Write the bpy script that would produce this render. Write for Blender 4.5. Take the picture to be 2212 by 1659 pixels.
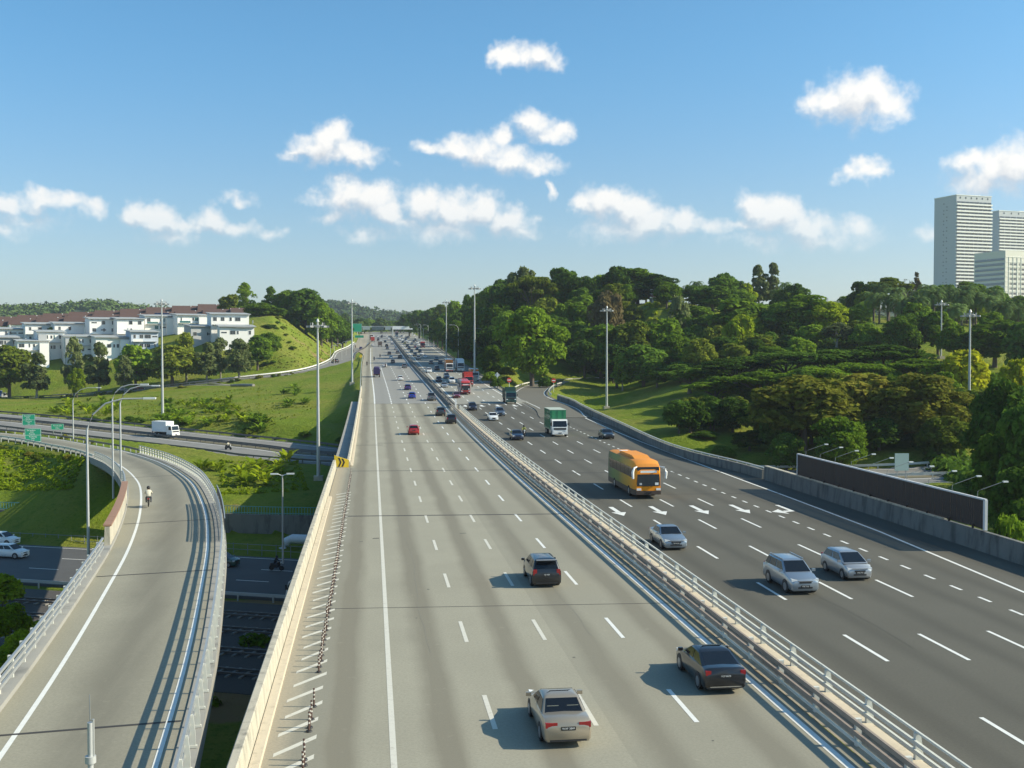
import bpy, bmesh, math, random
import numpy as np
from mathutils import Vector, Matrix, noise as mnoise
for o in list(bpy.data.objects): bpy.data.objects.remove(o)
S = bpy.context.scene; COL = S.collection
rnd = random.Random(7)
# ---------------------------------------------------------------- camera
CF = 2375.; CX, CY = 1106., 829.5; CH = 13.9          # focal length and centre of a 2212 px wide picture, eye height
PIT = math.atan((829.5-755)/CF); YAW = math.atan((1106-802)/CF*math.cos(PIT))
_sa, _ca, _sp, _cp = math.sin(YAW), math.cos(YAW), math.sin(PIT), math.cos(PIT)
FW = (_sa*_cp, _ca*_cp, -_sp); RT = (_ca, -_sa, 0.); UPV = (_sa*_sp, _ca*_sp, _cp)
cam = bpy.data.cameras.new('camera'); camo = bpy.data.objects.new('camera', cam); COL.objects.link(camo)
cam.sensor_width = 36; cam.lens = CF*36/2212; cam.clip_start = .5; cam.clip_end = 20000
camo.matrix_world = Matrix(((RT[0], UPV[0], -FW[0], 0), (RT[1], UPV[1], -FW[1], 0), (RT[2], UPV[2], -FW[2], CH), (0, 0, 0, 1)))
S.camera = camo
S.cycles.max_bounces = 6; S.cycles.diffuse_bounces = 2; S.cycles.glossy_bounces = 2; S.cycles.transmission_bounces = 2; S.cycles.volume_bounces = 0
S.render.resolution_x = 1024; S.render.resolution_y = 768
# ---------------------------------------------------------------- sun, exposure
SUN_EL = math.radians(32); SUN_DIR = Vector((.985, -.177, 0)).normalized()*math.cos(SUN_EL)+Vector((0, 0, math.sin(SUN_EL)))
sl = bpy.data.lights.new('sun', 'SUN'); sl.energy = 4.4; sl.angle = math.radians(.5); sl.color = (1, .90, .70)
so = bpy.data.objects.new('sun', sl); COL.objects.link(so); so.rotation_euler = SUN_DIR.to_track_quat('Z', 'Y').to_euler()
S.view_settings.view_transform = 'Standard'; S.view_settings.look = 'None'; S.view_settings.gamma = 1
S.view_settings.exposure = 0.6; S.view_settings.use_curve_mapping = False
# ---------------------------------------------------------------- projection helpers (survey of the place)
def ray(x, y):
    u = (x-CX)/CF; v = -(y-CY)/CF
    return [FW[i]+u*RT[i]+v*UPV[i] for i in range(3)]
def U(x, y, z=0.):                    # survey point on level z
    d = ray(x, y); t = (z-CH)/d[2]; return (d[0]*t, d[1]*t, z)
def DP(x, y, D):                      # survey point at a distance D
    d = ray(x, y); return (d[0]*D, d[1]*D, CH+d[2]*D)
def prof(Y):                          # long section of the highway
    if Y < 100: return 0.
    if Y < 300: return 8.5e-5*(Y-100)**2
    return 3.4+.034*(Y-300)
def UR(x, y):                         # survey point on the highway surface
    d = ray(x, y); t = 5.
    while t < 3000 and CH+d[2]*t-prof(d[1]*t) > 0: t += .5
    return (d[0]*t, d[1]*t, prof(d[1]*t))
def sst(a, b, x):
    t = min(1, max(0, (x-a)/(b-a))); return t*t*(3-2*t)
def xo(Y): return -1.0*sst(250, 450, Y)
# ---------------------------------------------------------------- sky
W = bpy.data.worlds.new('World'); S.world = W; W.use_nodes = True
nt = W.node_tree; N = nt.nodes; Lk = nt.links; N.clear()
def nd(t, **k):
    n = N.new(t)
    for a, b in k.items(): setattr(n, a, b)
    return n
def math_n(tree, op, a, b=None, c=None, clamp=False):
    n = tree.nodes.new('ShaderNodeMath'); n.operation = op; n.use_clamp = clamp
    for i, q in enumerate((a, b, c)):
        if q is None: continue
        if isinstance(q, (int, float)): n.inputs[i].default_value = q
        else: tree.links.new(q, n.inputs[i])
    return n.outputs[0]
# clouds: (x, y, rx, ry, weight) as seen over the horizon; the same weather repeats right round the sky
CL = [(1098,118,36,24,1),(1130,125,40,22,0.9),(1165,122,36,26,0.95),(1185,135,30,16,0.6),(1075,122,26,16,0.8),(1850,212,60,52,1.05),(1885,200,50,40,1),(1790,225,50,30,0.9),(1920,225,50,40,0.85),(1755,225,30,30,0.8),
 (715,300,45,34,1.05),(690,320,60,30,1),(760,335,60,24,1),(640,332,42,14,0.7),(800,348,40,10,0.6),(925,315,30,14,0.8),(980,315,45,24,0.9),(1040,325,55,34,0.95),(1085,295,34,22,0.9),(1110,345,60,28,0.9),
 (1170,360,45,20,0.85),(1150,260,45,26,0.9),(1190,285,45,24,0.85),(1870,365,34,24,1),(1840,378,30,14,0.8),(1890,372,26,20,0.9),(1192,408,12,20,0.7),(2090,350,45,26,0.9),(2150,365,60,42,1),(2200,350,60,50,1),
 (2130,395,70,30,0.7),(0,437,45,24,0.95),(100,432,45,24,0.9),(150,438,40,22,0.95),(195,445,40,18,0.8),(60,480,80,22,0.5),(0,500,60,18,0.6),(310,465,40,28,1),(350,480,45,28,1),(400,488,40,22,0.95),
 (460,480,40,30,1),(510,500,40,22,1),(590,508,32,16,0.8),(370,520,60,16,0.5),(520,425,30,14,0.6),(690,430,40,18,0.55),(750,425,50,36,1),(800,430,60,40,1.05),(840,455,40,34,0.95),(710,465,40,18,0.5),
 (780,505,60,16,0.6),(880,480,40,16,0.6),(920,440,45,34,1),(970,455,60,36,1),(1040,450,60,38,1.05),(1090,475,50,30,1),(960,500,90,30,0.65),(1120,500,60,14,0.5),(1160,475,22,14,0.6),(1270,440,36,24,0.95),
 (1310,430,50,32,1.05),(1360,450,60,36,1.05),(1400,480,70,30,0.95),(1470,478,40,24,0.95),(1520,490,45,22,0.8),(1350,500,110,28,0.6),(1640,450,40,32,1.05),(1680,460,50,38,1.05),(1740,490,60,28,1),(1600,490,45,16,0.7),
 (1850,490,45,24,0.8),(1780,520,120,26,0.55),(2010,505,30,18,0.6),(1640,520,90,16,0.5)]
def azel(x, y):
    d = Vector(ray(x, y)).normalized(); return math.atan2(d[0], d[1])-YAW, math.asin(d[2])
grp = bpy.data.node_groups.new('cloud_density', 'ShaderNodeTree')
grp.interface.new_socket('P', in_out='INPUT', socket_type='NodeSocketVector')
grp.interface.new_socket('D', in_out='OUTPUT', socket_type='NodeSocketFloat'); grp.interface.new_socket('A', in_out='OUTPUT', socket_type='NodeSocketFloat')
gi = grp.nodes.new('NodeGroupInput'); go = grp.nodes.new('NodeGroupOutput')
def vm(tree, op, a, b=None, c=None):
    n = tree.nodes.new('ShaderNodeVectorMath'); n.operation = op
    for i, q in enumerate((a, b, c)):
        if q is None: continue
        if isinstance(q, (tuple, list)): n.inputs[i].default_value = q
        else: tree.links.new(q, n.inputs[i])
    return n
def gnoise(tree, vec, sc, det, rough=.55, off=None, dim='3D'):
    n = tree.nodes.new('ShaderNodeTexNoise'); n.noise_dimensions = dim; n.inputs['Scale'].default_value = sc; n.inputs['Detail'].default_value = det; n.inputs['Roughness'].default_value = rough
    if off: vec = vm(tree, 'ADD', vec, off).outputs[0]
    tree.links.new(vec, n.inputs['Vector']); return n
wn = gnoise(grp, gi.outputs[0], 34, 3, .6, dim='2D')
wv = vm(grp, 'MULTIPLY_ADD', wn.outputs['Color'], (.030, .022, 0), (-.015, -.011, 0))
Pw = vm(grp, 'ADD', gi.outputs[0], wv.outputs[0]).outputs[0]
def cloud_field(tree, P, lst, op):
    acc = None
    for (x, y, rx, ry, w) in lst:
        a_, e_ = azel(x, y); ax, ay = rx/CF*1.36, ry/CF*1.42
        q = vm(tree, 'MULTIPLY_ADD', P, (1/ax, 1/ay, 0), (-a_/ax, -e_/ay, 0))
        v = math_n(tree, 'MULTIPLY_ADD', vm(tree, 'LENGTH', q.outputs[0]).outputs['Value'], -w, w)
        acc = v if acc is None else math_n(tree, op, acc, v, .25 if op == 'SMOOTH_MAX' else None)
    return acc
acc = cloud_field(grp, Pw, CL, 'SMOOTH_MAX')
grp.links.new(math_n(grp, 'MAXIMUM', cloud_field(grp, vm(grp, 'ADD', Pw, (.005, .013, 0)).outputs[0], [c for c in CL if c[4] >= .9 and c[2]*c[3] > 900], 'MAXIMUM'), -.4), go.inputs[1])
fn = gnoise(grp, gi.outputs[0], 55, 5, .62, dim='2D')
dd = math_n(grp, 'MULTIPLY_ADD', fn.outputs['Fac'], .8, math_n(grp, 'SUBTRACT', acc, .39))
grp.links.new(dd, go.inputs[0])
shd = math_n(grp, 'SUBTRACT', dd, go.inputs[1].links[0].from_socket); grp.links.new(shd, go.inputs[1])
tc = nd('ShaderNodeTexCoord'); sx = nd('ShaderNodeSeparateXYZ'); Lk.new(tc.outputs['Generated'], sx.inputs[0])
az = math_n(nt, 'SUBTRACT', math_n(nt, 'ARCTAN2', sx.outputs[0], sx.outputs[1]), YAW)
PER = 2*math.pi/7
azw = math_n(nt, 'WRAP', az, PER/2, -PER/2)
el = math_n(nt, 'ARCSINE', sx.outputs[2])
cb = nd('ShaderNodeCombineXYZ'); Lk.new(azw, cb.inputs[0]); Lk.new(el, cb.inputs[1])
def dens(off):
    g = nd('ShaderNodeGroup'); g.node_tree = grp
    Lk.new(cb.outputs[0], g.inputs[0]); return g.outputs[0], g.outputs[1]
d0, dsh = dens(None)
mr = nd('ShaderNodeMapRange', interpolation_type='SMOOTHSTEP'); Lk.new(d0, mr.inputs[0]); mr.inputs[1].default_value = .02; mr.inputs[2].default_value = .78; mr.inputs[4].default_value = .93
shade = math_n(nt, 'MULTIPLY_ADD', dsh, 1.5, .55, clamp=True)
cr = nd('ShaderNodeMix', data_type='RGBA'); Lk.new(shade, cr.inputs[0]); cr.inputs[6].default_value = (.44, .465, .50, 1); cr.inputs[7].default_value = (.73, .71, .675, 1)
# low clouds sink into the haze near the horizon
lowf = nd('ShaderNodeMapRange', interpolation_type='SMOOTHSTEP'); Lk.new(el, lowf.inputs[0]); lowf.inputs[1].default_value = .05; lowf.inputs[2].default_value = .15; lowf.inputs[3].default_value = .35; lowf.inputs[4].default_value = 1
cm = math_n(nt, 'MULTIPLY', mr.outputs[0], lowf.outputs[0])
sky = nd('ShaderNodeTexSky', sky_type='NISHITA'); sky.sun_disc = False; sky.sun_elevation = SUN_EL; sky.sun_rotation = math.atan2(SUN_DIR.x, SUN_DIR.y)
sky.air_density = 0.8; sky.dust_density = 1; sky.ozone_density = 4; sky.altitude = 60
SKY_K = .092
skm = nd('ShaderNodeMix', data_type='RGBA', blend_type='MULTIPLY'); skm.inputs[0].default_value = 1; Lk.new(sky.outputs[0], skm.inputs[6])
tg = nd('ShaderNodeMapRange', interpolation_type='SMOOTHSTEP'); Lk.new(el, tg.inputs[0]); tg.inputs[1].default_value = .03; tg.inputs[2].default_value = .30
tm = nd('ShaderNodeMix', data_type='RGBA'); Lk.new(tg.outputs[0], tm.inputs[0]); tm.inputs[6].default_value = (SKY_K*1.30, SKY_K*1.20, SKY_K*1.03, 1); tm.inputs[7].default_value = (SKY_K*.93, SKY_K*1.42, SKY_K*1.38, 1)
Lk.new(tm.outputs[2], skm.inputs[7])
cx_ = nd('ShaderNodeMix', data_type='RGBA'); Lk.new(cm, cx_.inputs[0]); Lk.new(skm.outputs[2], cx_.inputs[6]); Lk.new(cr.outputs[2], cx_.inputs[7])
bg = nd('ShaderNodeBackground'); bg.inputs[1].default_value = 1.0; Lk.new(cx_.outputs[2], bg.inputs[0])
ow = nd('ShaderNodeOutputWorld'); Lk.new(bg.outputs[0], ow.inputs[0])
W.cycles.sampling_method = 'MANUAL'; W.cycles.sample_map_resolution = 512
# ---------------------------------------------------------------- mesh helpers
class MB:
    def __init__(s): s.v = []; s.f = []; s.m = []
    def add(s, vs, fs, m=0):
        b = len(s.v); s.v += [tuple(q) for q in vs]; s.f += [tuple(b+i for i in q) for q in fs]; s.m += [m]*len(fs); return s
    def box(s, c, d, rz=0, m=0, rx=0):
        x, y, z = d[0]/2, d[1]/2, d[2]/2; vs = []
        cr_, sr_ = math.cos(rz), math.sin(rz); cx_, sx_ = math.cos(rx), math.sin(rx)
        for i in (-1, 1):
            for j in (-1, 1):
                for k in (-1, 1):
                    a, b, e = i*x, j*y, k*z
                    b, e = b*cx_-e*sx_, b*sx_+e*cx_
                    vs.append((c[0]+a*cr_-b*sr_, c[1]+a*sr_+b*cr_, c[2]+e))
        return s.add(vs, [(0,1,3,2),(4,6,7,5),(0,4,5,1),(2,3,7,6),(0,2,6,4),(1,5,7,3)], m)
    def bar(s, p, q, w, h, m=0):          # square bar between two points
        p = Vector(p); q = Vector(q); d = (q-p).normalized(); up = Vector((0,0,1)) if abs(d.z) < .95 else Vector((0,1,0))
        a = d.cross(up).normalized()*w/2; b = a.cross(d).normalized()*h/2
        vs = [p+a+b, p-a+b, p-a-b, p+a-b, q+a+b, q-a+b, q-a-b, q+a-b]
        return s.add(vs, [(3,2,1,0),(4,5,6,7),(0,1,5,4),(1,2,6,5),(2,3,7,6),(3,0,4,7)], m)
    def tube(s, pts, r, n=8, m=0, cap=True):
        pts = [Vector(p) for p in pts]; rs = r if isinstance(r, (list, tuple)) else [r]*len(pts); b0 = len(s.v)
        for i, p in enumerate(pts):
            d = (pts[min(i+1, len(pts)-1)]-pts[max(i-1, 0)]).normalized()
            up = Vector((0,0,1)) if abs(d.z) < .9 else Vector((1,0,0))
            a = d.cross(up).normalized(); b = a.cross(d)
            for k in range(n):
                t = 2*math.pi*k/n; s.v.append(tuple(p+a*math.cos(t)*rs[i]+b*math.sin(t)*rs[i]))
        for i in range(len(pts)-1):
            for k in range(n):
                s.f.append((b0+i*n+k, b0+i*n+(k+1)%n, b0+(i+1)*n+(k+1)%n, b0+(i+1)*n+k)); s.m.append(m)
        if cap:
            s.f.append(tuple(b0+k for k in range(n))[::-1]); s.f.append(tuple(b0+(len(pts)-1)*n+k for k in range(n))); s.m += [m, m]
        return s
    def sweep(s, path, sec, m=0, closed=True, cap=True):   # section (side, up) along a path, side to the right of travel
        path = [Vector(p) for p in path]; n = len(sec); b0 = len(s.v)
        for i, p in enumerate(path):
            d = path[min(i+1, len(path)-1)]-path[max(i-1, 0)]; d.z = 0; d.normalize(); r = Vector((d.y, -d.x, 0))
            for (a, b) in sec: s.v.append(tuple(p+r*a+Vector((0,0,b))))
        e = n if closed else n-1
        for i in range(len(path)-1):
            for k in range(e):
                s.f.append((b0+i*n+k, b0+i*n+(k+1)%n, b0+(i+1)*n+(k+1)%n, b0+(i+1)*n+k)); s.m.append(m)
        if cap and closed:
            s.f.append(tuple(b0+k for k in range(n))[::-1]); s.f.append(tuple(b0+(len(path)-1)*n+k for k in range(n))); s.m += [m, m]
        return s
    def loft(s, rings, m=0, cap=True):
        n = len(rings[0]); b0 = len(s.v)
        for r in rings: s.v += [tuple(q) for q in r]
        for i in range(len(rings)-1):
            for k in range(n):
                s.f.append((b0+i*n+k, b0+i*n+(k+1)%n, b0+(i+1)*n+(k+1)%n, b0+(i+1)*n+k)); s.m.append(m)
        if cap:
            s.f.append(tuple(b0+k for k in range(n))[::-1]); s.f.append(tuple(b0+(len(rings)-1)*n+k for k in range(n))); s.m += [m, m]
        return s
    def prism(s, poly, axis, a, b, m=0):  # polygon (u, v) pushed along an axis from a to b
        def P(u, v, t): return {'x': (t, u, v), 'y': (u, t, v), 'z': (u, v, t)}[axis]
        n = len(poly); vs = [P(u, v, a) for u, v in poly]+[P(u, v, b) for u, v in poly]
        fs = [tuple(range(n)), tuple(range(2*n-1, n-1, -1))]+[(i, n+i, n+(i+1) % n, (i+1) % n) for i in range(n)]
        return s.add(vs, fs, m)
    def disc(s, c, r, axis='x', t=.1, n=20, m=0):
        poly = [(r*math.cos(2*math.pi*k/n), r*math.sin(2*math.pi*k/n)) for k in range(n)]
        o = len(s.v); s.prism(poly, axis, -t/2, t/2, m)
        for i in range(o, len(s.v)): v = s.v[i]; s.v[i] = (v[0]+c[0], v[1]+c[1], v[2]+c[2])
        return s
    def mesh(s, name, mats=None, smooth=None, org=(0, 0, 0), fix=True):
        me = bpy.data.meshes.new(name)
        vs = s.v if org == (0, 0, 0) else [(a-org[0], b-org[1], c-org[2]) for a, b, c in s.v]
        me.from_pydata(vs, [], s.f)
        if fix:
            bm = bmesh.new(); bm.from_mesh(me); bmesh.ops.recalc_face_normals(bm, faces=bm.faces); bm.to_mesh(me); bm.free()
        for q in (mats if isinstance(mats, (list, tuple)) else [mats] if mats else []): me.materials.append(q)
        if s.m and max(s.m) > 0: me.polygons.foreach_set('material_index', s.m)
        if smooth is not None:
            me.polygons.foreach_set('use_smooth', [True]*len(me.polygons))
            if smooth < 179: me.set_sharp_from_angle(angle=math.radians(smooth))
        me.update(); return me
    def build(s, name, mat, parent=None, smooth=None, org=None, loc=None, rz=0):
        if org is None: org = tuple(parent['_org']) if parent is not None and '_org' in parent else (0, 0, 0)
        return obj(name, s.mesh(name, mat, smooth, org), parent, loc, rz)
def obj(name, me, parent=None, loc=None, rz=0):
    o = bpy.data.objects.new(name, me); COL.objects.link(o)
    if parent is not None: o.parent = parent
    if loc is not None: o.location = loc
    if rz: o.rotation_euler.z = rz
    return o
def tag(o, label=None, cat=None, group=None, kind=None):
    for k, v in (('label', label), ('category', cat), ('group', group), ('kind', kind)):
        if v: o[k] = v
    return o
def thing(name, label, cat, loc=(0, 0, 0), rz=0, group=None, world=False):   # an Empty at the base of a thing; world: its parts are given in world coordinates
    o = obj(name, None, None, loc, rz); o.empty_display_size = .2
    if world: o['_org'] = loc
    return tag(o, label, cat, group)
def struct(o): o['kind'] = 'structure'; return o
def copy_tree(o, parent=None):
    c = o.copy(); COL.objects.link(c); c.parent = parent
    for ch in list(o.children): copy_tree(ch, c)
    return c
# ---------------------------------------------------------------- materials
MATS = {}
def mat(name, col, rough=.7, metal=0., var=0., vs=3., bump=0., bs=20., coat=0., spec=.5, world=False, dirt=None, obv=0.):
    if name in MATS: return MATS[name]
    m = bpy.data.materials.new(name); MATS[name] = m; m.use_nodes = True; t = m.node_tree; b = t.nodes['Principled BSDF']
    b.inputs['Base Color'].default_value = (*col, 1); b.inputs['Roughness'].default_value = rough; b.inputs['Metallic'].default_value = metal
    b.inputs['Specular IOR Level'].default_value = spec
    if coat: b.inputs['Coat Weight'].default_value = coat; b.inputs['Coat Roughness'].default_value = .06
    if var or bump or dirt or obv:
        if world: vec = t.nodes.new('ShaderNodeNewGeometry').outputs['Position']
        else: vec = t.nodes.new('ShaderNodeTexCoord').outputs['Object']
        c = None
        rgb = t.nodes.new('ShaderNodeRGB'); rgb.outputs[0].default_value = (*col, 1); c = rgb.outputs[0]
        if var:
            n = gnoise(t, vec, vs, 6, .6); f = math_n(t, 'MULTIPLY_ADD', n.outputs['Fac'], 2*var, 1-var)
            x = t.nodes.new('ShaderNodeVectorMath'); x.operation = 'SCALE'; t.links.new(c, x.inputs[0]); t.links.new(f, x.inputs['Scale']); c = x.outputs[0]
        if obv:
            oi = t.nodes.new('ShaderNodeObjectInfo'); f = math_n(t, 'MULTIPLY_ADD', oi.outputs['Random'], 2*obv, 1-obv)
            x = t.nodes.new('ShaderNodeVectorMath'); x.operation = 'SCALE'; t.links.new(c, x.inputs[0]); t.links.new(f, x.inputs['Scale']); c = x.outputs[0]
        if dirt:                                   # (colour, scale, threshold) blotches of wear, streaked downwards
            sc = vm(t, 'MULTIPLY', vec, (1, 1, .25)).outputs[0]
            n = gnoise(t, sc, dirt[1], 8, .65); mrn = t.nodes.new('ShaderNodeMapRange'); t.links.new(n.outputs['Fac'], mrn.inputs[0])
            mrn.inputs[1].default_value = dirt[2]; mrn.inputs[2].default_value = dirt[2]+.2
            x = t.nodes.new('ShaderNodeMix'); x.data_type = 'RGBA'; t.links.new(mrn.outputs[0], x.inputs[0]); t.links.new(c, x.inputs[6]); x.inputs[7].default_value = (*dirt[0], 1); c = x.outputs[2]
        t.links.new(c, b.inputs['Base Color'])
        if bump:
            n = gnoise(t, vec, bs, 5, .6); bp = t.nodes.new('ShaderNodeBump'); bp.inputs['Strength'].default_value = bump; bp.inputs['Distance'].default_value = .05
            t.links.new(n.outputs['Fac'], bp.inputs['Height']); t.links.new(bp.outputs[0], b.inputs['Normal'])
    return m
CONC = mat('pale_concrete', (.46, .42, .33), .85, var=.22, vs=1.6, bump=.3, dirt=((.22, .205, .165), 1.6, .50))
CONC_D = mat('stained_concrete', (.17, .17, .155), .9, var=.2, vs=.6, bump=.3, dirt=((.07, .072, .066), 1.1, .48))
STEEL = mat('galvanised_steel', (.46, .47, .46), .45, metal=.55, var=.1)
STEEL_W = mat('painted_steel', (.62, .62, .55), .55, var=.12, vs=2, dirt=((.36, .33, .26), 3., .62))
RAIL_B = mat('brown_rail', (.30, .24, .19), .6, var=.2, vs=2, dirt=((.14, .10, .08), 2., .55))
RAIL_D = mat('dark_weathered_rail', (.12, .115, .105), .7, var=.25, vs=2)
BLACK = mat('black_plastic', (.02, .02, .02), .5)
WHITE = mat('white_paint', (.80, .80, .77), .5, var=.06)
POLE = mat('grey_pole', (.50, .51, .50), .5, metal=.3, var=.08, vs=1.5)
PAINT = mat('road_paint', (.72, .72, .68), .6, var=.16, vs=2.5, world=True, dirt=((.42, .40, .36), 2.2, .60))
PAINT_OLD = mat('worn_road_paint', (.60, .58, .50), .7, var=.2, vs=2.5, world=True, dirt=((.38, .35, .29), 2.5, .54))
GREEN_S = mat('sign_green', (.01, .30, .17), .5); RED_S = mat('sign_red', (.62, .05, .03), .5); YEL_S = mat('sign_yellow', (.85, .58, .03), .5)
SIGN_W = mat('sign_white', (.82, .84, .82), .5); SIGN_B = mat('sign_back', (.55, .57, .57), .5, metal=.4)
_txt = {}
def text_part(s, size, m, parent, loc, rot):
    k = (s, size)
    if k not in _txt:
        cu = bpy.data.curves.new('lettering', 'FONT'); cu.body = s; cu.size = size; cu.align_x = 'CENTER'; cu.align_y = 'CENTER'; cu.resolution_u = 2
        t = bpy.data.objects.new('lettering', cu); COL.objects.link(t); bpy.context.view_layer.update()
        me = bpy.data.meshes.new_from_object(t); bpy.data.objects.remove(t); me.materials.append(m); _txt[k] = me
    o = obj('lettering', _txt[k], parent, loc); o.rotation_euler = rot; return o
# ================================================================ terrain
def spline(pts, n=8):
    pts = [np.array(p, float) for p in pts]; P = [2*pts[0]-pts[1]]+pts+[2*pts[-1]-pts[-2]]; out = []
    for i in range(1, len(P)-2):
        for k in range(n):
            t = k/n; out.append(tuple(.5*(2*P[i]+(P[i+1]-P[i-1])*t+(2*P[i-1]-5*P[i]+4*P[i+1]-P[i+2])*t*t+(3*P[i]-P[i-1]-3*P[i+1]+P[i+2])*t**3)))
    out.append(tuple(pts[-1])); return out
def offs(path, d, dz=0.):             # shift a path to its right by d
    out = []
    for i, p in enumerate(path):
        q = Vector(path[min(i+1, len(path)-1)])-Vector(path[max(i-1, 0)]); q.z = 0; q.normalize()
        out.append((p[0]+q.y*d, p[1]-q.x*d, p[2]+dz))
    return out
RAMP = spline([(-7.6, 5, .0), (-9.0, 22, .0), (-10.1, 37, 0), (-11.2, 50, 0), (-12.8, 65, 0), (-14.6, 80, 0), (-17.3, 97, -.05), (-21.5, 118, -.45), (-25.6, 134.3, -1.), (-29.8, 148.7, -1.5), (-34.2, 162, -2.), (-43, 184, -2.7), (-52, 200.5, -3.1), (-63, 219, -3.4), (-75, 234.5, -3.6), (-92, 252, -3.8), (-120, 276, -3.8)], 6)
EXPW = spline([(-260, 410, -1), (-140, 320, -2.4), (-90, 282, -3.4), (-57, 256.4, -4.8), (-24, 230.7, -6.3), (-10, 218.2, -6.8), (30, 190, -7), (58, 167, -6.4), (88, 156, -5.2), (125, 162, -4), (170, 185, -3), (230, 225, -2)], 6)
FARR = spline([(-300, 400, -9), DP(-120, 868, 440), DP(0, 862, 440), DP(200, 852, 425), DP(400, 831, 420), DP(550, 815, 425), DP(640, 806, 435), DP(700, 795, 455), DP(738, 778, 500), (-12.5, 560, 12.3), (-8.5, 640, 14.9), (-6, 740, 18.3)], 6)
LOOP = spline([(36.2, 175, .5), (36.6, 205, 1.0), (38.8, 228, 1.5), U(1147, 857, 2.2), U(1149, 843, 2.7), U(1176, 831, 3.1), U(1236, 824, 3.5), U(1330, 819.5, 4.2), U(1430, 818, 4.6), U(1560, 822, 4.6)], 6)
VDIR = np.array((1, -.40)); VDIR /= np.linalg.norm(VDIR); VNOR = np.array((.40, 1.)); VNOR /= np.linalg.norm(VNOR)
def vline(c, off, t): return (c[0]+VNOR[0]*off+VDIR[0]*t, c[1]+VNOR[1]*off+VDIR[1]*t)
VC = (-14, 128.)                       # valley road centre
CP = [(-70,100,-12),(-30,60,-12.5),(-10,80,-12),(-10,110,-12),(-40,120,-12),(-62,140,-12),(-20,145,-12),(-80,60,-12),(10,100,-12),(20,140,-12),(-10,150,-12),(40,60,-12),(20,40,-12.5),(-20,30,-13),(-100,110,-11.5),(-45,152,-12),(0,145,-12),
 (-22,163,-9.2),(-44,167,-9.2),(-60,172,-9),(-15,161,-9.2),(0,166,-8.6),(20,166,-8.5),(-80,185,-7.8),(-33,190,-6.8),(-60,200,-5.2),(-100,215,-5.5),(-48,186,-6.2),(-22,195,-7.4),
 DP(250,880,330),DP(100,885,335),DP(0,880,345),DP(600,870,300),DP(450,900,275),DP(650,900,262),DP(400,870,320),DP(550,840,360),DP(690,850,330),DP(300,850,395),
 DP(80,842,455),DP(200,838,445),DP(350,828,436),DP(450,815,436),DP(530,800,444),
 DP(100,775,480),DP(230,765,480),DP(300,752,480),DP(480,735,468),DP(150,745,520),DP(350,722,520),DP(0,750,520),DP(250,725,560),DP(450,706,540),DP(0,722,600),DP(250,704,620),DP(500,692,600),DP(-150,760,480),DP(-150,720,620),
 DP(600,682,520),DP(640,692,500),DP(660,689,530),DP(692,698,545),DP(560,795,450),DP(600,760,460),DP(650,770,468),DP(728,716,580),DP(700,745,500),DP(757,736,620),DP(560,692,540),DP(655,668,590),DP(690,690,600),DP(740,715,700),
 DP(1315,885,291),DP(1400,832,330),DP(1250,850,310),DP(1420,900,240),DP(1480,940,205),DP(1560,985,180),DP(1300,812,385),DP(1400,800,385),DP(1380,868,280),
 (60,80,-8),(60,50,-9),(80,100,-6.5),(70,20,-9),(100,60,-8),(60,125,-6),(110,120,-5),(50,140,-6),(62,190,-4.5),
 DP(1150,817,326),DP(1090,792,350),DP(1050,772,400),DP(1400,672,400),DP(1500,692,390),DP(1440,652,430),DP(1250,745,400),DP(1100,705,450),DP(1200,685,470),DP(1350,662,460),DP(1600,680,420),DP(1700,690,400),DP(1650,665,460),DP(1800,710,370),DP(1900,716,350),DP(2000,716,350),DP(2100,722,350),DP(2212,742,330),DP(1950,690,400),DP(2100,692,400),DP(2300,720,380),
 DP(1500,820,290),DP(1600,840,260),DP(1700,880,235),DP(1800,920,215),DP(1950,950,200),DP(2100,935,210),DP(2220,1010,160),DP(1750,800,300),DP(1900,792,290),DP(2050,802,280),DP(1200,775,380),DP(1000,722,500),DP(965,712,600),DP(935,716,700),DP(905,712,900),DP(1480,770,330),
 (-400,900,25),(0,1300,34),(60,1100,32),(-60,1000,32),(400,900,35),(-800,1500,15),(800,1500,20),(-300,500,2),(-300,300,-4),(-200,330,-3),(300,200,-2),(300,400,16),(0,-100,-12),(-200,0,-12),(-150,150,-8),(200,0,-8),(3000,4000,10),(-3000,4000,10),(0,8000,10),(5000,0,0),(-5000,0,0),(0,-4000,-5),(9000,12000,0),(-9000,12000,0)]
CP = np.array(CP, float)
def _phi(r): return np.sqrt(r*r+25.)
_A = _phi(np.hypot(CP[:, None, 0]-CP[None, :, 0], CP[:, None, 1]-CP[None, :, 1]))
_n = len(CP); _B = np.zeros((_n+1, _n+1)); _B[:_n, :_n] = _A+np.eye(_n)*-.6; _B[:_n, _n] = 1; _B[_n, :_n] = 1
_w = np.linalg.solve(_B, np.append(CP[:, 2], 0))
def pdist(X, Y, path):                # distance to a polyline and the level at the nearest point
    P = np.array(path, float); bd = np.full(X.shape, 1e9); bz = np.zeros(X.shape)
    for i in range(len(P)-1):
        a, b = P[i], P[i+1]; d = b-a; l2 = d[0]**2+d[1]**2+1e-9
        t = np.clip(((X-a[0])*d[0]+(Y-a[1])*d[1])/l2, 0, 1); ds = np.hypot(X-a[0]-t*d[0], Y-a[1]-t*d[1])
        m = ds < bd; bd = np.where(m, ds, bd); bz = np.where(m, a[2]+t*d[2], bz)
    return bd, bz
def profn(Y): return np.where(Y < 100, 0, np.where(Y < 300, 8.5e-5*(Y-100)**2, 3.4+.034*(Y-300)))
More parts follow.
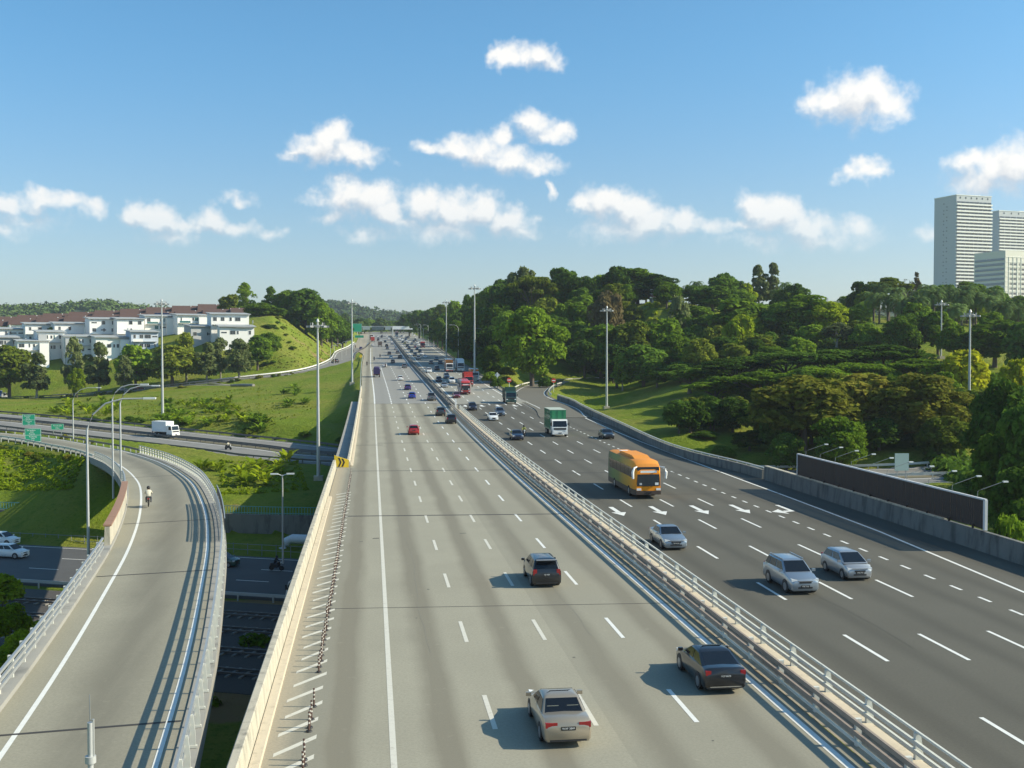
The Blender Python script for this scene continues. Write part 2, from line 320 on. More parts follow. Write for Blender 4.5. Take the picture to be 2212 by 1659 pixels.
def roadfit(h, X, Y, path, hw, up, dn, drop=.22):
    d, z = pdist(X, Y, path); e = np.maximum(d-hw, 0)
    return np.clip(h, z-drop-e*dn, z-drop+e*up)
RAMP_E = [p for p in RAMP if p[1] > 172]; LOOP_E = [p for p in LOOP if p[1] > 205]
WALLV = [(-120, 181), (-60, 168.5), (-44, 164.2), (-21.7, 159.3), (-15.7, 157.3), (10, 151), (45, 142)]
def height(X, Y):
    X = np.asarray(X, float); Y = np.asarray(Y, float); h = np.full(X.shape, _w[_n])
    for i in range(_n): h += _w[i]*_phi(np.hypot(X-CP[i, 0], Y-CP[i, 1]))
    # valley floor in front of the retaining wall
    wy = np.interp(X, [p[0] for p in WALLV], [p[1] for p in WALLV])
    inv = (X > -120) & (X < 45)
    h = np.where(inv & (Y < wy+1.3), np.minimum(h, -12+np.maximum(0, (np.abs(X+35)-60))*.1), h)
    h = np.where(inv & (Y > wy+1.4) & (Y < wy+12), np.maximum(h, -9.5), h)
    h = roadfit(h, X, Y, FARR, 6.5, .75, .55)
    h = roadfit(h, X, Y, RAMP_E, 4.6, .6, .6)
    h = np.where(Y > 225, roadfit(h, X, Y, LOOP_E, 6., .6, .45), h)
    # highway embankment and cutting past the bridge
    xr = np.interp(Y, [200, 260, 340, 480, 700, 1100], [38, 36, 36.5, 38, 41, 41]); xl = np.interp(Y, [200, 560, 700, 1100], [-3.6, -5, -9, -9])
    dx = np.maximum(np.maximum(xl-X, X-xr), 0); dy = np.maximum(262-Y, 0); d = np.hypot(dx, dy); z = profn(np.maximum(Y, 262))
    h = np.where(Y < 1150, np.maximum(h, z-.3-d*.55), h)
    h = np.where((Y >= 262) & (Y < 1150), np.minimum(h, z-.3+np.maximum(dx-2, 0)*.7), h)
    h = roadfit(h, X, Y, EXPW, 13.6, .5, .5)
    return h
def grad_axis(parts, tail, far, neg):
    a = []
    for lo, hi, s in parts: a += list(np.arange(lo, hi, s))
    x = parts[-1][1]; s = parts[-1][2]
    while x < far: a.append(x); s *= 1.25; x += s
    a.append(far); x = parts[0][0]; s = parts[0][2]; b = []
    while x > neg: s *= 1.3; x -= s; b.append(x)
    return np.array(b[::-1]+a)
gx = grad_axis([(-480, -260, 10), (-260, -120, 4), (-120, 140, 2.), (140, 270, 4), (270, 480, 10)], 0, 12000, -12000)
gy = grad_axis([(10, 340, 2.), (340, 620, 4), (620, 1150, 10)], 0, 14000, -4000)
GX, GY = np.meshgrid(gx, gy); GH = height(GX.ravel(), GY.ravel()).reshape(GX.shape)
GH += .12*np.sin(GX*.9+1.3*np.sin(GY*.31))*np.sin(GY*.8)*(np.abs(GX) < 300)*(GY < 620)*(GH > -11)
def gh(X, Y):                              # level of the finished ground
    X = np.asarray(X, float); Y = np.asarray(Y, float); i = np.clip(np.searchsorted(gx, X)-1, 0, len(gx)-2); j = np.clip(np.searchsorted(gy, Y)-1, 0, len(gy)-2)
    u = (X-gx[i])/(gx[i+1]-gx[i]); v = (Y-gy[j])/(gy[j+1]-gy[j])
    return (GH[j, i]*(1-u)+GH[j, i+1]*u)*(1-v)+(GH[j+1, i]*(1-u)+GH[j+1, i+1]*u)*v
def hz(x, y): return float(gh(np.array([x]), np.array([y]))[0])
def GT(x, y, D0=120., D1=620.):             # where the line of sight meets the ground
    d = np.array(ray(x, y)); t = np.linspace(D0, D1, 400); z = CH+d[2]*t; g_ = gh(d[0]*t, d[1]*t); i = np.argmax(z < g_)
    if not (z < g_).any(): i = len(t)-1
    return (d[0]*t[i], d[1]*t[i], float(g_[i]), float(t[i]))
def grid_mesh(name, X, Y, Z, m):
    ny, nx = X.shape; me = bpy.data.meshes.new(name)
    co = np.stack([X.ravel(), Y.ravel(), Z.ravel()], 1); i = np.arange((ny-1)*(nx-1)); r, c = i//(nx-1), i % (nx-1); b = r*nx+c
    q = np.stack([b, b+1, b+nx+1, b+nx], 1).ravel()
    me.vertices.add(nx*ny); me.vertices.foreach_set('co', co.ravel()); me.loops.add(len(q)); me.loops.foreach_set('vertex_index', q)
    me.polygons.add(len(i)); me.polygons.foreach_set('loop_start', np.arange(0, len(q), 4)); me.polygons.foreach_set('use_smooth', np.ones(len(i), bool))
    me.update(); me.validate(); me.materials.append(m); return me
def ground_material():
    m = bpy.data.materials.new('grass_ground'); m.use_nodes = True; t = m.node_tree; b = t.nodes['Principled BSDF']; b.inputs['Roughness'].default_value = .95; b.inputs['Specular IOR Level'].default_value = .1
    pos = t.nodes.new('ShaderNodeNewGeometry').outputs['Position']
    at = t.nodes.new('ShaderNodeAttribute'); at.attribute_name = 'soil'
    def mix(f, a, c, fac=None):
        x = t.nodes.new('ShaderNodeMix'); x.data_type = 'RGBA'
        if isinstance(f, float): x.inputs[0].default_value = f
        else: t.links.new(f, x.inputs[0])
        for i, q in ((6, a), (7, c)):
            if isinstance(q, tuple): x.inputs[i].default_value = (*q, 1)
            else: t.links.new(q, x.inputs[i])
        return x.outputs[2]
    def ramp(v, a, c):
        x = t.nodes.new('ShaderNodeMapRange'); x.interpolation_type = 'SMOOTHSTEP'; t.links.new(v, x.inputs[0]); x.inputs[1].default_value = a; x.inputs[2].default_value = c; return x.outputs[0]
    n1 = gnoise(t, pos, .045, 6, .6).outputs['Fac']; n2 = gnoise(t, pos, .35, 8, .7).outputs['Fac']; n3 = gnoise(t, pos, 2.2, 6, .75).outputs['Fac']
    c = mix(ramp(n1, .38, .62), (.160, .225, .018), (.225, .240, .040))
    c = mix(ramp(n2, .50, .72), c, (.105, .170, .014))
    c = mix(math_n(t, 'MULTIPLY', ramp(n2, .28, .42), -1) if False else ramp(n3, .56, .8), c, (.32, .30, .055))
    c = mix(ramp(n3, .50, .30), c, (.10, .155, .010))
    sv = math_n(t, 'ADD', at.outputs['Fac'], math_n(t, 'MULTIPLY_ADD', n2, 1.0, -.5))
    c = mix(ramp(sv, .45, .75), c, (.30, .205, .10))
    t.links.new(c, b.inputs['Base Color'])
    bp = t.nodes.new('ShaderNodeBump'); bp.inputs['Strength'].default_value = .9; bp.inputs['Distance'].default_value = .5
    hh = math_n(t, 'ADD', n3, math_n(t, 'MULTIPLY', n2, 2.5)); t.links.new(hh, bp.inputs['Height']); t.links.new(bp.outputs[0], b.inputs['Normal'])
    return m
GROUND = ground_material()
gme = grid_mesh('ground', GX, GY, GH, GROUND)
soil = np.zeros(GX.shape)
for (x, y, D, r, k) in [(690, 775, 470, 9, .75), (660, 745, 480, 8, .6), (640, 715, 495, 9, .55), (660, 690, 505, 7, .6), (700, 760, 480, 8, .7), (620, 905, 262, 6, .55), (660, 870, 285, 7, .5), (690, 855, 300, 5, .45), (600, 690, 518, 6, .55), (1480, 880, 262, 9, .55), (500, 1070, 160, 4, .6), (1990, 712, 352, 30, .45), (1600, 870, 240, 12, .4), (150, 905, 300, 14, .18), (640, 740, 490, 42, .34), (600, 725, 480, 5, .5), (640, 735, 485, 6, .62), (675, 725, 490, 6, .6), (620, 770, 462, 5, .5), (580, 770, 458, 4, .5), (650, 790, 455, 7, .5), (765, 830, 300, 3.5, .5), (765, 800, 330, 3.5, .5), (1080, 835, 285, 5, .45), (600, 940, 235, 5, .35)]:
    p = GT(x, y, 380, 640) if x < 745 and y < 800 else DP(x, y, D); soil = np.maximum(soil, k*np.exp(-((GX-p[0])**2+(GY-p[1])**2)/(r*r)))
soil = np.maximum(soil, .75*((GX > -75) & (GX < 46) & (GY > 76) & (GY < 118) & (GH < -11)))
at = gme.attributes.new('soil', 'FLOAT', 'POINT'); at.data.foreach_set('value', soil.ravel())
ground = struct(obj('ground', gme))
# ================================================================ road surfaces
def road_mat(name, base, dark, x0, lw, seam=None, stain=.22, tint=None, shoulder=None, attr=None, band=None):
    m = bpy.data.materials.new(name); m.use_nodes = True; t = m.node_tree; b = t.nodes['Principled BSDF']; b.inputs['Roughness'].default_value = .85; b.inputs['Specular IOR Level'].default_value = .3
    pos = t.nodes.new('ShaderNodeNewGeometry').outputs['Position']; sp = t.nodes.new('ShaderNodeSeparateXYZ'); t.links.new(pos, sp.inputs[0])
    st = vm(t, 'MULTIPLY', pos, (1, .06, 1)).outputs[0]
    nl = gnoise(t, st, 1.1, 5, .6).outputs['Fac']; nf = gnoise(t, pos, 9, 6, .7).outputs['Fac']; nb = gnoise(t, pos, .12, 5, .6).outputs['Fac']
    def mr(v, a, c, lo=0., hi=1.):
        x = t.nodes.new('ShaderNodeMapRange'); x.interpolation_type = 'SMOOTHSTEP'; t.links.new(v, x.inputs[0])
        for i, q in ((1, a), (2, c), (3, lo), (4, hi)): x.inputs[i].default_value = q
        return x.outputs[0]
    def mix(f, a, c):
        x = t.nodes.new('ShaderNodeMix'); x.data_type = 'RGBA'; t.links.new(f, x.inputs[0])
        for i, q in ((6, a), (7, c)):
            if isinstance(q, tuple): x.inputs[i].default_value = (*q, 1)
            else: t.links.new(q, x.inputs[i])
        return x.outputs[2]
    xs = math_n(t, 'ADD', sp.outputs[0], math_n(t, 'MULTIPLY_ADD', nb, .8, -.4))
    u = math_n(t, 'PINGPONG', math_n(t, 'SUBTRACT', xs, x0), lw/2)     # 0 on a lane line, lw/2 in the middle of a lane
    f = mr(u, lw*.22, lw*.5, 0, 1)
    if attr:
        an = t.nodes.new('ShaderNodeAttribute'); an.attribute_name = attr; f = mr(math_n(t, 'ABSOLUTE', math_n(t, 'ADD', an.outputs['Fac'], math_n(t, 'MULTIPLY_ADD', nb, .5, -.32))), .62, .0)
    f = math_n(t, 'MULTIPLY', f, math_n(t, 'MULTIPLY_ADD', nl, 1.4, .25, clamp=True), clamp=True)
    c = mix(mr(nb, .3, .7), base, tuple(q*.90 for q in base))
    c = mix(math_n(t, 'MULTIPLY', f, stain*3, clamp=True), c, dark)
    if seam: c = mix(math_n(t, 'MULTIPLY', mr(sp.outputs[0], seam-.03, seam+.03), .35), c, tuple(q*.62 for q in base))
    if tint: c = mix(math_n(t, 'MULTIPLY', mr(sp.outputs[1], tint[0], tint[0]+1.5), mr(sp.outputs[0], tint[1], tint[1]+.1)), c, mix(math_n(t, 'MULTIPLY', f, .3), tint[2], tuple(q*.8 for q in tint[2])))
    if band: c = mix(math_n(t, 'MULTIPLY', math_n(t, 'MULTIPLY', mr(xs, band[0]-.2, band[0]+.3), mr(xs, band[1]+.5, band[1]-.2)), mr(sp.outputs[1], 130., 128., 0, .75)), c, band[2])
    if shoulder:
        c = mix(math_n(t, 'MULTIPLY', mr(math_n(t, 'MULTIPLY_ADD', nf, .9, sp.outputs[0]), shoulder[0]+.9, shoulder[0]-.1), .75), c, shoulder[1])
    c = mix(mr(nf, .30, .75, 0, .42), c, tuple(q*.5 for q in base))
    nm_ = gnoise(t, pos, 1.6, 7, .75).outputs['Fac']; c = mix(mr(nm_, .56, .78, 0, .35), c, tuple(q*.6 for q in base)); c = mix(mr(nm_, .42, .25, 0, .30), c, tuple(min(1, q*1.25) for q in base))
    t.links.new(c, b.inputs['Base Color'])
    bp = t.nodes.new('ShaderNodeBump'); bp.inputs['Strength'].default_value = .25; bp.inputs['Distance'].default_value = .02; t.links.new(nf, bp.inputs['Height']); t.links.new(bp.outputs[0], b.inputs['Normal'])
    return m
RM_L = road_mat('concrete_carriageway', (.350, .330, .256), (.216, .198, .150), .7, 3.76, seam=8.75, stain=.46, band=(-3.0, -1.85, (.235, .225, .18)), tint=(246, .75, (.275, .27, .25)), shoulder=(-3.0, (.40, .34, .25)))
RM_R = road_mat('asphalt_carriageway', (.118, .112, .090), (.074, .070, .056), 19.0, 3.72, stain=.22, tint=(243.5, 17., (.32, .31, .265)))
RM_P = road_mat('ramp_surface', (.330, .310, .238), (.172, .160, .122), 0, 1, stain=.27, attr='side')
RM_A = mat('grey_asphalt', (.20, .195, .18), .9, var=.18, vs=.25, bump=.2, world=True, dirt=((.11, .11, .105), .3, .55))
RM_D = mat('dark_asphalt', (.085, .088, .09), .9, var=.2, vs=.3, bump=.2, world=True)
YS = sorted(set([-30+i*4 for i in range(83)]+[300+i*10 for i in range(86)]))
def strip(name, xa, xb, m, ys=YS, dz=0., parent=None, cols=1):
    mb = MB(); vs = []; fs = []; n = cols+1
    for y in ys:
        a, b = xa(y), xb(y)
        for k in range(n): vs.append((a+(b-a)*k/cols, y, prof(y)+dz))
    for i in range(len(ys)-1):
        for k in range(cols): fs.append((i*n+k, i*n+k+1, (i+1)*n+k+1, (i+1)*n+k))
    return mb.add(vs, fs).build(name, m, parent)
lcx = lambda y: (-4.0 if y < 130 else -2.5 if y < 520 else -2.5-6.5*sst(520, 640, y))+xo(y)
carr_l = struct(strip('highway_carriageway', lcx, lambda y: 16.45+xo(y), RM_L, sorted(YS+[129.99, 130.01])))
rcr = lambda y: 41.55 if y < 113 else 41.55+(35.0-41.55)*sst(205, 262, y) if y < 262 else np.interp(y, [262, 340, 480, 700, 1200], [35, 35.5, 37, 40, 40])
carr_r = struct(strip('highway_carriageway', lambda y: 18.05+xo(y), rcr, RM_R))
med = struct(strip('median_strip', lambda y: 16.45+xo(y), lambda y: 18.05+xo(y), mat('dusty_median', (.32, .28, .21), .95, var=.3, vs=1.2, world=True, dirt=((.20, .18, .14), 1., .5)), dz=.03))
# the bridge below: slab, side beams, piers
BRG = mat('bridge_concrete', (.30, .29, .26), .9, var=.2, vs=.3, dirt=((.12, .12, .11), .3, .55))
br = thing('highway_bridge', 'long concrete bridge carrying the wide highway over the dark valley', 'bridge', (6, 40, -13), world=True)
for xa, xb in ((-4.6, 16.4), (18.1, 42.1)):
    m_ = MB(); ys = [y for y in YS if y <= 254]
    m_.sweep([((xa+xb)/2, y, prof(y)) for y in ys], [(-(xb-xa)/2, -.05), ((xb-xa)/2, -.05), ((xb-xa)/2, -.5), ((xb-xa)/2-2.5, -1.9), (-(xb-xa)/2+2.5, -1.9), (-(xb-xa)/2, -.5)]).build('deck', BRG, br)
for y in (-10, 24, 58, 92, 126, 161, 200):
    for x in (1, 11, 23, 37):
        zb = hz(x, y)-1; MB().tube([(x, y, zb), (x, y, prof(y)-1.9)], 1., 12).build('pier', BRG, br, smooth=40)
# ---- painted markings
def ribbon(pts, w, m, name, parent, dz=.006, z0=None):
    mb = MB(); pts = [Vector(p) for p in pts]; vs = []
    for i, p in enumerate(pts):
        d = pts[min(i+1, len(pts)-1)]-pts[max(i-1, 0)]; d.z = 0; d.normalize(); r = Vector((d.y, -d.x, 0))*w/2
        vs += [p-r+Vector((0, 0, dz)), p+r+Vector((0, 0, dz))]
    return mb.add(vs, [(2*i, 2*i+1, 2*i+3, 2*i+2) for i in range(len(pts)-1)]).build(name, m, parent)
def ylines(x, y0, y1, step=6):
    n = max(2, int((y1-y0)/step)); return [(x+xo(y), y, prof(y)) for y in np.linspace(y0, y1, n+1)]
ribbon(ylines(.70, -25, 246), .22, PAINT_OLD, 'edge_line', carr_l); ribbon(ylines(.70, 246, 628), .3, PAINT, 'edge_line', carr_l)
ribbon(ylines(15.75, -25, 900), .30, PAINT, 'edge_line', carr_l)
DASH = {}
def dash(y, x, L, w, m, parent):
    k = (L, w, m.name)
    if k not in DASH: DASH[k] = MB().add([(-w/2, 0, 0), (w/2, 0, 0), (w/2, L, 0), (-w/2, L, 0)], [(0, 1, 2, 3)]).mesh('lane_dash', m)
    o = obj('lane_dash', DASH[k], parent, (x+xo(y), y, prof(y)+.007)); o.rotation_euler.x = math.atan((prof(y+L)-prof(y))/L)
for x, y0, m_ in ((4.45, 39.6, PAINT_OLD), (8.2, 39.5, PAINT_OLD), (12.0, 39.4, PAINT)):
    y = y0-24.2
    while y < 420:
        dash(y, x, 4.0, .19 if y < 240 else .26, m_ if y < 235 else PAINT, carr_l); y += 12.1 if y < 235 or x > 5 else 5.5
for x, y0 in ((22.8, 46.0), (26.5, 45.7), (30.15, 45.8)):
    y = y0-24.2
    while y < 420: dash(y, x-(.6 if y > 240 else 0), 4.6, .19 if y < 240 else .26, PAINT, carr_r); y += 12.15
y = 38.
while y < 245: dash(y, 33.8, 1.25, .2, PAINT, carr_r); y += 3.05
ribbon([(19.0, y, prof(y)) for y in np.linspace(246, 700, 60)], .3, PAINT, 'edge_line', carr_r)
EL = [(36.6, 30), (37.04, 58.4), (38.46, 79.4), (38.95, 99.5), (39.3, 130.7), (39.5, 165), (40.2, 205), (41.6, 228)]
ribbon([(np.interp(y, [p[1] for p in EL], [p[0] for p in EL]), y, prof(y)) for y in np.linspace(20, 226, 60)], .22, PAINT, 'edge_line', carr_r)
ribbon([(np.interp(y, [246, 340, 472, 695, 900], [32.6, 32.4, 33.7, 35.4, 35.4]), y, prof(y)) for y in np.linspace(238, 900, 90)], .3, PAINT, 'edge_line', carr_r)
def arrow(x, y, turn=False, s=1., curve=False):     # lane arrow for traffic coming towards us (-Y)
    mb = MB(); z = .007
    if turn:
        mb.add([(-.18, 2.6, z), (.18, 2.6, z), (.18, -1.2, z), (-.18, -.7, z)], [(3, 2, 1, 0)]); mb.add([(-.18, -.7, z), (.18, -1.2, z), (-.9, -1.6, z), (-.9, -.9, z)], [(0, 1, 2, 3)])
        mb.add([(-.85, .1, z), (-.85, -2.6, z), (-1.9, -1.25, z)], [(0, 1, 2)])
    else:
        mb.add([(-.17, 2.6, z), (.17, 2.6, z), (.17, -.7, z), (-.17, -.7, z)], [(3, 2, 1, 0)]); mb.add([(-.52, -.6, z), (.52, -.6, z), (0, -2.6, z)], [(2, 1, 0)])
    o = mb.build('lane_arrow', PAINT, carr_r, loc=(x, y, prof(y))); o.rotation_euler.x = math.atan(prof(y+1)-prof(y)); o.scale = (s, 1, 1); return o
for x in (20.9, 24.5, 28.2, 31.85): arrow(x, 92.2, s=1.25)
arrow(35.9, 91.5, True)
for x in (20.3, 23.9, 27.4, 31.1): arrow(x, 238.5, s=1.7)
# hatching and joints
y = 30.
k = 0
while y < 127.5:
    if not (44 < y < 44.5):
        x0_, x1_ = -3.25+rnd.uniform(-.15, .1), -2.0+rnd.uniform(-.05, .05); L_ = 1.65
        MB().add([(x0_, y, .006), (x1_, y+L_, .006), (x1_, y+L_+.42, .006), (x0_, y+.34, .006)], [(0, 1, 2, 3)]).build('hatch_stripe', PAINT_OLD, carr_l)
    y += 1.95
JNT = mat('joint_rubber', (.045, .042, .04), .8, var=.3, vs=3, world=True)
for (y0, wj, xa, xb, par) in [(59.2, .06, -3., 16.2, carr_l), (92.2, .32, -2.3, 16.3, carr_l), (126, .26, -2.4, 16.3, carr_l), (160.5, .3, .8, 16.3, carr_l), (157.6, .3, -2.4, 1.6, carr_l), (212.5, .4, -2., 15.9, carr_l), (246, .5, -2.3, 16.2, carr_l),
                           (122.5, .3, 18.3, 41, carr_r), (136, .25, 18.3, 41, carr_r), (104, .12, 18.3, 41, carr_r), (180, .3, 18.3, 41, carr_r)]:
    sk = -.055
    MB().add([(xa, y0-wj/2+sk*xa, prof(y0)+.005), (xb, y0-wj/2+sk*xb, prof(y0)+.005), (xb, y0+wj/2+sk*xb, prof(y0)+.011), (xa, y0+wj/2+sk*xa, prof(y0)+.011)], [(0, 1, 2, 3)]).build('expansion_joint', JNT, par)
# sealed cracks wandering along the slabs
for (x_, y0_, y1_, par) in [(2.7, 50, 92, carr_l), (10.6, 52, 84, carr_l), (24.9, 48, 72, carr_r), (28.6, 84, 118, carr_r)]:
    pt = []; xx = x_
    for y in np.arange(y0_, y1_, 1.1): xx += rnd.uniform(-.07, .07); pt.append((xx, float(y), prof(y)))
    ribbon(pt, rnd.uniform(.015, .025), mat('crack_sealant', (.22, .205, .165), .8, world=True) if par is carr_l else mat('crack_sealant_dark', (.06, .058, .05), .8, world=True), 'sealed_crack', par, .0045)
# skid marks and small debris on the near slab
SKID = mat('tyre_rubber_mark', (.10, .095, .08), .9, var=.3, vs=4, world=True)
for (x, y_, w_, h_) in [(1000, 1152, 14, 2), (812, 1163, 14, 3), (925, 1273, 5, 2), (1450, 1333, 7, 2), (1240, 1420, 6, 2), (780, 1170, 8, 2), (900, 1335, 4, 1.5), (1540, 1600, 5, 2), (1980, 1700, 4, 2)]:
    p = U(x, y_); s_ = 2375*13.9/(y_-755)/2375
    MB().add([(-w_*s_/2, -h_*s_*2, .006), (w_*s_/2, -h_*s_*1.4, .006), (w_*s_/2, h_*s_*1.6, .006), (-w_*s_/2, h_*s_, .006)], [(0, 1, 2, 3)]).build('rubber_mark', SKID, carr_l, loc=p)
# ---- left flyover ramp
ramp = struct(MB().sweep(RAMP, [(-3.55, .0), (3.55, .10), (3.55, -.05), (-3.55, -.15)]).build('ramp_road', RM_P))
sa_ = ramp.data.attributes.new('side', 'FLOAT', 'POINT'); sa_.data.foreach_set('value', [(-1., 1., 1., -1.)[i % 4] for i in range(len(ramp.data.vertices))])
rb = thing('ramp_bridge', 'curved single lane concrete flyover left of the highway', 'bridge', (-18, 100, -13), world=True)
RNEAR = [p for p in RAMP if p[1] < 180]
MB().sweep(RNEAR, [(-4.15, .22), (-3.5, .22), (-3.5, -.06), (3.5, -.06), (3.5, .16), (4.25, .16), (4.25, -.7), (2.6, -1.8), (-2.6, -1.8), (-4.15, -.7)]).build('deck', BRG, rb)
for i in (8, 20, 32, 44, 56):
    p = RAMP[i]; MB().tube([(p[0], p[1], hz(p[0], p[1])-1), (p[0], p[1], p[2]-1.7)], 1.0, 12).build('pier', BRG, rb, smooth=40)
ribbon(offs(RAMP, -2.35, .017), .2, PAINT, 'edge_line', ramp); ribbon(offs(RAMP, 2.95, .095), .2, PAINT, 'edge_line', ramp)
for i in (14, 26, 34, 47):
    p = RAMP[i]; q = Vector(RAMP[i+1])-Vector(p); a_ = math.atan2(q.y, q.x)-math.pi/2
    MB().add([(-3.4, -.09, -.0), (3.4, -.09, .096), (3.4, .09, .096), (-3.4, .09, .0)], [(0, 1, 2, 3)]).build('expansion_joint', JNT, ramp, loc=(p[0], p[1], p[2]+.012), rz=a_)
# ---- other roads
expw = struct(MB().sweep(EXPW, [(-13.2, .0), (-1.2, .06), (-1.2, -.3), (-13.2, -.3)]).build('expressway', RM_A))
exp2 = struct(MB().sweep(EXPW, [(1.2, .06), (13.2, .0), (13.2, -.3), (1.2, -.3)]).build('expressway', RM_A))
for d_, par in ((-10.6, expw), (-2.4, expw), (2.4, exp2), (10.6, exp2)): ribbon(offs(EXPW, d_, .06), .3, PAINT, 'edge_line', par)
struct(MB().sweep(EXPW, [(-1.2, .1), (1.2, .1), (1.2, -.3), (-1.2, -.3)]).build('expressway_median', mat('median_soil', (.16, .14, .08), .95, var=.3, vs=1, world=True)))
farr = struct(MB().sweep(FARR, [(-5.4, .05), (5.4, .05), (5.4, -.4), (-5.4, -.4)]).build('slip_road', RM_A))
for d_ in (-4.2, 4.2): ribbon(offs(FARR, d_, .055), .28, PAINT, 'edge_line', farr)
loop = struct(MB().sweep(LOOP[6:], [(-4.9, .02), (4.9, .03), (4.9, -.4), (-4.9, -.4)]).build('loop_ramp', mat('loop_asphalt', (.128, .118, .090), .9, var=.15, vs=.3, world=True, dirt=((.10, .092, .072), .25, .55))))
ribbon(offs(LOOP[12:], -3.7, .025), .22, PAINT, 'edge_line', loop); ribbon(offs(LOOP[6:], 3.9, .032), .22, PAINT, 'edge_line', loop)
def vpath(off, t0, t1, z=-12): return [vline(VC, off, t)+(z,) for t in np.linspace(t0, t1, 24)]
blst = struct(MB().sweep(vpath(-26, -85, 60), [(-13.5, .06), (13.5, .06), (13.5, -.4), (-13.5, -.4)]).build('track_bed', mat('shade_darkened_ballast', (.075, .070, .065), .95, var=.4, vs=6, bump=.8, bs=14, world=True)))  # ballast sheet, its colour darkened to deepen the valley shade
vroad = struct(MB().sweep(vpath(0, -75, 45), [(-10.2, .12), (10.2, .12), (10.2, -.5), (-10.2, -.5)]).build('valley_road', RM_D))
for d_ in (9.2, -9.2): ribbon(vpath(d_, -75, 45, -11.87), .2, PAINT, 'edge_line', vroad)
for t in np.arange(-72, 42, 9):
    for d_ in (3., -3.):
        a_ = vline(VC, d_, t); o = obj('lane_dash', DASH[(4.0, .19, 'road_paint')] if (4.0, .19, 'road_paint') in DASH else None, vroad, (a_[0], a_[1], -11.87)); o.rotation_euler.z = math.atan2(VDIR[1], VDIR[0])-math.pi/2
# ================================================================ barriers
def resample(path, step, start=0.):
    P = [Vector(p) for p in path]; out = []; acc_ = -start
    for i in range(len(P)-1):
        d = (P[i+1]-P[i]).length
        while acc_ <= d:
            if acc_ >= 0:
                q = P[i].lerp(P[i+1], acc_/d if d else 0); dr = P[i+1]-P[i]; out.append((tuple(q), math.atan2(dr.y, dr.x)-math.pi/2))
            acc_ += step
        acc_ -= d
    return out
PM = {}
def rail_fence(name, label, cat, path, rails, post, mr_, mp_, group=None, rail_name='rail', start=.3):
    org = tuple(path[0]); t = thing(name, label, cat, org, group=group, world=True)
    for (side, z, w, h) in rails:
        MB().sweep(offs(path, side), [(-w/2, z-h/2), (w/2, z-h/2), (w/2, z+h/2), (-w/2, z+h/2)]).build(rail_name, mr_, t)
    if post:
        side, w, d, h, sp, shape = post; k = (w, d, h, shape, mp_.name)
        if k not in PM:
            mb = MB()
            if shape == 'box': mb.box((0, 0, h/2-.3), (w, d, h+.6))
            elif shape == 'wedge':      # wide at the foot, tapering up, with a bracket head
                mb.prism([(-w*.5, -.2), (w*.5, -.2), (w*.5, h*.35), (w*.15, h), (-w*.5, h)], 'y', -d/2, d/2); mb.box((0, 0, .02), (w*1.5, d*1.8, .08))
            elif shape == 'tube': mb.tube([(0, 0, -.4), (0, 0, h)], w/2, 8)
            PM[k] = mb.mesh('post', mp_)
        for (p, a) in resample(offs(path, side), sp, start):
            obj('post', PM[k], t, (p[0]-org[0], p[1]-org[1], p[2]-org[2]), a)
    return t
yl = lambda x, y0, y1, st=6: [(x+xo(y), y, prof(y)) for y in np.linspace(y0, y1, max(2, int((y1-y0)/st))+1)]
# parapets on the left of the highway
pp = thing('concrete_parapet', 'stained pale concrete parapet along the hatched shoulder, left of the highway', 'parapet', (-4.2, 30, 0), world=True)
segs = [(-20+i*6.5) for i in range(24)]
for a_, b_ in zip(segs[:-1], segs[1:]):
    b2 = min(b_, 129.6)
    if a_ > 129: break
    MB().prism([(-4.5, -.5), (-4.06, -.5), (-4.1, .35), (-4.16, .98), (-4.2, 1.02), (-4.46, 1.02), (-4.5, .97)], 'y', a_+.012, b2-.012).build('panel', CONC, pp)
MB().sweep([(-3.87, y, 0) for y in (-20, 40, 85, 104)], [(-.19, -.1), (.17, -.1), (.14, .16), (-.19, .18)]).build('kerb', mat('dusty_kerb', (.52, .45, .34), .9, var=.15, vs=1.5, dirt=((.33, .29, .22), 2, .55)), pp)
pq = thing('concrete_parapet', 'low pale parapet running on along the shoulder past the yellow chevron board', 'parapet', (-2.6, 132, 0), world=True)
ys = np.arange(130.5, 300, 8.)
for a_, b_ in zip(ys[:-1], ys[1:]):
    MB().sweep([(-2.72, y, prof(y)) for y in np.linspace(a_+.015, b_-.015, 3)], [(-.2, -.6), (.2, -.6), (.16, .5), (.05, .82), (-.16, .82), (-.2, .5)]).build('panel', CONC, pq)
MB().sweep(yl(-2.35, 131, 262), [(-.15, -.1), (.15, -.1), (.12, .12), (-.15, .14)]).build('kerb', MATS['dusty_kerb'], pq)
rail_fence('guard_rail', 'steel guard rail on the grass edge of the highway up to the slip road', 'guard rail', yl(-2.75, 299, 520), [(0, .62, .1, .32)], (-.15, .14, .14, .75, 4, 'box'), STEEL_W, STEEL_W)
# yellow chevron board closing the shoulder
cb_ = thing('chevron_board', 'yellow board with black chevrons where the shoulder narrows', 'traffic sign', (-3.5, 130.2, 0))
MB().prism([(-.85, .15), (.80, .05), (.84, .95), (-.85, 1.5)], 'y', -.05, .05).build('panel', YEL_S, cb_)
for k in range(2):
    x = -.15+k*.4; MB().prism([(x-.28, 1.2-k*.1), (x-.08, 1.2-k*.1), (x+.14, .68), (x-.08, .16), (x-.28, .16), (x-.06, .68)], 'y', -.062, -.052).build('chevron', BLACK, cb_)
for sx_ in (-.6, .6): MB().box((sx_, .12, .3), (.1, .1, .9)).build('support', STEEL, cb_)
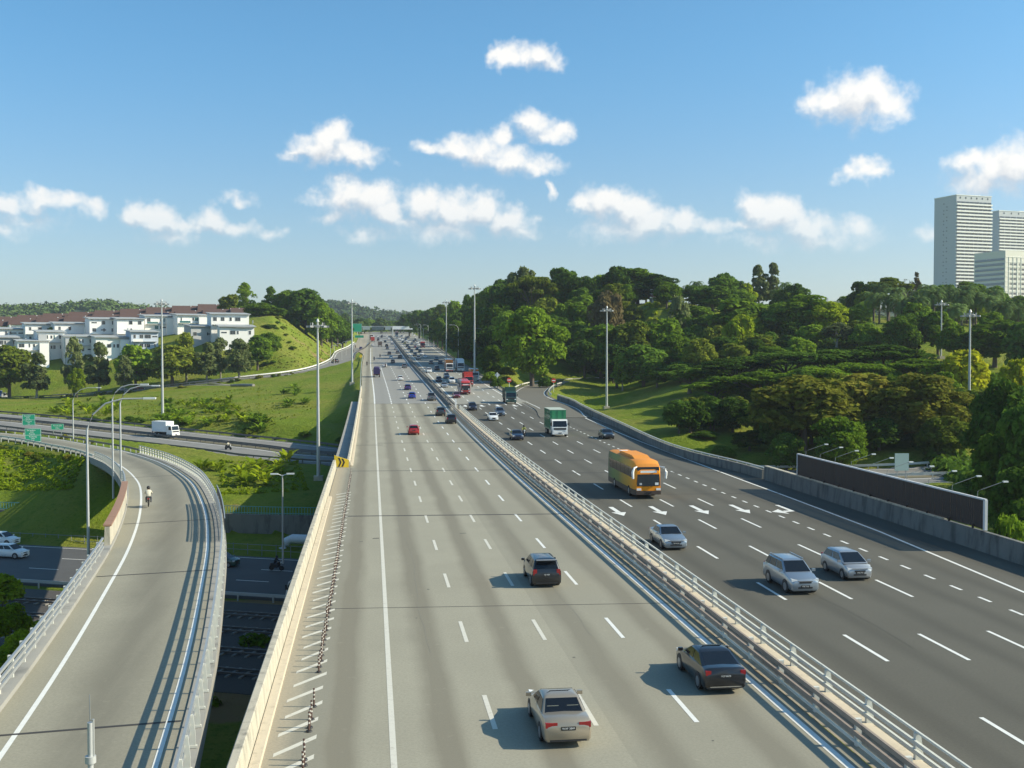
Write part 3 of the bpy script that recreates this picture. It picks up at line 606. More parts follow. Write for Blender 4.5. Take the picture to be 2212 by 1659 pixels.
# flexible delineator posts
DPM = {'post': MB().tube([(0, 0, .05), (0, 0, .74)], .036, 8).mesh('post', mat('post_brown', (.085, .045, .035), .6, var=.2)), 'base': MB().tube([(0, 0, 0), (0, 0, .06)], [.13, .1], 10).mesh('base', BLACK),
       'band': MB().tube([(0, 0, 0), (0, 0, .06)], .038, 8).mesh('band', mat('dull_white_band', (.55, .53, .47), .6))}
by = list(np.arange(48.4, 124, .9))+[36.9, 37.4, 40.2, 40.6, 41.5, 43.0, 36.2, 47.6]
for y in by:
    t = thing('delineator_post', 'short dark flexible post with white bands edging the hatched shoulder', 'bollard', (-2.28+rnd.uniform(-.03, .03), y, 0), group='delineator posts along the hatching')
    t.rotation_euler = (rnd.uniform(-.03, .03), rnd.uniform(-.03, .03), 0)
    obj('base', DPM['base'], t); obj('post', DPM['post'], t)
    for z in (.30, .46, .62): obj('band', DPM['band'], t, (0, 0, z))
# median: brown double rail and pale bridge railing
rail_fence('median_guard_rail', 'weathered brown triple-rail barrier on the near side of the median', 'barrier', yl(16.75, -10, 236, 5), [(-.06, .92, .10, .17), (-.06, .53, .10, .17)], (.10, .20, .16, 1.0, 3.65, 'box'), RAIL_B, STEEL_W, start=1.2)
rail_fence('bridge_railing', 'pale steel railing with top tube and two beams on the far side of the median', 'railing', yl(18.05, -10, 226, 5), [(0, 1.13, .08, .08), (-.10, .80, .10, .14), (-.10, .50, .10, .14)], (.05, .28, .15, 1.1, 3.65, 'wedge'), STEEL_W, STEEL_W, start=3.1)
MB().sweep(yl(17.95, -10, 226, 8), [(-.3, .035), (.25, .035), (.22, .2), (-.27, .22)]).build('plinth', MATS['dusty_kerb'], bpy.data.objects['bridge_railing'], org=(18.05, -10., 0.))
mg = rail_fence('median_guard_rail', 'long dark double guard rail splitting the carriageways towards the hill', 'guard rail', yl(16.6, 232, 940, 10), [(0, .72, .22, .3), (.9, .72, .22, .3)], (.45, .16, .16, .8, 8, 'box'), RAIL_D, RAIL_D)
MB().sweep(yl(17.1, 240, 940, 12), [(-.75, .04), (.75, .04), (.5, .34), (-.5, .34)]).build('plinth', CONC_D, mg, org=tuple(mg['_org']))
end = thing('barrier_end_post', 'white marker post at the head of the pale median railing', 'post', (17.6, 231, prof(231)))
MB().box((0, 0, .9), (.35, .25, 2.2)).build('panel', WHITE, end); MB().box((0, .2, .3), (1., .4, .9)).build('base', CONC, end)
MB().sweep(yl(16.68, -10, 236, 6), [(-.04, .2), (.04, .2), (.04, .28), (-.04, .28)]).build('lower_rail', STEEL_W, bpy.data.objects['median_guard_rail'], org=(16.75, -10., 0.))
# right side wall, parapet towards the loop, loop barriers
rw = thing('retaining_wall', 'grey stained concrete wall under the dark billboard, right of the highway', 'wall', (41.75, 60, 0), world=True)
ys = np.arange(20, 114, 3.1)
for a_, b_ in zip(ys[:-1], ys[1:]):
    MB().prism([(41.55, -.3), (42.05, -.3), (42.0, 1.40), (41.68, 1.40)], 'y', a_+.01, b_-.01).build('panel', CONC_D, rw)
MB().prism([(41.62, 1.405), (42.04, 1.405), (42.04, 1.5), (41.62, 1.5)], 'y', 76, 112.8).build('coping', CONC, rw)
WB = [(41.75, 113.3, 0.02), UR(1600, 1020), UR(1449, 978), UR(1338, 926), UR(1262, 889), UR(1236, 874), UR(1205, 863)]
WBS = spline(WB, 6)
wl = thing('concrete_parapet', 'shaded concrete parapet with steel top rail sweeping from the wall to the loop ramp', 'parapet', WB[0], world=True)
MB().sweep(WBS, [(-.2, -.4), (.2, -.4), (.2, .98), (-.2, .98)]).build('wall', CONC_D, wl)
MB().sweep(WBS, [(-.06, 1.14), (.06, 1.14), (.06, 1.26), (-.06, 1.26)]).build('top_rail', STEEL_W, wl)
pm_ = MB().box((0, 0, 1.12), (.1, .1, .2)).mesh('rail_post', STEEL)
for (p, a) in resample(WBS, 2.5): obj('rail_post', pm_, wl, (p[0]-WB[0][0], p[1]-WB[0][1], p[2]-WB[0][2]), a)
rail_fence('guard_rail', 'steel guard rail round the inside of the loop ramp bend', 'guard rail', offs(LOOP[18:], 5.1), [(0, .62, .1, .32)], (.12, .14, .14, .75, 4, 'box'), STEEL_W, STEEL)
rail_fence('guard_rail', 'pale guard rail round the outer edge of the loop ramp', 'guard rail', offs(LOOP[24:], -5.1), [(0, .62, .1, .32)], (-.12, .14, .14, .75, 4, 'box'), STEEL_W, STEEL_W)
rail_fence('guard_rail', 'dark guard rail on the outer edge of the oncoming carriageway past the loop ramp', 'guard rail', [(float(np.interp(y, [262, 326, 488, 709, 900], [34.6, 34.9, 36.4, 39.7, 39.7])), y, prof(y)) for y in np.linspace(268, 880, 60)], [(0, .62, .12, .34)], (.14, .15, .15, .75, 4, 'box'), RAIL_D, RAIL_D)
# ramp railings
RRAIL = [p for p in RAMP if 5 < p[1] < 178]
rail_fence('ramp_railing', 'grey railing with slotted posts on the right edge of the flyover', 'railing', offs(RRAIL, 3.95, .2), [(0, 1.12, .10, .12), (-.02, .80, .08, .12), (-.02, .48, .08, .12)], (.1, .2, .07, 1.12, 2.1, 'wedge'), STEEL, STEEL_W, start=1.)
RL1 = [p for p in RAMP if 5 < p[1] < 79]; RL2 = [p for p in RAMP if 79 < p[1] < 108]; RL3 = [p for p in RAMP if 106 < p[1] < 170]
rail_fence('ramp_railing', 'three-bar grey steel railing on the near left edge of the flyover', 'railing', offs(RL1, -3.85, .27), [(0, .86, .12, .12), (.02, .56, .1, .14), (.02, .27, .1, .14)], (-.12, .22, .14, .88, 2.3, 'box'), STEEL, STEEL_W, start=1.)
rp = thing('concrete_parapet', 'solid concrete parapet with brown coping on the left of the flyover', 'parapet', RL2[0], world=True)
MB().sweep(offs(RL2, -3.8), [(-.22, .2), (.2, .2), (.16, 1.5), (-.16, 1.5)]).build('wall', CONC, rp)
cpm = mat('brown_coping', (.30, .17, .11), .8, var=.15, vs=2)
cps = resample(offs(RL2, -3.8), 1.9, .9)
cpo = MB().box((0, 0, 0), (.55, 1.84, .12)).mesh('coping_slab', cpm)
for (p, a) in cps: obj('coping_slab', cpo, rp, (p[0]-RL2[0][0], p[1]-RL2[0][1], p[2]+1.6-RL2[0][2]), a)
rail_fence('ramp_railing', 'grey bar railing on the far left bend of the flyover', 'railing', offs(RL3, -3.85, .27), [(0, .86, .12, .12), (.02, .56, .1, .14), (.02, .27, .1, .14)], (-.12, .22, .14, .88, 2.3, 'box'), STEEL, STEEL_W)
RE = [p for p in RAMP if p[1] > 168]
rail_fence('guard_rail', 'low guard rail along the grass side of the flyover approach, before the green signs', 'guard rail', offs(RE, -4.1), [(0, .6, .1, .3)], (-.12, .14, .14, .72, 4, 'box'), STEEL_W, STEEL)
rail_fence('guard_rail', 'low guard rail between the flyover approach and the expressway', 'guard rail', offs(RE[2:], 4.1), [(0, .6, .1, .3)], (.12, .14, .14, .72, 4, 'box'), RAIL_D, STEEL)
# dark mesh screen on the flyover
ms = [p for p in RAMP if 78 < p[1] < 102]; mo = offs(ms, 4.16, .22)
sc = thing('mesh_screen', 'dark mesh screen panel fixed to the right railing of the flyover', 'screen', mo[0], world=True)
DKM = mat('dark_mesh', (.05, .055, .055), .8)
MB().sweep(mo, [(-.03, 1.55), (.03, 1.55), (.03, 1.62), (-.03, 1.62)]).build('top_bar', STEEL, sc)
mb = MB()
for (p, a) in resample(mo, .16):
    mb.box((p[0], p[1], p[2]+.8), (.015, .055, 1.5), a)
mb.build('mesh_bars', DKM, sc)['kind'] = 'stuff'
for z in (.2, .5, .8, 1.1, 1.4): MB().sweep(mo, [(-.012, z), (.012, z), (.012, z+.03), (-.012, z+.03)]).build('mesh_wire', DKM, sc)
# expressway rails
EL_ = [p for p in EXPW if -150 < p[0] < 20]; EV = [p for p in EXPW if 40 < p[0] < 220]
for d_, lab in ((-12.9, 'far side of the expressway below the meadow'), (-.75, 'middle of the expressway, meadow side'), (.75, 'middle of the expressway, flyover side'), (12.9, 'near side of the expressway')):
    rail_fence('guard_rail', 'dark weathered guard rail in the '+lab if 'middle' in lab else 'dark guard rail on the '+lab, 'guard rail', offs(EL_, d_), [(0, .62, .12, .36)], (0, .14, .14, .75, 4, 'box'), RAIL_D, RAIL_D)
for d_, lab in ((-12.9, 'pale guard rail behind the road sign board below the brown trees'), (.9, 'pale guard rail in the middle of the road behind the dark billboard'), (12.9, 'pale guard rail just behind the dark billboard wall')):
    rail_fence('guard_rail', lab, 'guard rail', offs(EV, d_), [(0, .62, .12, .36)], (0, .14, .14, .75, 4, 'box'), STEEL_W, STEEL_W)
rail_fence('guard_rail', 'long pale guard rail along the slip road under the grassy hill', 'guard rail', offs([p for p in FARR if p[0] > -130], -5.2), [(0, .66, .14, .42)], (-.1, .14, .14, .75, 6, 'box'), WHITE, STEEL_W)
rail_fence('guard_rail', 'dull guard rail on the meadow side of the slip road', 'guard rail', offs([p for p in FARR if p[0] > -200], 5.3), [(0, .62, .12, .34)], (.1, .14, .14, .75, 5, 'box'), RAIL_D, RAIL_D)
# valley: retaining wall, fences, tracks, pipe
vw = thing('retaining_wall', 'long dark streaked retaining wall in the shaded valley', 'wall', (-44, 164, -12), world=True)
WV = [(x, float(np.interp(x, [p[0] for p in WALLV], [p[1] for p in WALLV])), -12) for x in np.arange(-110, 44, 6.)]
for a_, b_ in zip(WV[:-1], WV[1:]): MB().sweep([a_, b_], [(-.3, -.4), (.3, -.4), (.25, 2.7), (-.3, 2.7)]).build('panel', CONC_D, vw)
WT = [(p[0], p[1]+.1, -9.3) for p in WV]
TEAL = mat('teal_paint', (.10, .34, .36), .5, var=.15, vs=2); FEN_D = mat('grey_paint', (.20, .22, .23), .6)
fx = thing('fence', 'blue-green picket fence along the top of the valley retaining wall', 'fence', WT[0], world=True)
for z in (.15, 1.05): MB().sweep(WT, [(-.03, z), (.03, z), (.03, z+.07), (-.03, z+.07)]).build('rail', TEAL, fx)
pk = MB().box((0, 0, .55), (.06, .05, 1.1)).mesh('picket', TEAL)
for (p, a) in resample([q for q in WT if q[0] < 10], .42): obj('picket', pk, fx, (p[0]-WT[0][0], p[1]-WT[0][1], p[2]-WT[0][2]), a)
VF = vpath(13.4, -75, 42)
fy = rail_fence('fence', 'low grey fence beside the shaded valley road', 'fence', VF, [(0, 1.0, .06, .06), (0, .3, .06, .06)], (0, .07, .07, 1.1, 2.0, 'box'), FEN_D, FEN_D)
rail_fence('guard_rail', 'guard rail between the valley road and the railway tracks', 'guard rail', vpath(-11.2, -75, 42), [(0, .62, .1, .3)], (0, .14, .14, .72, 4, 'box'), STEEL, STEEL)
SLP = MB().box((0, 0, .05), (2.5, .24, .16)).mesh('sleeper', mat('sleeper_concrete', (.22, .21, .19), .9, var=.2)); RSM = mat('rail_steel', (.16, .14, .13), .4, metal=.7)
for off, lab in ((-17.5, 'railway track nearest the valley road'), (-23, 'second railway track from the valley road'), (-29.5, 'third railway track from the valley road'), (-35, 'railway track farthest from the valley road')):
    P = vpath(off, -80, 50, -11.95); t = thing('railway_track', lab, 'railway track', P[0], world=True)
    for d_ in (-.55, .55): MB().sweep(offs(P, d_), [(-.04, .1), (.04, .1), (.04, .28), (-.04, .28)]).build('rail', RSM, t)
    for (p, a) in resample(P, 1.2): obj('sleeper', SLP, t, (p[0]-P[0][0], p[1]-P[0][1], p[2]-P[0][2]), a)
pi_ = thing('water_pipe', 'fat white water pipe with elbow ends crossing the grass verge', 'pipe', (-13.5, 149.2, -12), world=True)
pa, pb = vline(VC, 18.3, -4), vline(VC, 18.3, 16)
MB().tube([(pa[0]-.7, pa[1]+.2, -12.4), (pa[0]-.3, pa[1]+.1, -11.4), (pa[0]+.5, pa[1], -11.0), (pb[0], pb[1], -10.9)], .62, 14).build('pipe', mat('pale_pipe', (.60, .66, .70), .5, var=.1), pi_, smooth=50)
MB().tube([((pa[0]+pb[0])/2-4, (pa[1]+pb[1])/2+1.5, -10.9), ((pa[0]+pb[0])/2-4, (pa[1]+pb[1])/2+1.5, -9.6)], .18, 8).disc(((pa[0]+pb[0])/2-4, (pa[1]+pb[1])/2+1.5, -9.5), .5, 'z', .08).build('valve', FEN_D, pi_)
# ================================================================ masts, lamps, signs
def mast_kit(h):
    kit = {'pole': MB().tube([(0, 0, -1), (0, 0, h)], [.34, .14], 12).mesh('pole', POLE, 60), 'ring': MB().tube([(.9*math.cos(a), .9*math.sin(a), h-.6) for a in np.linspace(0, 2*math.pi, 13)], .06, 6, cap=False).mesh('lamp_ring', POLE),
           'plinth': MB().box((0, 0, .1), (1.5, 1.5, 1.2)).mesh('plinth', CONC), 'cap': MB().tube([(0, 0, h), (0, 0, h+.5)], [.3, .1], 8).mesh('cap', POLE),
           'flood': MB().box((0, .35, -.05), (.6, .7, .3)).box((0, 0, .25), (.1, .1, .7)).mesh('floodlight', mat('lamp_housing', (.30, .31, .31), .5))}
    return kit
KITS = {}
def high_mast(x, y, D, h, label, ybase=None):
    p = DP(x, y, D); z = hz(p[0], p[1]); zt = p[2]; hh = zt-z; k = round(h, 1)
    if k not in KITS: KITS[k] = mast_kit(h)
    K = KITS[k]; t = thing('high_mast_light', label, 'light mast', (p[0], p[1], zt-h))
    obj('plinth', K['plinth'], t, (0, 0, max(0, h-hh))); obj('pole', K['pole'], t); obj('lamp_ring', K['ring'], t); obj('cap', K['cap'], t)
    for i in range(8):
        a = i*math.pi/4; obj('floodlight', K['flood'], t, (1.15*math.cos(a), 1.15*math.sin(a), h-.75), a-math.pi/2)
    return t
high_mast(349, 650, 272, 30, 'tall mast light on the meadow by the white box truck')
high_mast(686, 695, 180, 30, 'tallest nearest mast light rising from the shaded valley slope')
high_mast(760, 650, 331, 30, 'mast light standing on the grass bank at the edge of the highway')
high_mast(1311, 665, 291, 27, 'mast light on the grass inside the loop ramp')
high_mast(1025, 618, 330, 28, 'mast light on the grass mound right of the oncoming trucks')
high_mast(964, 650, 470, 30, 'far mast light by the guard rail before the bend')
high_mast(2096, 674, 215, 27, 'mast light in front of the bright yellow-green tree')
high_mast(2034, 652, 300, 26, 'thin mast light among the oil palms on the right')
def street_lamp(x, ytop, D, label, arm=2.2, h=None, dirx=1, dbl=False, group=None, zb=None):
    p = DP(x, ytop, D); z = hz(p[0], p[1]) if zb is None else zb; h = p[2]-z
    t = thing('street_lamp', label, 'street lamp', (p[0], p[1], z), group=group)
    pts = [(0, 0, -.5), (0, 0, h*.5), (0, 0, h-arm*.55)]
    if not dbl:
        pts += [(dirx*arm*.10, 0, h-arm*.28), (dirx*arm*.32, 0, h-arm*.08), (dirx*arm*.62, 0, h), (dirx*arm, 0, h+.02)]
        r = [.13, .10, .085]+[.06]*4
        MB().tube(pts, r, 8).build('pole', POLE, t, smooth=60)
        MB().box((dirx*(arm+.35), 0, h+.03), (.9, .3, .14)).build('lamp_head', mat('lamp_head_white', (.72, .74, .72), .4), t)
    else:
        MB().tube([(0, 0, -.5), (0, 0, h)], [.13, .08], 8).build('pole', POLE, t, smooth=60)
        for s in (-1, 1): MB().tube([(0, 0, h-.1), (s*.5, 0, h+.1)], .05, 6).box((s*.95, 0, h+.13), (.9, .32, .15)).build('lamp_head', mat('lamp_head_white', (.72, .74, .72), .4), t)
    return t
street_lamp(187, 862, 82, 'nearest curved street lamp left of the flyover railing', arm=4.2, zb=-5)
street_lamp(242, 831, 128, 'left of the two curved street lamps behind the flyover parapet', arm=3.3, zb=-3)
street_lamp(259, 834, 122, 'right of the two curved street lamps behind the flyover parapet', arm=3.5, zb=-3)
street_lamp(157, 838, 205, 'curved street lamp beside the flyover approach, right of the green signs', arm=4.3, zb=-3.4)
street_lamp(610, 1026, 132, 'double-headed street lamp rising from the shaded valley road', dbl=True, zb=-12)
street_lamp(990, 702, 470, 'curved lamp right of the far mast light', arm=3., dirx=-1)
street_lamp(1044, 709, 430, 'curved lamp behind the white sign backs on the mound', arm=3., dirx=-1)
for i, (x, yt, D) in enumerate([(937, 703, 640), (925, 702, 690), (915, 708, 740), (909, 700, 790), (903, 702, 840), (897, 704, 900)]): street_lamp(x, yt, D, 'thin lamp in the far row of lamps along the oncoming carriageway', arm=2.5, dirx=-1, group='far row of lamps on the right')
for i, (x, yt, D) in enumerate([(722, 742, 480), (738, 738, 500), (714, 746, 470), (747, 735, 530)]): street_lamp(x, yt, D, 'thin lamp in the row along the slip road below the hill', arm=2., dirx=1, group='slip road lamps')
def board(name, x, y, D, w, h, m, label, posts=2, ph=2.2, texts=(), face=0., back=None, cat='road sign', border=True, split=None):
    p = DP(x, y, D); t = thing(name, label, cat, (p[0], p[1], p[2]-h/2-ph), face)     # x, y: centre of the panel
    MB().box((0, 0, ph+h/2), (w, .06, h)).build('panel', m, t)
    if border:
        mb = MB(); e = .045*h**.5
        for (c, d) in (((0, -.036, ph+e), (w-e, .008, e*.6)), ((0, -.036, ph+h-e), (w-e, .008, e*.6)), ((-w/2+e, -.036, ph+h/2), (e*.6, .009, h-e)), ((w/2-e, -.036, ph+h/2), (e*.6, .009, h-e))): mb.box(c, d)
        if split: mb.box((0, -.036, ph+h*split), (w-e, .007, e*.6))
        mb.build('border', SIGN_W, t)
    for k in range(posts):
        xx = (k-(posts-1)/2)*w*.62; MB().box((xx, .08, (ph+h*.9)/2-1), (.12, .1, ph+h*.9+2)).build('post', STEEL, t)
    for (s, sz, tx, tz) in texts: text_part(s, sz, SIGN_W, t, (tx*w, -.041, ph+tz*h), (math.pi/2, 0, 0))
    return t
board('road_sign', 62, 907, 246, 2.7, 2.45, GREEN_S, 'upper green direction sign on two white posts by the flyover approach', ph=2., texts=[('Seremban', .36, -.1, .86), ('KLIA', .3, -.06, .73), ('Kajang', .34, -.06, .60), ('Puchong', .36, 0, .38), ('UPM', .3, 0, .24), ('USJ', .3, 0, .1)], split=.5, face=.1)
board('road_sign', 71, 940, 205, 2.85, 2.5, GREEN_S, 'lower green direction sign on two white posts at the grass edge', ph=2., texts=[('Seremban', .38, -.1, .86), ('KLIA', .32, -.06, .73), ('Kajang', .36, -.06, .60), ('Puchong', .38, 0, .38), ('UPM', .32, 0, .24), ('USJ', .32, 0, .1)], split=.5, face=.12)
board('road_sign', 124, 922, 232, 2.5, 1.25, GREEN_S, 'wide low green sign beside the expressway', ph=1.6, texts=[('Puncak Jalil', .38, 0, .68), ('500m', .36, 0, .28)], face=.14)
board('road_sign', 1038, 738, 420, 4.6, 2.2, SIGN_B, 'pale sign back on posts by the mound', ph=2.6, border=False, posts=3)
board('road_sign', 1948, 998, 165, 2.2, 2.6, mat('sign_back_green', (.30, .42, .40), .6), 'pale blue-green back of a sign board behind the dark billboard', ph=2.4, border=False)
for (x, y, D, lab) in ((1100, 821, 292, 'round red no-entry sign on the gore left of the loop ramp'), (1196, 822, 300, 'round red no-entry sign right of the loop ramp bend')):
    p = DP(x, y, D); t = thing('no_entry_sign', lab, 'road sign', (p[0], p[1], hz(p[0], p[1])))
    h = p[2]-t.location.z; MB().tube([(0, .05, -.6), (0, .05, h)], .05, 8).build('post', SIGN_W, t); MB().disc((0, 0, h), .62, 'y', .05, 24).build('disc', RED_S, t); MB().box((0, -.03, h), (.95, .01, .22)).build('bar', SIGN_W, t)
p = DP(1074, 810, 302); t = thing('diamond_sign', 'grey back of a diamond warning sign on the gore grass', 'road sign', (p[0], p[1], hz(p[0], p[1]))); h = p[2]-t.location.z
MB().prism([(-.75, h), (0, h+.75), (.75, h), (0, h-.75)], 'y', -.02, .02).build('panel', SIGN_B, t); MB().box((0, -.06, h/2+.2), (.1, .08, h+1)).build('post', SIGN_W, t)
p = DP(967, 742, 640); t = thing('diamond_sign', 'far diamond sign back beyond the shaded stretch of road', 'road sign', (p[0]-16, p[1], prof(p[1]))); MB().prism([(-.75, 3), (0, 3.75), (.75, 3), (0, 2.25)], 'y', -.02, .02).build('panel', SIGN_B, t); MB().box((0, -.06, 1.6), (.1, .08, 4)).build('post', SIGN_W, t)
# yellow warning sign at the slip road nose
t = thing('warning_sign', 'yellow diamond sign at the nose between highway and slip road', 'road sign', (-4.4, 470, prof(470)-.5)); MB().prism([(-.8, 2.4), (0, 3.2), (.8, 2.4), (0, 1.6)], 'y', -.03, .03).build('panel', YEL_S, t); MB().box((0, .06, 1.2), (.1, .08, 3)).build('post', STEEL, t)
# far gantry and green signs
gz = prof(900); g = thing('sign_gantry', 'far grey sign gantry spanning the outgoing lanes', 'gantry', (4, 900, gz))
for x in (-15, 13.4): MB().tube([(x, 0, -1), (x, 0, 9.2)], .28, 8).build('post', POLE, g)
MB().box((-.8, 0, 8.6), (28.6, .5, .9)).build('beam', POLE, g)
for x, w, m_ in ((-8, 6, mat('gantry_sign_grey', (.30, .36, .36), .6)), (1.5, 9.5, mat('gantry_sign_dark', (.06, .10, .11), .6)), (9.5, 4.5, MATS['gantry_sign_grey'])): MB().box((x, -.4, 7.4), (w, .12, 2.6)).build('sign_panel', m_, g)
g2 = thing('overhead_board', 'wide white board over the oncoming lanes beyond the traffic', 'billboard', (26, 925, prof(925)))
for x in (-8.5, 8.5): MB().tube([(x, 0, -1), (x, 0, 8)], .3, 8).build('post', POLE, g2)
MB().box((0, -.2, 7.4), (17.5, .3, 2.8)).build('panel', WHITE, g2)
board('road_sign', 776, 727, 640, 5.2, 1.5, GREEN_S, 'small green sign beside the slip road', ph=5, posts=1)
board('road_sign', 771, 708, 800, 7, 6, GREEN_S, 'large green sign on the left before the far gantry', ph=4)
# dark billboard on the wall
bb = thing('billboard', 'long dark slatted billboard seen from behind on top of the wall', 'billboard', (41.9, 86, 1.5))
SLM = mat('dark_slat', (.030, .022, .020), .7, var=.3, vs=2); FRM = mat('billboard_frame', (.62, .62, .62), .5, var=.1)
sl_ = MB().box((0, 0, 1.0), (.06, .24, 2.0)).mesh('slat', SLM)
for y in np.arange(-15.2, 18.2, .285): obj('slat', sl_, bb, (rnd.uniform(0, .02), float(y), 0))
MB().box((0, 1.4, 2.06), (.2, 33.6, .11)).build('frame_top', FRM, bb); MB().box((0, -15.35, 1.0), (.2, .24, 2.1)).build('frame_side', FRM, bb); MB().box((0, 18.25, 1.0), (.18, .14, 2.1)).build('frame_side', FRM, bb)
for z in (.35, 1.2): MB().box((.10, 1.5, z), (.08, 33, .1)).build('crossbar', SLM, bb)
brk = MB().box((-.12, 0, -.1), (.14, .1, .55)).mesh('bracket', SLM)
for y in np.arange(-14, 17, 3.2): obj('bracket', brk, bb, (0, float(y), 0))
for i, y in enumerate(np.arange(-14.2, 17.5, 3.4)):
    l_ = thing('billboard_lamp', 'floodlight on a slanting arm above the dark billboard', 'lamp', (41.95, 86+float(y), 3.66), group='floodlights along the billboard')
    MB().tube([(0, 0, -.3), (.05, 0, .35), (.3, 0, .45), (2.0, 0, 1.0)], .02, 6).build('arm', FEN_D, l_); MB().box((2.1, 0, .98), (.36, .17, .10)).build('lamp_head', MATS['lamp_head_white'], l_)
# foreground pole with antenna, standing left of the camera
fp = U(195, 1659, 7.5); d_ = DP(195, 1590, 17.5)
t = thing('antenna_pole', 'grey pole with collar and thin antenna in the foreground', 'pole', (d_[0], d_[1], -12))
zc = d_[2]+12; MB().tube([(0, 0, 0), (0, 0, zc+.22)], .045, 12).build('pole', POLE, t, smooth=60); MB().tube([(0, 0, zc-.43), (0, 0, zc-.32)], .085, 14).build('collar', POLE, t, smooth=50)
MB().tube([(.045, 0, zc-.35), (.045, 0, zc+.27)], .022, 8).build('sleeve', STEEL, t); MB().tube([(0, 0, zc+.24), (-.005, 0, zc+.67)], .008, 6).build('antenna', FEN_D, t)
# ================================================================ vegetation
def leaf_mat(name, col, col2=None, tr=.36, obv=.2):
    m = bpy.data.materials.new(name); MATS[name] = m; m.use_nodes = True; t = m.node_tree; t.nodes.clear(); out = t.nodes.new('ShaderNodeOutputMaterial')
    oi = t.nodes.new('ShaderNodeObjectInfo'); pos = t.nodes.new('ShaderNodeNewGeometry').outputs['Position']
    n = gnoise(t, pos, .45, 3, .6).outputs['Fac']; n2 = gnoise(t, pos, 3.1, 2, .6).outputs['Fac']
    x = t.nodes.new('ShaderNodeMix'); x.data_type = 'RGBA'; x.inputs[6].default_value = (*col, 1); x.inputs[7].default_value = (*(col2 or tuple(q*1.5 for q in col)), 1)
    f = math_n(t, 'MULTIPLY_ADD', n, 1.8, math_n(t, 'MULTIPLY_ADD', oi.outputs['Random'], .7, -.75), clamp=True); t.links.new(f, x.inputs[0])
    v = t.nodes.new('ShaderNodeVectorMath'); v.operation = 'SCALE'; t.links.new(x.outputs[2], v.inputs[0])
    t.links.new(math_n(t, 'MULTIPLY', math_n(t, 'MULTIPLY_ADD', oi.outputs['Random'], 2*obv, 1-obv), math_n(t, 'MULTIPLY_ADD', n2, 1.3, .35)), v.inputs['Scale'])
    d = t.nodes.new('ShaderNodeBsdfDiffuse'); tl = t.nodes.new('ShaderNodeBsdfTranslucent'); mx = t.nodes.new('ShaderNodeMixShader'); mx.inputs[0].default_value = tr
    t.links.new(v.outputs[0], d.inputs[0]); t.links.new(v.outputs[0], tl.inputs[0]); t.links.new(d.outputs[0], mx.inputs[1]); t.links.new(tl.outputs[0], mx.inputs[2])
    t.links.new(mx.outputs[0], out.inputs[0]); return m
LEAF = {'green': leaf_mat('leaf_green', (0.095, 0.179, 0.016), (0.207, 0.308, 0.025)), 'dark': leaf_mat('leaf_dark', (0.050, 0.106, 0.016), (0.118, 0.202, 0.025)), 'grey': leaf_mat('leaf_grey', (0.118, 0.157, 0.056), (0.185, 0.218, 0.078)),
        'lime': leaf_mat('leaf_lime', (0.165, 0.255, 0.012), (0.300, 0.360, 0.018)), 'yellow': leaf_mat('leaf_yellow', (0.230, 0.290, 0.010), (0.400, 0.400, 0.018)), 'brown': leaf_mat('leaf_brown', (0.151, 0.179, 0.022), (0.263, 0.241, 0.039)),
        'rust': leaf_mat('leaf_rust', (0.168, 0.146, 0.062), (0.258, 0.190, 0.090)), 'palm': leaf_mat('leaf_palm', (0.084, 0.140, 0.043), (0.151, 0.218, 0.067), .2), 'olive': leaf_mat('leaf_olive', (0.123, 0.179, 0.020), (0.241, 0.274, 0.034)),
        'far': leaf_mat('leaf_far', (0.067, 0.118, 0.034), (0.118, 0.168, 0.047), .1)}
BARK = mat('bark', (.13, .105, .08), .95, var=.35, vs=3, bump=.5); BARK_P = mat('bark_pale', (.30, .28, .24), .9, var=.3, vs=2, bump=.4)
def leaf_mesh(name, pos, nor, size, m, g, asp=1.6):
    n = len(pos); nor = nor/np.linalg.norm(nor, axis=1, keepdims=True)
    r = g.normal(size=(n, 3)); a = np.cross(nor, r); a /= np.linalg.norm(a, axis=1, keepdims=True)+1e-9; b = np.cross(nor, a)
    s = size[:, None]; v = np.empty((n, 4, 3)); a = a*s*.5*asp**.5; b = b*s*.5/asp**.5
    v[:, 0] = pos-a; v[:, 1] = pos+b*.9-a*.1; v[:, 2] = pos+a; v[:, 3] = pos-b*.9+a*.1
    v[:, 1] += nor*s*.10; v[:, 3] += nor*s*.10
    me = bpy.data.meshes.new(name); me.vertices.add(4*n); me.vertices.foreach_set('co', v.ravel()); me.loops.add(4*n); me.loops.foreach_set('vertex_index', np.arange(4*n)); me.polygons.add(n); me.polygons.foreach_set('loop_start', np.arange(0, 4*n, 4))
    me.update(); me.validate(); me.materials.append(m); return me
def blobs_to_leaves(blobs, per, leaf, g, outw=.9):
    P, Nn, Sz = [], [], []
    for (c, r) in blobs:
        k = max(8, int(per*(r[0]*r[1]*r[2])**(2/3))); d = g.normal(size=(k, 3)); d /= np.linalg.norm(d, axis=1, keepdims=True)
        d[:, 2] = np.where(d[:, 2] < -.5, -d[:, 2], d[:, 2])
        rad = (.62+.42*g.random(k)**.7)[:, None]
        P.append(np.array(c)+d*np.array(r)*rad); Nn.append(d/np.array(r)*np.mean(r)*outw+g.normal(size=(k, 3))*.55+np.array((0, 0, .35))); Sz.append(leaf*(.55+.8*g.random(k)))
    return np.concatenate(P), np.concatenate(Nn), np.concatenate(Sz)
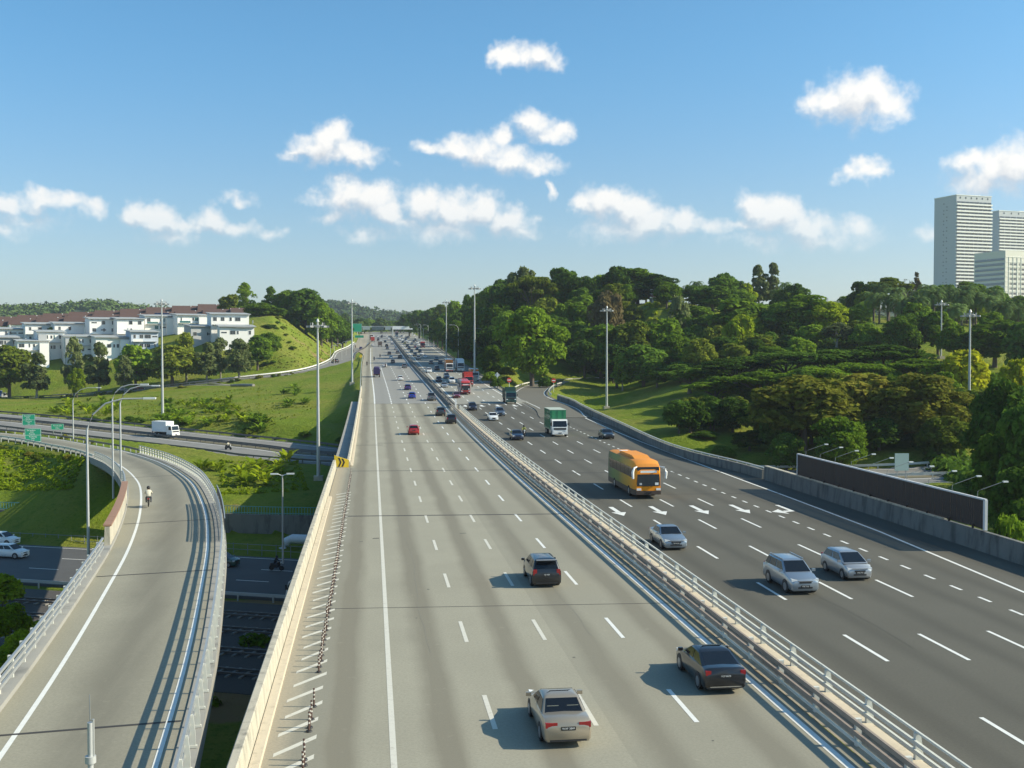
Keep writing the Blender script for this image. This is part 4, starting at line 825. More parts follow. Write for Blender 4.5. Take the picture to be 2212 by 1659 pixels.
# every crown is modelled in a unit box: 1 wide, 1 tall from the ground, then scaled to the tree it stands for
def make_proto(kind, seed):
    g = np.random.default_rng(seed); R = random.Random(seed); bl = []; trunk = MB(); lf = .055; per = 3600
    def limb(p0, p1, r0, r1):
        m_ = (Vector(p0)+Vector(p1))/2+Vector((R.uniform(-.03, .03), R.uniform(-.03, .03), .02)); trunk.tube([p0, tuple(m_), p1], [r0, (r0+r1)/2, r1], 6)
    if kind in ('round', 'open', 'dense'):
        zc, a, b = {'round': (.53, .34, .37), 'dense': (.49, .34, .40), 'open': (.64, .35, .26)}[kind]
        n = {'round': 46, 'open': 26, 'dense': 56}[kind]
        for i in range(n):
            d = g.normal(size=3); d /= np.linalg.norm(d); q = .55+.45*R.random()
            c = (d[0]*a*q, d[1]*a*q, zc+d[2]*b*q+.02*R.random()); s = R.uniform(.085, .165)*(.8 if kind == 'open' else 1); bl.append((c, (s, s, s*R.uniform(.65, .95))))
        if kind != 'open': bl.append(((0, 0, zc), (a*.7, a*.7, b*.75)))
        trunk.tube([(0, 0, -.1), (.01, .0, .2), (.0, .015, .45), (0, 0, .7)], [.035, .026, .018, .006], 8)
        for i in range(9):
            c = bl[R.randrange(n)][0]; limb((0, 0, R.uniform(.25, .45)), (c[0]*.9, c[1]*.9, c[2]), .012, .003)
    elif kind == 'tall':
        for i in range(40):
            t = R.random(); z = .22+.74*t; w = .30*math.sin(math.pi*min(1, .18+.80*t))**.8; an = R.uniform(0, 6.28); q = R.uniform(.2, 1)
            s = R.uniform(.07, .13); bl.append(((w*q*math.cos(an), w*q*math.sin(an), z), (s, s, s*.8)))
        trunk.tube([(0, 0, -.1), (.01, 0, .4), (0, 0, .9)], [.028, .018, .004], 8)
        for i in range(8): c = bl[R.randrange(40)][0]; limb((0, 0, c[2]-.12), c, .008, .002)
        per = 4000; lf = .05
    elif kind == 'umbrella':
        for i in range(46):
            an = R.uniform(0, 6.28); q = .5*R.random()**.55; z = .80+.13*R.random()-.55*q*q*1.1; s = R.uniform(.07, .13); bl.append(((q*math.cos(an), q*math.sin(an), z), (s*1.35, s*1.35, s*.42)))
        for i in range(14):
            an = R.uniform(0, 6.28); q = R.uniform(.1, .36); bl.append(((q*math.cos(an), q*math.sin(an), .62+.1*R.random()), (.12, .12, .05)))
        trunk.tube([(0, 0, -.1), (.0, 0, .2), (0.02, 0, .42)], [.05, .035, .022], 8)
        for i in range(12): an = i*.53; limb((.01, 0, .36), (.36*math.cos(an), .36*math.sin(an), .72), .016, .003)
        per = 4600; lf = .042
    elif kind == 'cone':
        for i in range(36):
            t = R.random(); z = .15+.8*t; w = .34*(1-t)**.75; an = R.uniform(0, 6.28); s = .05+.09*(1-t); bl.append(((w*.75*math.cos(an), w*.75*math.sin(an), z), (s, s, s*.8)))
        trunk.tube([(0, 0, -.1), (0, 0, .9)], [.03, .005], 8)
    elif kind == 'bush':
        for i in range(22):
            d = g.normal(size=3); d /= np.linalg.norm(d); d[2] = abs(d[2]); s = R.uniform(.14, .24); bl.append(((d[0]*.33, d[1]*.33, .30+d[2]*.42), (s, s, s)))
        trunk.tube([(0, 0, -.1), (0, 0, .5)], [.03, .01], 6); per = 2400; lf = .075
    elif kind == 'bare':
        trunk.tube([(0, 0, -.1), (0, 0, .4), (.02, 0, .7)], [.03, .022, .01], 7)
        for i in range(26):
            an = R.uniform(0, 6.28); z0 = R.uniform(.3, .65); q = R.uniform(.12, .32); e = (q*math.cos(an), q*math.sin(an), min(1, z0+R.uniform(.15, .38))); limb((0, 0, z0), e, .009, .002)
            for k in range(3): limb(e, (e[0]+R.uniform(-.1, .1), e[1]+R.uniform(-.1, .1), min(1, e[2]+R.uniform(.02, .12))), .003, .001)
            bl.append((e, (.05, .05, .04)))
        per = 2600; lf = .03
    lv = (.8, 1.05, 1.35)[seed % 3]; p, nn, sz = blobs_to_leaves(bl, per*3.2/lv**1.5, lf*lv, g)
    return leaf_mesh('crown', p, nn, sz, LEAF['green'], g), trunk.mesh('trunk', BARK_P if kind in ('open', 'tall', 'bare') else BARK, 60)
def frond_mesh(name, n, L, droop, up, wid, m, seed, leaflets=16):
    R = random.Random(seed); mb = MB()
    for i in range(n):
        an = 2.4*i+R.uniform(-.2, .2); e0 = up*(1-i/n)+R.uniform(-.1, .1)-(i/n)*.5; pts = []; p = Vector((0, 0, 0)); e = e0; st = L/6*R.uniform(.85, 1.1)
        for k in range(7):
            pts.append(p.copy()); p = p+Vector((math.cos(an)*math.cos(e), math.sin(an)*math.cos(e), math.sin(e)))*st; e -= droop/6*(1+k*.35)
        side = Vector((-math.sin(an), math.cos(an), 0))
        mb.tube(pts, [.03*L/4, .026*L/4, .022*L/4, .018*L/4, .014*L/4, .01*L/4, .005], 4)
        for k in range(leaflets):
            t = .12+.86*k/leaflets; f = t*6; j = min(5, int(f)); c = pts[j].lerp(pts[j+1], f-j); d = (pts[j+1]-pts[j]).normalized(); ll = wid*math.sin(math.pi*(.12+.8*t))**.6
            for s in (-1, 1):
                tip = c+side*s*ll+d*ll*.45+Vector((0, 0, -ll*.35)); w = d*L*.028
                mb.add([c-w, c+w, tip], [(0, 1, 2)])
    return mb.mesh(name, m, fix=False)
def paddle_mesh(name, n, L, m, seed):                # banana-like plants: broad upright paddles
    R = random.Random(seed); mb = MB()
    for i in range(n):
        an = R.uniform(0, 6.28); r0 = R.uniform(0, .9); b = Vector((math.cos(i*2.1)*r0, math.sin(i*2.1)*r0, 0)); e = R.uniform(.75, 1.4); p = b.copy(); pts = []; st = L*R.uniform(.7, 1.1)/5
        for k in range(6): pts.append(p.copy()); p = p+Vector((math.cos(an)*math.cos(e), math.sin(an)*math.cos(e), math.sin(e)))*st; e -= .26
        side = Vector((-math.sin(an), math.cos(an), 0)); W_ = [.03, .05, .28, .34, .28, .04]
        vs = []
        for k, q in enumerate(pts): w = side*W_[k]*L/3.4; vs += [q-w+Vector((0, 0, .06*W_[k])), q, q+w+Vector((0, 0, .06*W_[k]))]
        fs = []
        for k in range(5): fs += [(3*k, 3*k+1, 3*k+4, 3*k+3), (3*k+1, 3*k+2, 3*k+5, 3*k+4)]
        mb.add(vs, fs)
    return mb.mesh(name, m, fix=False)
PROTO = {}
for kd, ns in (('round', 3), ('open', 2), ('dense', 2), ('tall', 3), ('umbrella', 2), ('cone', 1), ('bush', 2), ('bare', 1)): PROTO[kd] = [make_proto(kd, 11*len(kd)+i) for i in range(ns)]
OILP = [frond_mesh('fronds', 34, 5.2, 1.5, 1.25, 1.0, LEAF['palm'], 3+i) for i in range(2)]; COCO = frond_mesh('fronds', 20, 4.2, 1.9, 1.0, .7, LEAF['palm'], 9)
BAN = [paddle_mesh('leaves', 26, 3.6, LEAF['lime'], 20+i) for i in range(3)]
OILT = MB().tube([(0, 0, -1.), (0.05, 0, .5), (0, 0, 1.)], [.42, .32, .36], 9).mesh('trunk', BARK, 60)
def set_mat(o, m): o.material_slots[0].link = 'OBJECT'; o.material_slots[0].material = m
def plant(name, kind, leafm, x, y, z, w, h, label, cat='tree', group=None, seed=None, crown='crown'):
    R = random.Random(seed if seed is not None else int(x*7+y*13)); cr_, tr_ = PROTO[kind][R.randrange(len(PROTO[kind]))]
    t = thing(name, label, cat, (x, y, z), R.uniform(0, 6.28), group)
    k = {'umbrella': 1.0, 'bush': .9}.get(kind, .84)
    a = obj('trunk', tr_, t); a.scale = (max(w/k, h*.5), max(w/k, h*.5), h); c = obj(crown, cr_, t); c.scale = (w/k, w/k, h); set_mat(c, LEAF[leafm]); return t
def tree(kind, leafm, x, ytop, D, wpx, label, group=None, name='tree', cat='tree', minh=4.):
    if kind == 'tall' and name == 'broadleaf_tree': name = 'slender_tree'
    p = DP(x, ytop, D); z = hz(p[0], p[1])-.2; h = max(minh, p[2]-z); w = wpx*D/CF
    if h > w*3.2: z += h-w*3.2; h = w*3.2          # slim crowns stand higher on the bank
    return plant(name, kind, leafm, p[0], p[1], z if p[2]-z > minh*.6 else p[2]-h, w, h, label, cat, group, seed=int(x*3+D))
def palm(x, ytop, D, label, group, coco=False, sc=1., hmin=5.):
    p = DP(x, ytop, D); z = hz(p[0], p[1]); H = max(hmin, p[2]-z-2.4*sc); R = random.Random(int(x))
    t = thing('coconut_palm' if coco else 'oil_palm', label, 'palm', (p[0], p[1], p[2]-2.4*sc-H), R.uniform(0, 6.28), group)
    a = obj('trunk', OILT, t); a.scale = (.5, .5, H) if coco else (1, 1, H); c = obj('fronds', COCO if coco else OILP[R.randrange(2)], t, (0, 0, H)); c.scale = (sc, sc, sc)
# ---- wooded hill on the right. (kind, leaf, x, y of the top, distance, width, label)
T = tree
T('round', 'green', 1150, 655, 326, 152, 'large round leafy tree standing alone left of the loop ramp', name='broadleaf_tree')
T('round', 'green', 1062, 742, 338, 60, 'small tree under the large round tree, on its left', name='broadleaf_tree')
T('open', 'grey', 1127, 563, 440, 82, 'tallest pale open-crowned tree on the skyline of the wooded hill', name='broadleaf_tree')
T('umbrella', 'olive', 1150, 590, 425, 95, 'spreading flat-topped tree just below the tallest pale tree', name='broadleaf_tree')
T('round', 'dark', 1217, 575, 430, 92, 'bushy dark tree with ragged top, right of the tallest pale tree', name='broadleaf_tree')
T('round', 'rust', 1312, 622, 378, 88, 'reddish brown crowned tree on the wooded hill', name='broadleaf_tree')
T('open', 'dark', 1562, 583, 430, 74, 'open see-through dark tree on the skyline', name='broadleaf_tree')
T('tall', 'grey', 1640, 574, 440, 60, 'tall grey feathery tree on the skyline, left of the pair', name='broadleaf_tree'); T('tall', 'grey', 1668, 570, 442, 60, 'tall grey feathery tree on the skyline, right of the pair', name='broadleaf_tree')
T('cone', 'rust', 1980, 588, 420, 56, 'brownish cone-shaped tree left of the tower block', name='conical_tree'); T('bare', 'grey', 1955, 604, 400, 70, 'nearly bare tree among the oil palms', name='bare_tree')
T('round', 'lime', 1600, 674, 330, 84, 'bright yellow-green crown in the middle of the hillside', name='broadleaf_tree')
T('round', 'lime', 1790, 648, 338, 96, 'large light green crown on the right of the hillside', name='broadleaf_tree')
T('dense', 'dark', 1690, 650, 352, 130, 'broad dark green crown in the middle of the hillside', name='broadleaf_tree')
T('open', 'grey', 1808, 690, 318, 84, 'thin greyish tree below the light green crown', name='broadleaf_tree'); T('round', 'grey', 1468, 636, 372, 62, 'soft grey-green tree beside the hilltop house', name='broadleaf_tree')
G1 = 'trees covering the hill on the right'
def WL(m_, x, D):
    c = {'green': 'mid green', 'dark': 'dark green', 'olive': 'yellowish green', 'far': 'hazy green'}.get(m_, m_)
    z_ = 'beside the far lanes' if x < 1060 else 'above the large round tree' if x < 1250 else 'left of the hilltop house' if x < 1430 else 'between hilltop house and skyline palms' if x < 1700 else 'below the oil palm grove'
    r_ = 'front' if D < 345 else 'middle' if D < 400 else 'back'
    return '%s tree, %s rows of the wooded hill, %s' % (c, r_, z_)
for (k, m_, x, y, D, w) in [('round','green',1060,614,520,56),('dense','dark',1085,598,485,66),('round','dark',1108,612,430,72),('round','green',1182,600,430,54),('dense','dark',1268,592,425,66),('round','green',1300,590,430,60),('round','dark',1334,572,425,64),('dense','green',1378,577,430,96),('round','dark',1416,590,420,80),('round','green',1440,606,400,52),('round','dark',1500,616,415,60),('dense','dark',1540,615,400,80),('round','dark',1600,605,430,50),
 ('round','green',1036,632,560,52),('tall','dark',1010,640,600,40),('round','green',986,648,650,48),('round','olive',958,656,740,42),('dense','dark',932,661,800,46),('round','green',905,668,860,44),('round','dark',885,676,930,44),
 ('round','dark',990,688,500,64),('dense','dark',1040,662,440,74),('round','green',1076,652,420,70),('dense','dark',1062,700,385,74),('round','dark',1020,712,430,60),('round','green',1260,648,400,84),('round','dark',1240,690,385,76),('round','olive',1352,648,400,64),('dense','green',1392,690,372,72),('round','olive',1180,640,410,70),('round','green',1100,668,400,60),
 ('dense','green',1300,694,352,112),('round','olive',1372,688,346,96),('round','green',1436,684,346,88),('dense','dark',1390,740,312,86),('round','green',1462,718,322,72),('round','dark',1332,742,325,76),('round','dark',1262,730,345,66),('round','green',1505,752,302,66),('round','dark',1420,775,300,60),('tall','green',1345,765,312,50),
 ('round','olive',1548,700,340,70),('dense','green',1600,640,356,112),('round','green',1742,632,346,104),('round','dark',1560,724,312,70),('round','olive',1640,722,312,70),('round','dark',1705,722,312,64),('round','green',1752,700,325,60),('round','olive',1852,690,322,56),('round','olive',1520,730,312,60),('round','green',1668,745,300,70),('dense','green',1840,660,345,60),('round','dark',1720,610,400,50),
 ('dense','dark',970,668,700,40),('round','dark',945,690,650,36),('round','green',955,680,600,44),('dense','dark',1000,665,560,50),('dense','dark',1030,690,470,54),('round','dark',1200,720,380,60),('round','green',1225,650,400,60),('dense','dark',1290,650,405,70),('round','olive',1330,610,415,60),('round','green',1470,665,372,60),('round','green',1510,660,385,60),('round','olive',1585,740,300,60),('round','green',1615,770,285,60),('dense','dark',1470,780,296,70),('round','dark',1540,790,285,76)]:
    T(k, m_, x, y, D, w*1.25, WL(m_, x, D), WL(m_, x, D), name='broadleaf_tree')
SKYL = [(1040,632),(1085,600),(1125,585),(1215,582),(1300,592),(1380,580),(1440,606),(1500,618),(1560,596),(1650,585),(1720,625),(1800,652),(1850,620),(1920,605),(2000,612),(2100,610),(2300,640)]
CLEAR = [(DP(1400,672,400), 15), (DP(1500,692,390), 13), (DP(1450,662,412), 12), (DP(1900,716,350), 16), (DP(2000,716,350), 18), (DP(2080,718,350), 16), (DP(1437,660,420), 10), (DP(1540,700,380), 10)]
def proj_y(X, Y, Z):
    v = (X, Y, Z-CH); q = sum(v[i]*FW[i] for i in range(3)); return CY-CF*sum(v[i]*UPV[i] for i in range(3))/q
def fill(n, xr, Dr, hr, sky, kinds, mats, lab, grp_, wf=.8):
    k = 0
    for i in range(n*4):
        if k >= n: break
        x = rnd.uniform(*xr); D = rnd.uniform(*Dr); p = DP(x, 755, D); z = hz(p[0], p[1]); h = rnd.uniform(*hr)
        if any(math.hypot(p[0]-c[0], p[1]-c[1]) < r for c, r in CLEAR): continue
        if pdist(np.array([p[0]]), np.array([p[1]]), LOOP)[0][0] < 10 or pdist(np.array([p[0]]), np.array([p[1]]), EXPW)[0][0] < 17 or p[0] < np.interp(p[1], [200, 700], [50, 46]): continue
        ys_ = float(np.interp(x, [s[0] for s in sky], [s[1] for s in sky]))
        while proj_y(p[0], p[1], z+h) < ys_ and h > 4: h -= 1
        if h <= 4: continue
        mm = rnd.choice(mats); plant('broadleaf_tree', rnd.choice(kinds), mm, p[0], p[1], z-.3, h*rnd.uniform(wf, wf*1.3), h, lab or WL(mm, x, D), 'tree', grp_ or WL(mm, x, D), seed=i+int(x)); k += 1
fill(62, (1040, 1560), (335, 460), (9, 15), SKYL, ['round', 'dense', 'round'], ['green', 'dark', 'green', 'olive', 'green'], None, None)
fill(52, (1480, 2230), (290, 440), (8, 13), SKYL, ['round', 'dense', 'round'], ['green', 'green', 'olive', 'lime', 'green', 'dark'], None, None)
fill(36, (1500, 2230), (182, 285), (7, 11), [(1480, 820), (1600, 800), (1800, 780), (2000, 800), (2230, 800)], ['dense', 'round'], ['dark', 'dark', 'olive', 'green'], 'dark leafy tree in the shaded belt below the rain trees', 'trees below the rain trees', .85)
fill(20, (890, 1060), (480, 900), (7, 13), [(880, 682), (960, 660), (1060, 625)], ['dense', 'round'], ['dark', 'green', 'far'], None, None)
fill(14, (1455, 1610), (200, 280), (6, 9), [(1400, 850), (1700, 850)], ['dense', 'round'], ['dark', 'dark', 'olive'], 'dark leafy tree in the shaded belt below the rain trees', 'trees below the rain trees', .9)
# skyline and palms on the right
ORD = ['leftmost', 'second', 'third', 'fourth', 'fifth', 'sixth', 'seventh', 'eighth', 'ninth', 'tenth', 'eleventh', 'twelfth', 'thirteenth', 'fourteenth', 'fifteenth', 'sixteenth', 'seventeenth', 'eighteenth']
G2 = 'oil palms on the right'
for i, (x, y, D) in enumerate(sorted([(1888,628,345),(1918,632,340),(1948,640,335),(1985,636,332),(2018,622,345),(2050,618,350),(2078,625,340),(2108,628,348),(2136,635,345),(2168,648,340),(2200,652,345),(1900,610,380),(2066,652,325),(1868,690,325),(1935,618,372),(2005,612,380),(2090,612,385),(2150,622,380)])): palm(x, y, D, 'oil palm with drooping fronds, %s from the left in the grove by the towers' % ORD[i] if i else 'leftmost oil palm with drooping fronds in the grove by the towers', G2)
for (x, y, D) in [(1505,598,425),(1488,606,430),(1695,600,425),(1712,622,420),(1680,615,420)]: palm(x, y, D, 'slim palm standing on the hill skyline', 'palms on the hill skyline', True, 1.1)
G3 = 'trees behind the oil palms'
for (k, m_, x, y, D, w) in [('round','dark',1862,606,390,64),('umbrella','olive',1920,596,392,90),('round','dark',2040,612,400,80),('round','green',2090,605,405,90),('round','dark',2150,615,405,80),('dense','dark',2205,635,400,80),('dense','dark',1850,625,395,50)]: T(k, m_, x, y, D, w, 'dark tree rising behind the oil palm grove', G3, name='broadleaf_tree')
G4 = 'flat-topped rain trees'
for i, (x, y, D, w) in enumerate(sorted([(1490,792,268,120),(1590,772,262,160),(1700,756,262,175),(1800,752,256,175),(1905,742,256,190),(1985,772,242,150),(1640,800,240,150),(1760,790,235,140),(1850,780,240,140),(1545,822,246,120)])): T('umbrella', 'green' if i % 2 else 'dark', x, y, D, w, 'wide flat-topped rain tree behind the brown trees, %s from the left' % ORD[i] if i else 'leftmost wide flat-topped rain tree behind the brown trees', G4, name='rain_tree')
T('round', 'brown', 1735, 806, 190, 235, 'broad brownish tree above the left end of the billboard', name='broadleaf_tree'); T('dense', 'brown', 1862, 802, 196, 190, 'brownish tree in the middle behind the billboard', name='broadleaf_tree')
T('round', 'brown', 1992, 800, 190, 215, 'brownish golden tree behind the near end of the billboard', name='broadleaf_tree'); T('dense', 'olive', 1658, 872, 205, 120, 'dark olive tree left of the brown trees', name='broadleaf_tree')
T('round', 'green', 1815, 895, 178, 135, 'lower green tree in front of the brown trees', name='broadleaf_tree'); T('round', 'olive', 2045, 895, 182, 125, 'low olive tree beside the mast light', name='broadleaf_tree')
T('round', 'dark', 1580, 880, 215, 100, 'dark tree at the left foot of the rain trees', name='broadleaf_tree'); T('round', 'dark', 1520, 860, 240, 90, 'dark tree beside the sunlit grass slope', name='broadleaf_tree')
T('dense', 'dark', 1900, 900, 186, 100, 'dark tree between the brown trees', name='broadleaf_tree'); T('dense', 'dark', 1700, 930, 184, 90, 'dark low tree just behind the left end of the billboard', name='broadleaf_tree'); T('round', 'dark', 1620, 930, 196, 80, 'dark low tree where the parapet bends', name='broadleaf_tree')
T('round', 'yellow', 2082, 752, 232, 120, 'bright yellow-green tree behind the mast light', name='broadleaf_tree'); T('round', 'yellow', 2192, 772, 205, 90, 'yellow-green tree at the right edge', name='broadleaf_tree'); T('round', 'green', 2040, 800, 220, 80, 'green tree left of the bright yellow-green tree', name='broadleaf_tree')
T('round', 'green', 2150, 688, 285, 150, 'large green tree on the far right above the yellow-green trees', name='broadleaf_tree'); T('dense', 'dark', 2225, 690, 270, 120, 'dark tree cut by the right edge of the view', name='broadleaf_tree')
T('dense', 'dark', 2168, 806, 142, 165, 'big shaded tree towering at the right edge', name='broadleaf_tree'); T('dense', 'dark', 2235, 840, 128, 150, 'shaded tree cut by the right edge beside the billboard', name='broadleaf_tree'); T('dense', 'green', 2150, 930, 132, 110, 'lower shaded tree behind the lamps of the billboard', name='broadleaf_tree'); T('dense', 'dark', 2200, 1000, 112, 130, 'dark bushy tree behind the end of the billboard', name='broadleaf_tree')
for i, (x, y, D, w, m_) in enumerate([(2180,1095,92,90,'green'),(2210,1110,84,80,'green'),(1075,815,300,30,'green'),(1060,800,320,36,'green'),(1095,790,335,40,'olive'),(1180,812,318,36,'dark'),(1470,800,292,60,'dark'),(1520,930,205,60,'dark'),(1560,960,192,50,'dark'),(1340,815,352,30,'dark'),(1370,816,345,34,'dark'),(1400,818,335,34,'dark'),(1430,822,322,40,'dark'),(1460,850,290,50,'dark')]): T('bush', m_, x, y, D, w, 'leafy shrub on the verge right of the highway', 'shrubs on the right verge', 'shrub', 'shrub', 1.5)
# ---- left: trees below the houses, hill trees
LL = [('round','olive',18,742,432,110,'yellowish green tree at the left edge above the blue truck'),('tall','grey',78,764,424,82,'dark grey-green tree right of the yellowish tree'),('tall','grey',158,732,430,64,'tall grey tree in front of the white houses'),('tall','grey',212,742,424,82,'broad grey tree right of the tall grey tree'),('round','green',292,742,424,92,'green tree below the bluish house'),('tall','grey',268,770,415,52,'slim grey tree in the row below the houses'),('round','olive',372,742,420,120,'large olive tree right of the mast light'),('tall','olive',402,722,432,80,'tall tree behind the large olive tree'),('tall','grey',446,742,420,74,'grey tree in the right part of the row below the houses'),('tall','grey',476,732,430,64,'slender grey tree below the end house'),('tall','grey',516,735,424,84,'dark broad tree at the end of the row below the houses'),('round','green',556,722,445,74,'round green tree at the foot of the grassy hill'),('round','green',582,716,455,50,'small green tree on the slope of the grassy hill'),('round','lime',166,792,412,40,'small bright green tree in front of the grey trees'),('round','green',118,705,500,44,'small green garden tree among the white houses')]
for (k, m_, x, y, D, w, l) in LL: T(k, m_, x, y, D, w, l, name='broadleaf_tree')
for (k, m_, x, y, D, w, l) in [('tall','green',530,613,560,62,'tall pointed tree behind the end of the brown roofs'),('round','olive',498,634,575,58,'light green tree behind the brown roofs'),('round','green',560,652,530,78,'round tree right of the end house'),('round','green',548,690,505,64,'leafy tree between end house and grassy hill'),('tall','dark',586,620,560,52,'dark tree at the left of the hilltop clump'),('round','green',622,624,555,66,'green tree in the hilltop clump'),('dense','dark',660,618,550,100,'largest dark tree of the hilltop clump'),('round','green',694,648,545,72,'green tree at the right of the hilltop clump'),('round','dark',716,676,570,60,'tree on the right shoulder of the grassy hill'),('dense','dark',740,690,620,56,'dark tree above the slip road lamps'),('round','green',600,664,530,46,'small tree under the hilltop clump'),('round','dark',640,655,560,70,'dark tree behind the hilltop clump'),('round','dark',580,700,490,46,'bushy tree on the left slope of the grassy hill'),('bush','green',570,735,470,60,'bushy growth low on the left slope of the grassy hill'),('bush','green',556,760,455,60,'bush at the foot of the grassy hill')]: T(k, m_, x, y, D, w, l, name='broadleaf_tree')
for (k, m_, x, y, D, w, l) in [('round','green',572,668,555,70,'leafy tree at the left end of the hill crest'),('dense','dark',604,650,575,76,'dark tree behind the middle of the hill crest'),('round','olive',632,645,580,60,'yellowish tree behind the hill crest'),('dense','dark',676,640,575,86,'dense tree on the crest right of the largest dark tree'),('round','green',706,664,585,70,'green tree where the crest falls to the highway'),('round','dark',728,682,600,60,'dark tree lowest on the right of the crest'),('dense','green',545,700,500,70,'bushy green tree touching the end house'),('dense','green',566,722,478,66,'bushy tree low beside the end house'),('round','green',535,725,480,50,'small tree hiding the corner of the end house'),('dense','olive',575,690,515,54,'yellow-green bushy tree on the upper left slope')]: T(k, m_, x, y, D, w, l, name='broadleaf_tree')
G5 = 'trees at the far end of the highway'
for i in range(30):
    x = 735+i*6.4+rnd.uniform(-6, 6); D = rnd.uniform(980, 1250); yt = 690+rnd.uniform(-6, 10)-(8 if x > 880 else 0)-(10 if x < 770 else 0)
    T(rnd.choice(['round', 'dense', 'round', 'tall']), rnd.choice(['far', 'far', 'dark', 'green']), x, yt, D, rnd.uniform(26, 40), 'distant tree in the band closing the far end of the highway', G5, name='broadleaf_tree')
for i in range(20):
    x = -20+i*29+rnd.uniform(-8, 8); D = rnd.uniform(640, 760); T(rnd.choice(['round', 'dense']), rnd.choice(['far', 'dark', 'green']), x, 692-x*.05+rnd.uniform(-4, 6), D, rnd.uniform(32, 46), 'tree in the strip behind the brown roofs', 'trees behind the brown roofs', name='broadleaf_tree')
G6 = 'shrubs along the expressway and slip road'
def shrubline(path, d0, d1, n, wlo, whi, mats):
    P = resample(path, 1.)
    for i in range(n):
        (p, a) = P[rnd.randrange(len(P))]; d = rnd.uniform(d0, d1); x, y = p[0]+math.cos(a)*d, p[1]+math.sin(a)*d; w = rnd.uniform(wlo, whi)
        plant('shrub', 'bush', rnd.choice(mats), x, y, hz(x, y)-.1, w, w*rnd.uniform(.45, .8), 'low shrub in the verge beside the left roads', 'shrub', G6, seed=i)
shrubline([p for p in EXPW if -130 < p[0] < -14], -16.5, -13.6, 40, 1.2, 2.6, ['green', 'olive', 'dark']); shrubline([p for p in RAMP if p[1] > 178], 4.8, 9, 22, .8, 1.8, ['brown', 'olive', 'dark']); shrubline([p for p in RAMP if p[1] > 178], -9, -5, 26, 1., 2., ['brown', 'dark', 'olive']); shrubline([p for p in FARR if -130 < p[0] < -30], 6.2, 9, 34, 1., 2.4, ['brown', 'dark', 'olive'])
G7 = 'broad-leaved plants on the meadow'
def banana(x, y, D, s, lime=True):
    p = GT(x, y); z = p[2]; t = thing('banana_plant', 'clump of broad-leaved plants growing wild on the left banks', 'plant', (p[0], p[1], z-.1), rnd.uniform(0, 6.28), G7); t.scale = (s, s, s*rnd.uniform(.75, 1.1)); o = obj('leaves', BAN[rnd.randrange(3)], t); set_mat(o, LEAF['lime' if lime else 'green'])
for i in range(40): banana(rnd.uniform(115, 260), rnd.uniform(866, 900), 320, rnd.uniform(.5, .85), rnd.random() < .6)
for i in range(64): banana(rnd.uniform(345, 535), rnd.uniform(866, 920), 292, rnd.uniform(.5, .9), rnd.random() < .6)
for i in range(8): banana(rnd.uniform(528, 585), rnd.uniform(905, 938), 250, rnd.uniform(.6, .9), False)
for i in range(10): banana(rnd.uniform(610, 660), rnd.uniform(835, 885), 300, rnd.uniform(.6, .9), False)
for (x, y) in ((520, 1030), (545, 1040), (570, 1035), (590, 1025), (555, 1015), (600, 1010), (530, 1050), (620, 1000), (575, 1050)): banana(x, y, 178, rnd.uniform(.7, 1.05), True)
for (x, y) in ((435, 1015), (448, 1012), (470, 1020)): banana(x, y, 185, .7, True)
for (x, y) in ((612, 712), (618, 726), (626, 742), (632, 756), (600, 700), (570, 775), (585, 760), (600, 690), (640, 690), (575, 790), (552, 790), (590, 785)):
    p = GT(x, y, 380, 620); w = rnd.uniform(1.6, 3.4); plant('shrub', 'bush', rnd.choice(['green', 'olive', 'dark']), p[0], p[1], p[2]-.1, w, w*.6, 'scrubby bush in the gullies of the grassy hill', 'shrub', 'bushes on the grassy hill', seed=int(x))
# fallen log on the meadow
a_, b_ = DP(548, 846, 378), DP(500, 832, 392); za, zb = hz(a_[0], a_[1]), hz(b_[0], b_[1])
t = thing('fallen_log', 'fallen grey tree trunk lying across the meadow', 'log', (a_[0], a_[1], za)); MB().tube([(0, 0, .3), ((b_[0]-a_[0])*.5, (b_[1]-a_[1])*.5, (zb-za)*.5+.5), (b_[0]-a_[0], b_[1]-a_[1], zb-za+.4)], [.55, .45, .35], 9).build('trunk', BARK_P, t, smooth=60)
for k in range(4): MB().tube([(b_[0]-a_[0], b_[1]-a_[1], zb-za+.4), (b_[0]-a_[0]-6-3*k, b_[1]-a_[1]+rnd.uniform(-2, 2), zb-za+rnd.uniform(.2, 1.4))], [.2, .06], 6).build('limb', BARK_P, t)
# ---- undergrowth and distant woods read as one mass
g = np.random.default_rng(5)
def scatter(name, label, cat, XY, per, leaf, m, hmax, par=None):
    x, y = XY[:, 0], XY[:, 1]; z = gh(x, y); n = len(x); k = per
    P = np.repeat(np.stack([x, y, z], 1), k, 0); s = np.repeat(g.uniform(.5, 1, n)*hmax, k)
    d = g.normal(size=(n*k, 3)); d /= np.linalg.norm(d, axis=1, keepdims=True); d[:, 2] = np.abs(d[:, 2])
    P = P+d*s[:, None]*(.6+.5*g.random((n*k, 1)))*np.array((1, 1, .8)); o = obj(name, leaf_mesh(name, P, d+g.normal(size=d.shape)*.5, leaf*(.6+.8*g.random(n*k)), m, g)); tag(o, label, cat, kind='stuff'); return o
def region(pts, n, flat=False):                    # random points in a survey polygon given as (x, y, D)
    q = []
    while len(q) < n:
        a, b = pts[rnd.randrange(len(pts))], pts[rnd.randrange(len(pts))]; c = pts[rnd.randrange(len(pts))]; u, v = rnd.random(), rnd.random()
        if u+v > 1: u, v = 1-u, 1-v
        r = [a[i]+(b[i]-a[i])*u+(c[i]-a[i])*v for i in range(3)]; p = GT(r[0], r[1]) if flat else DP(*r); q.append((p[0], p[1]))
    return np.array(q)
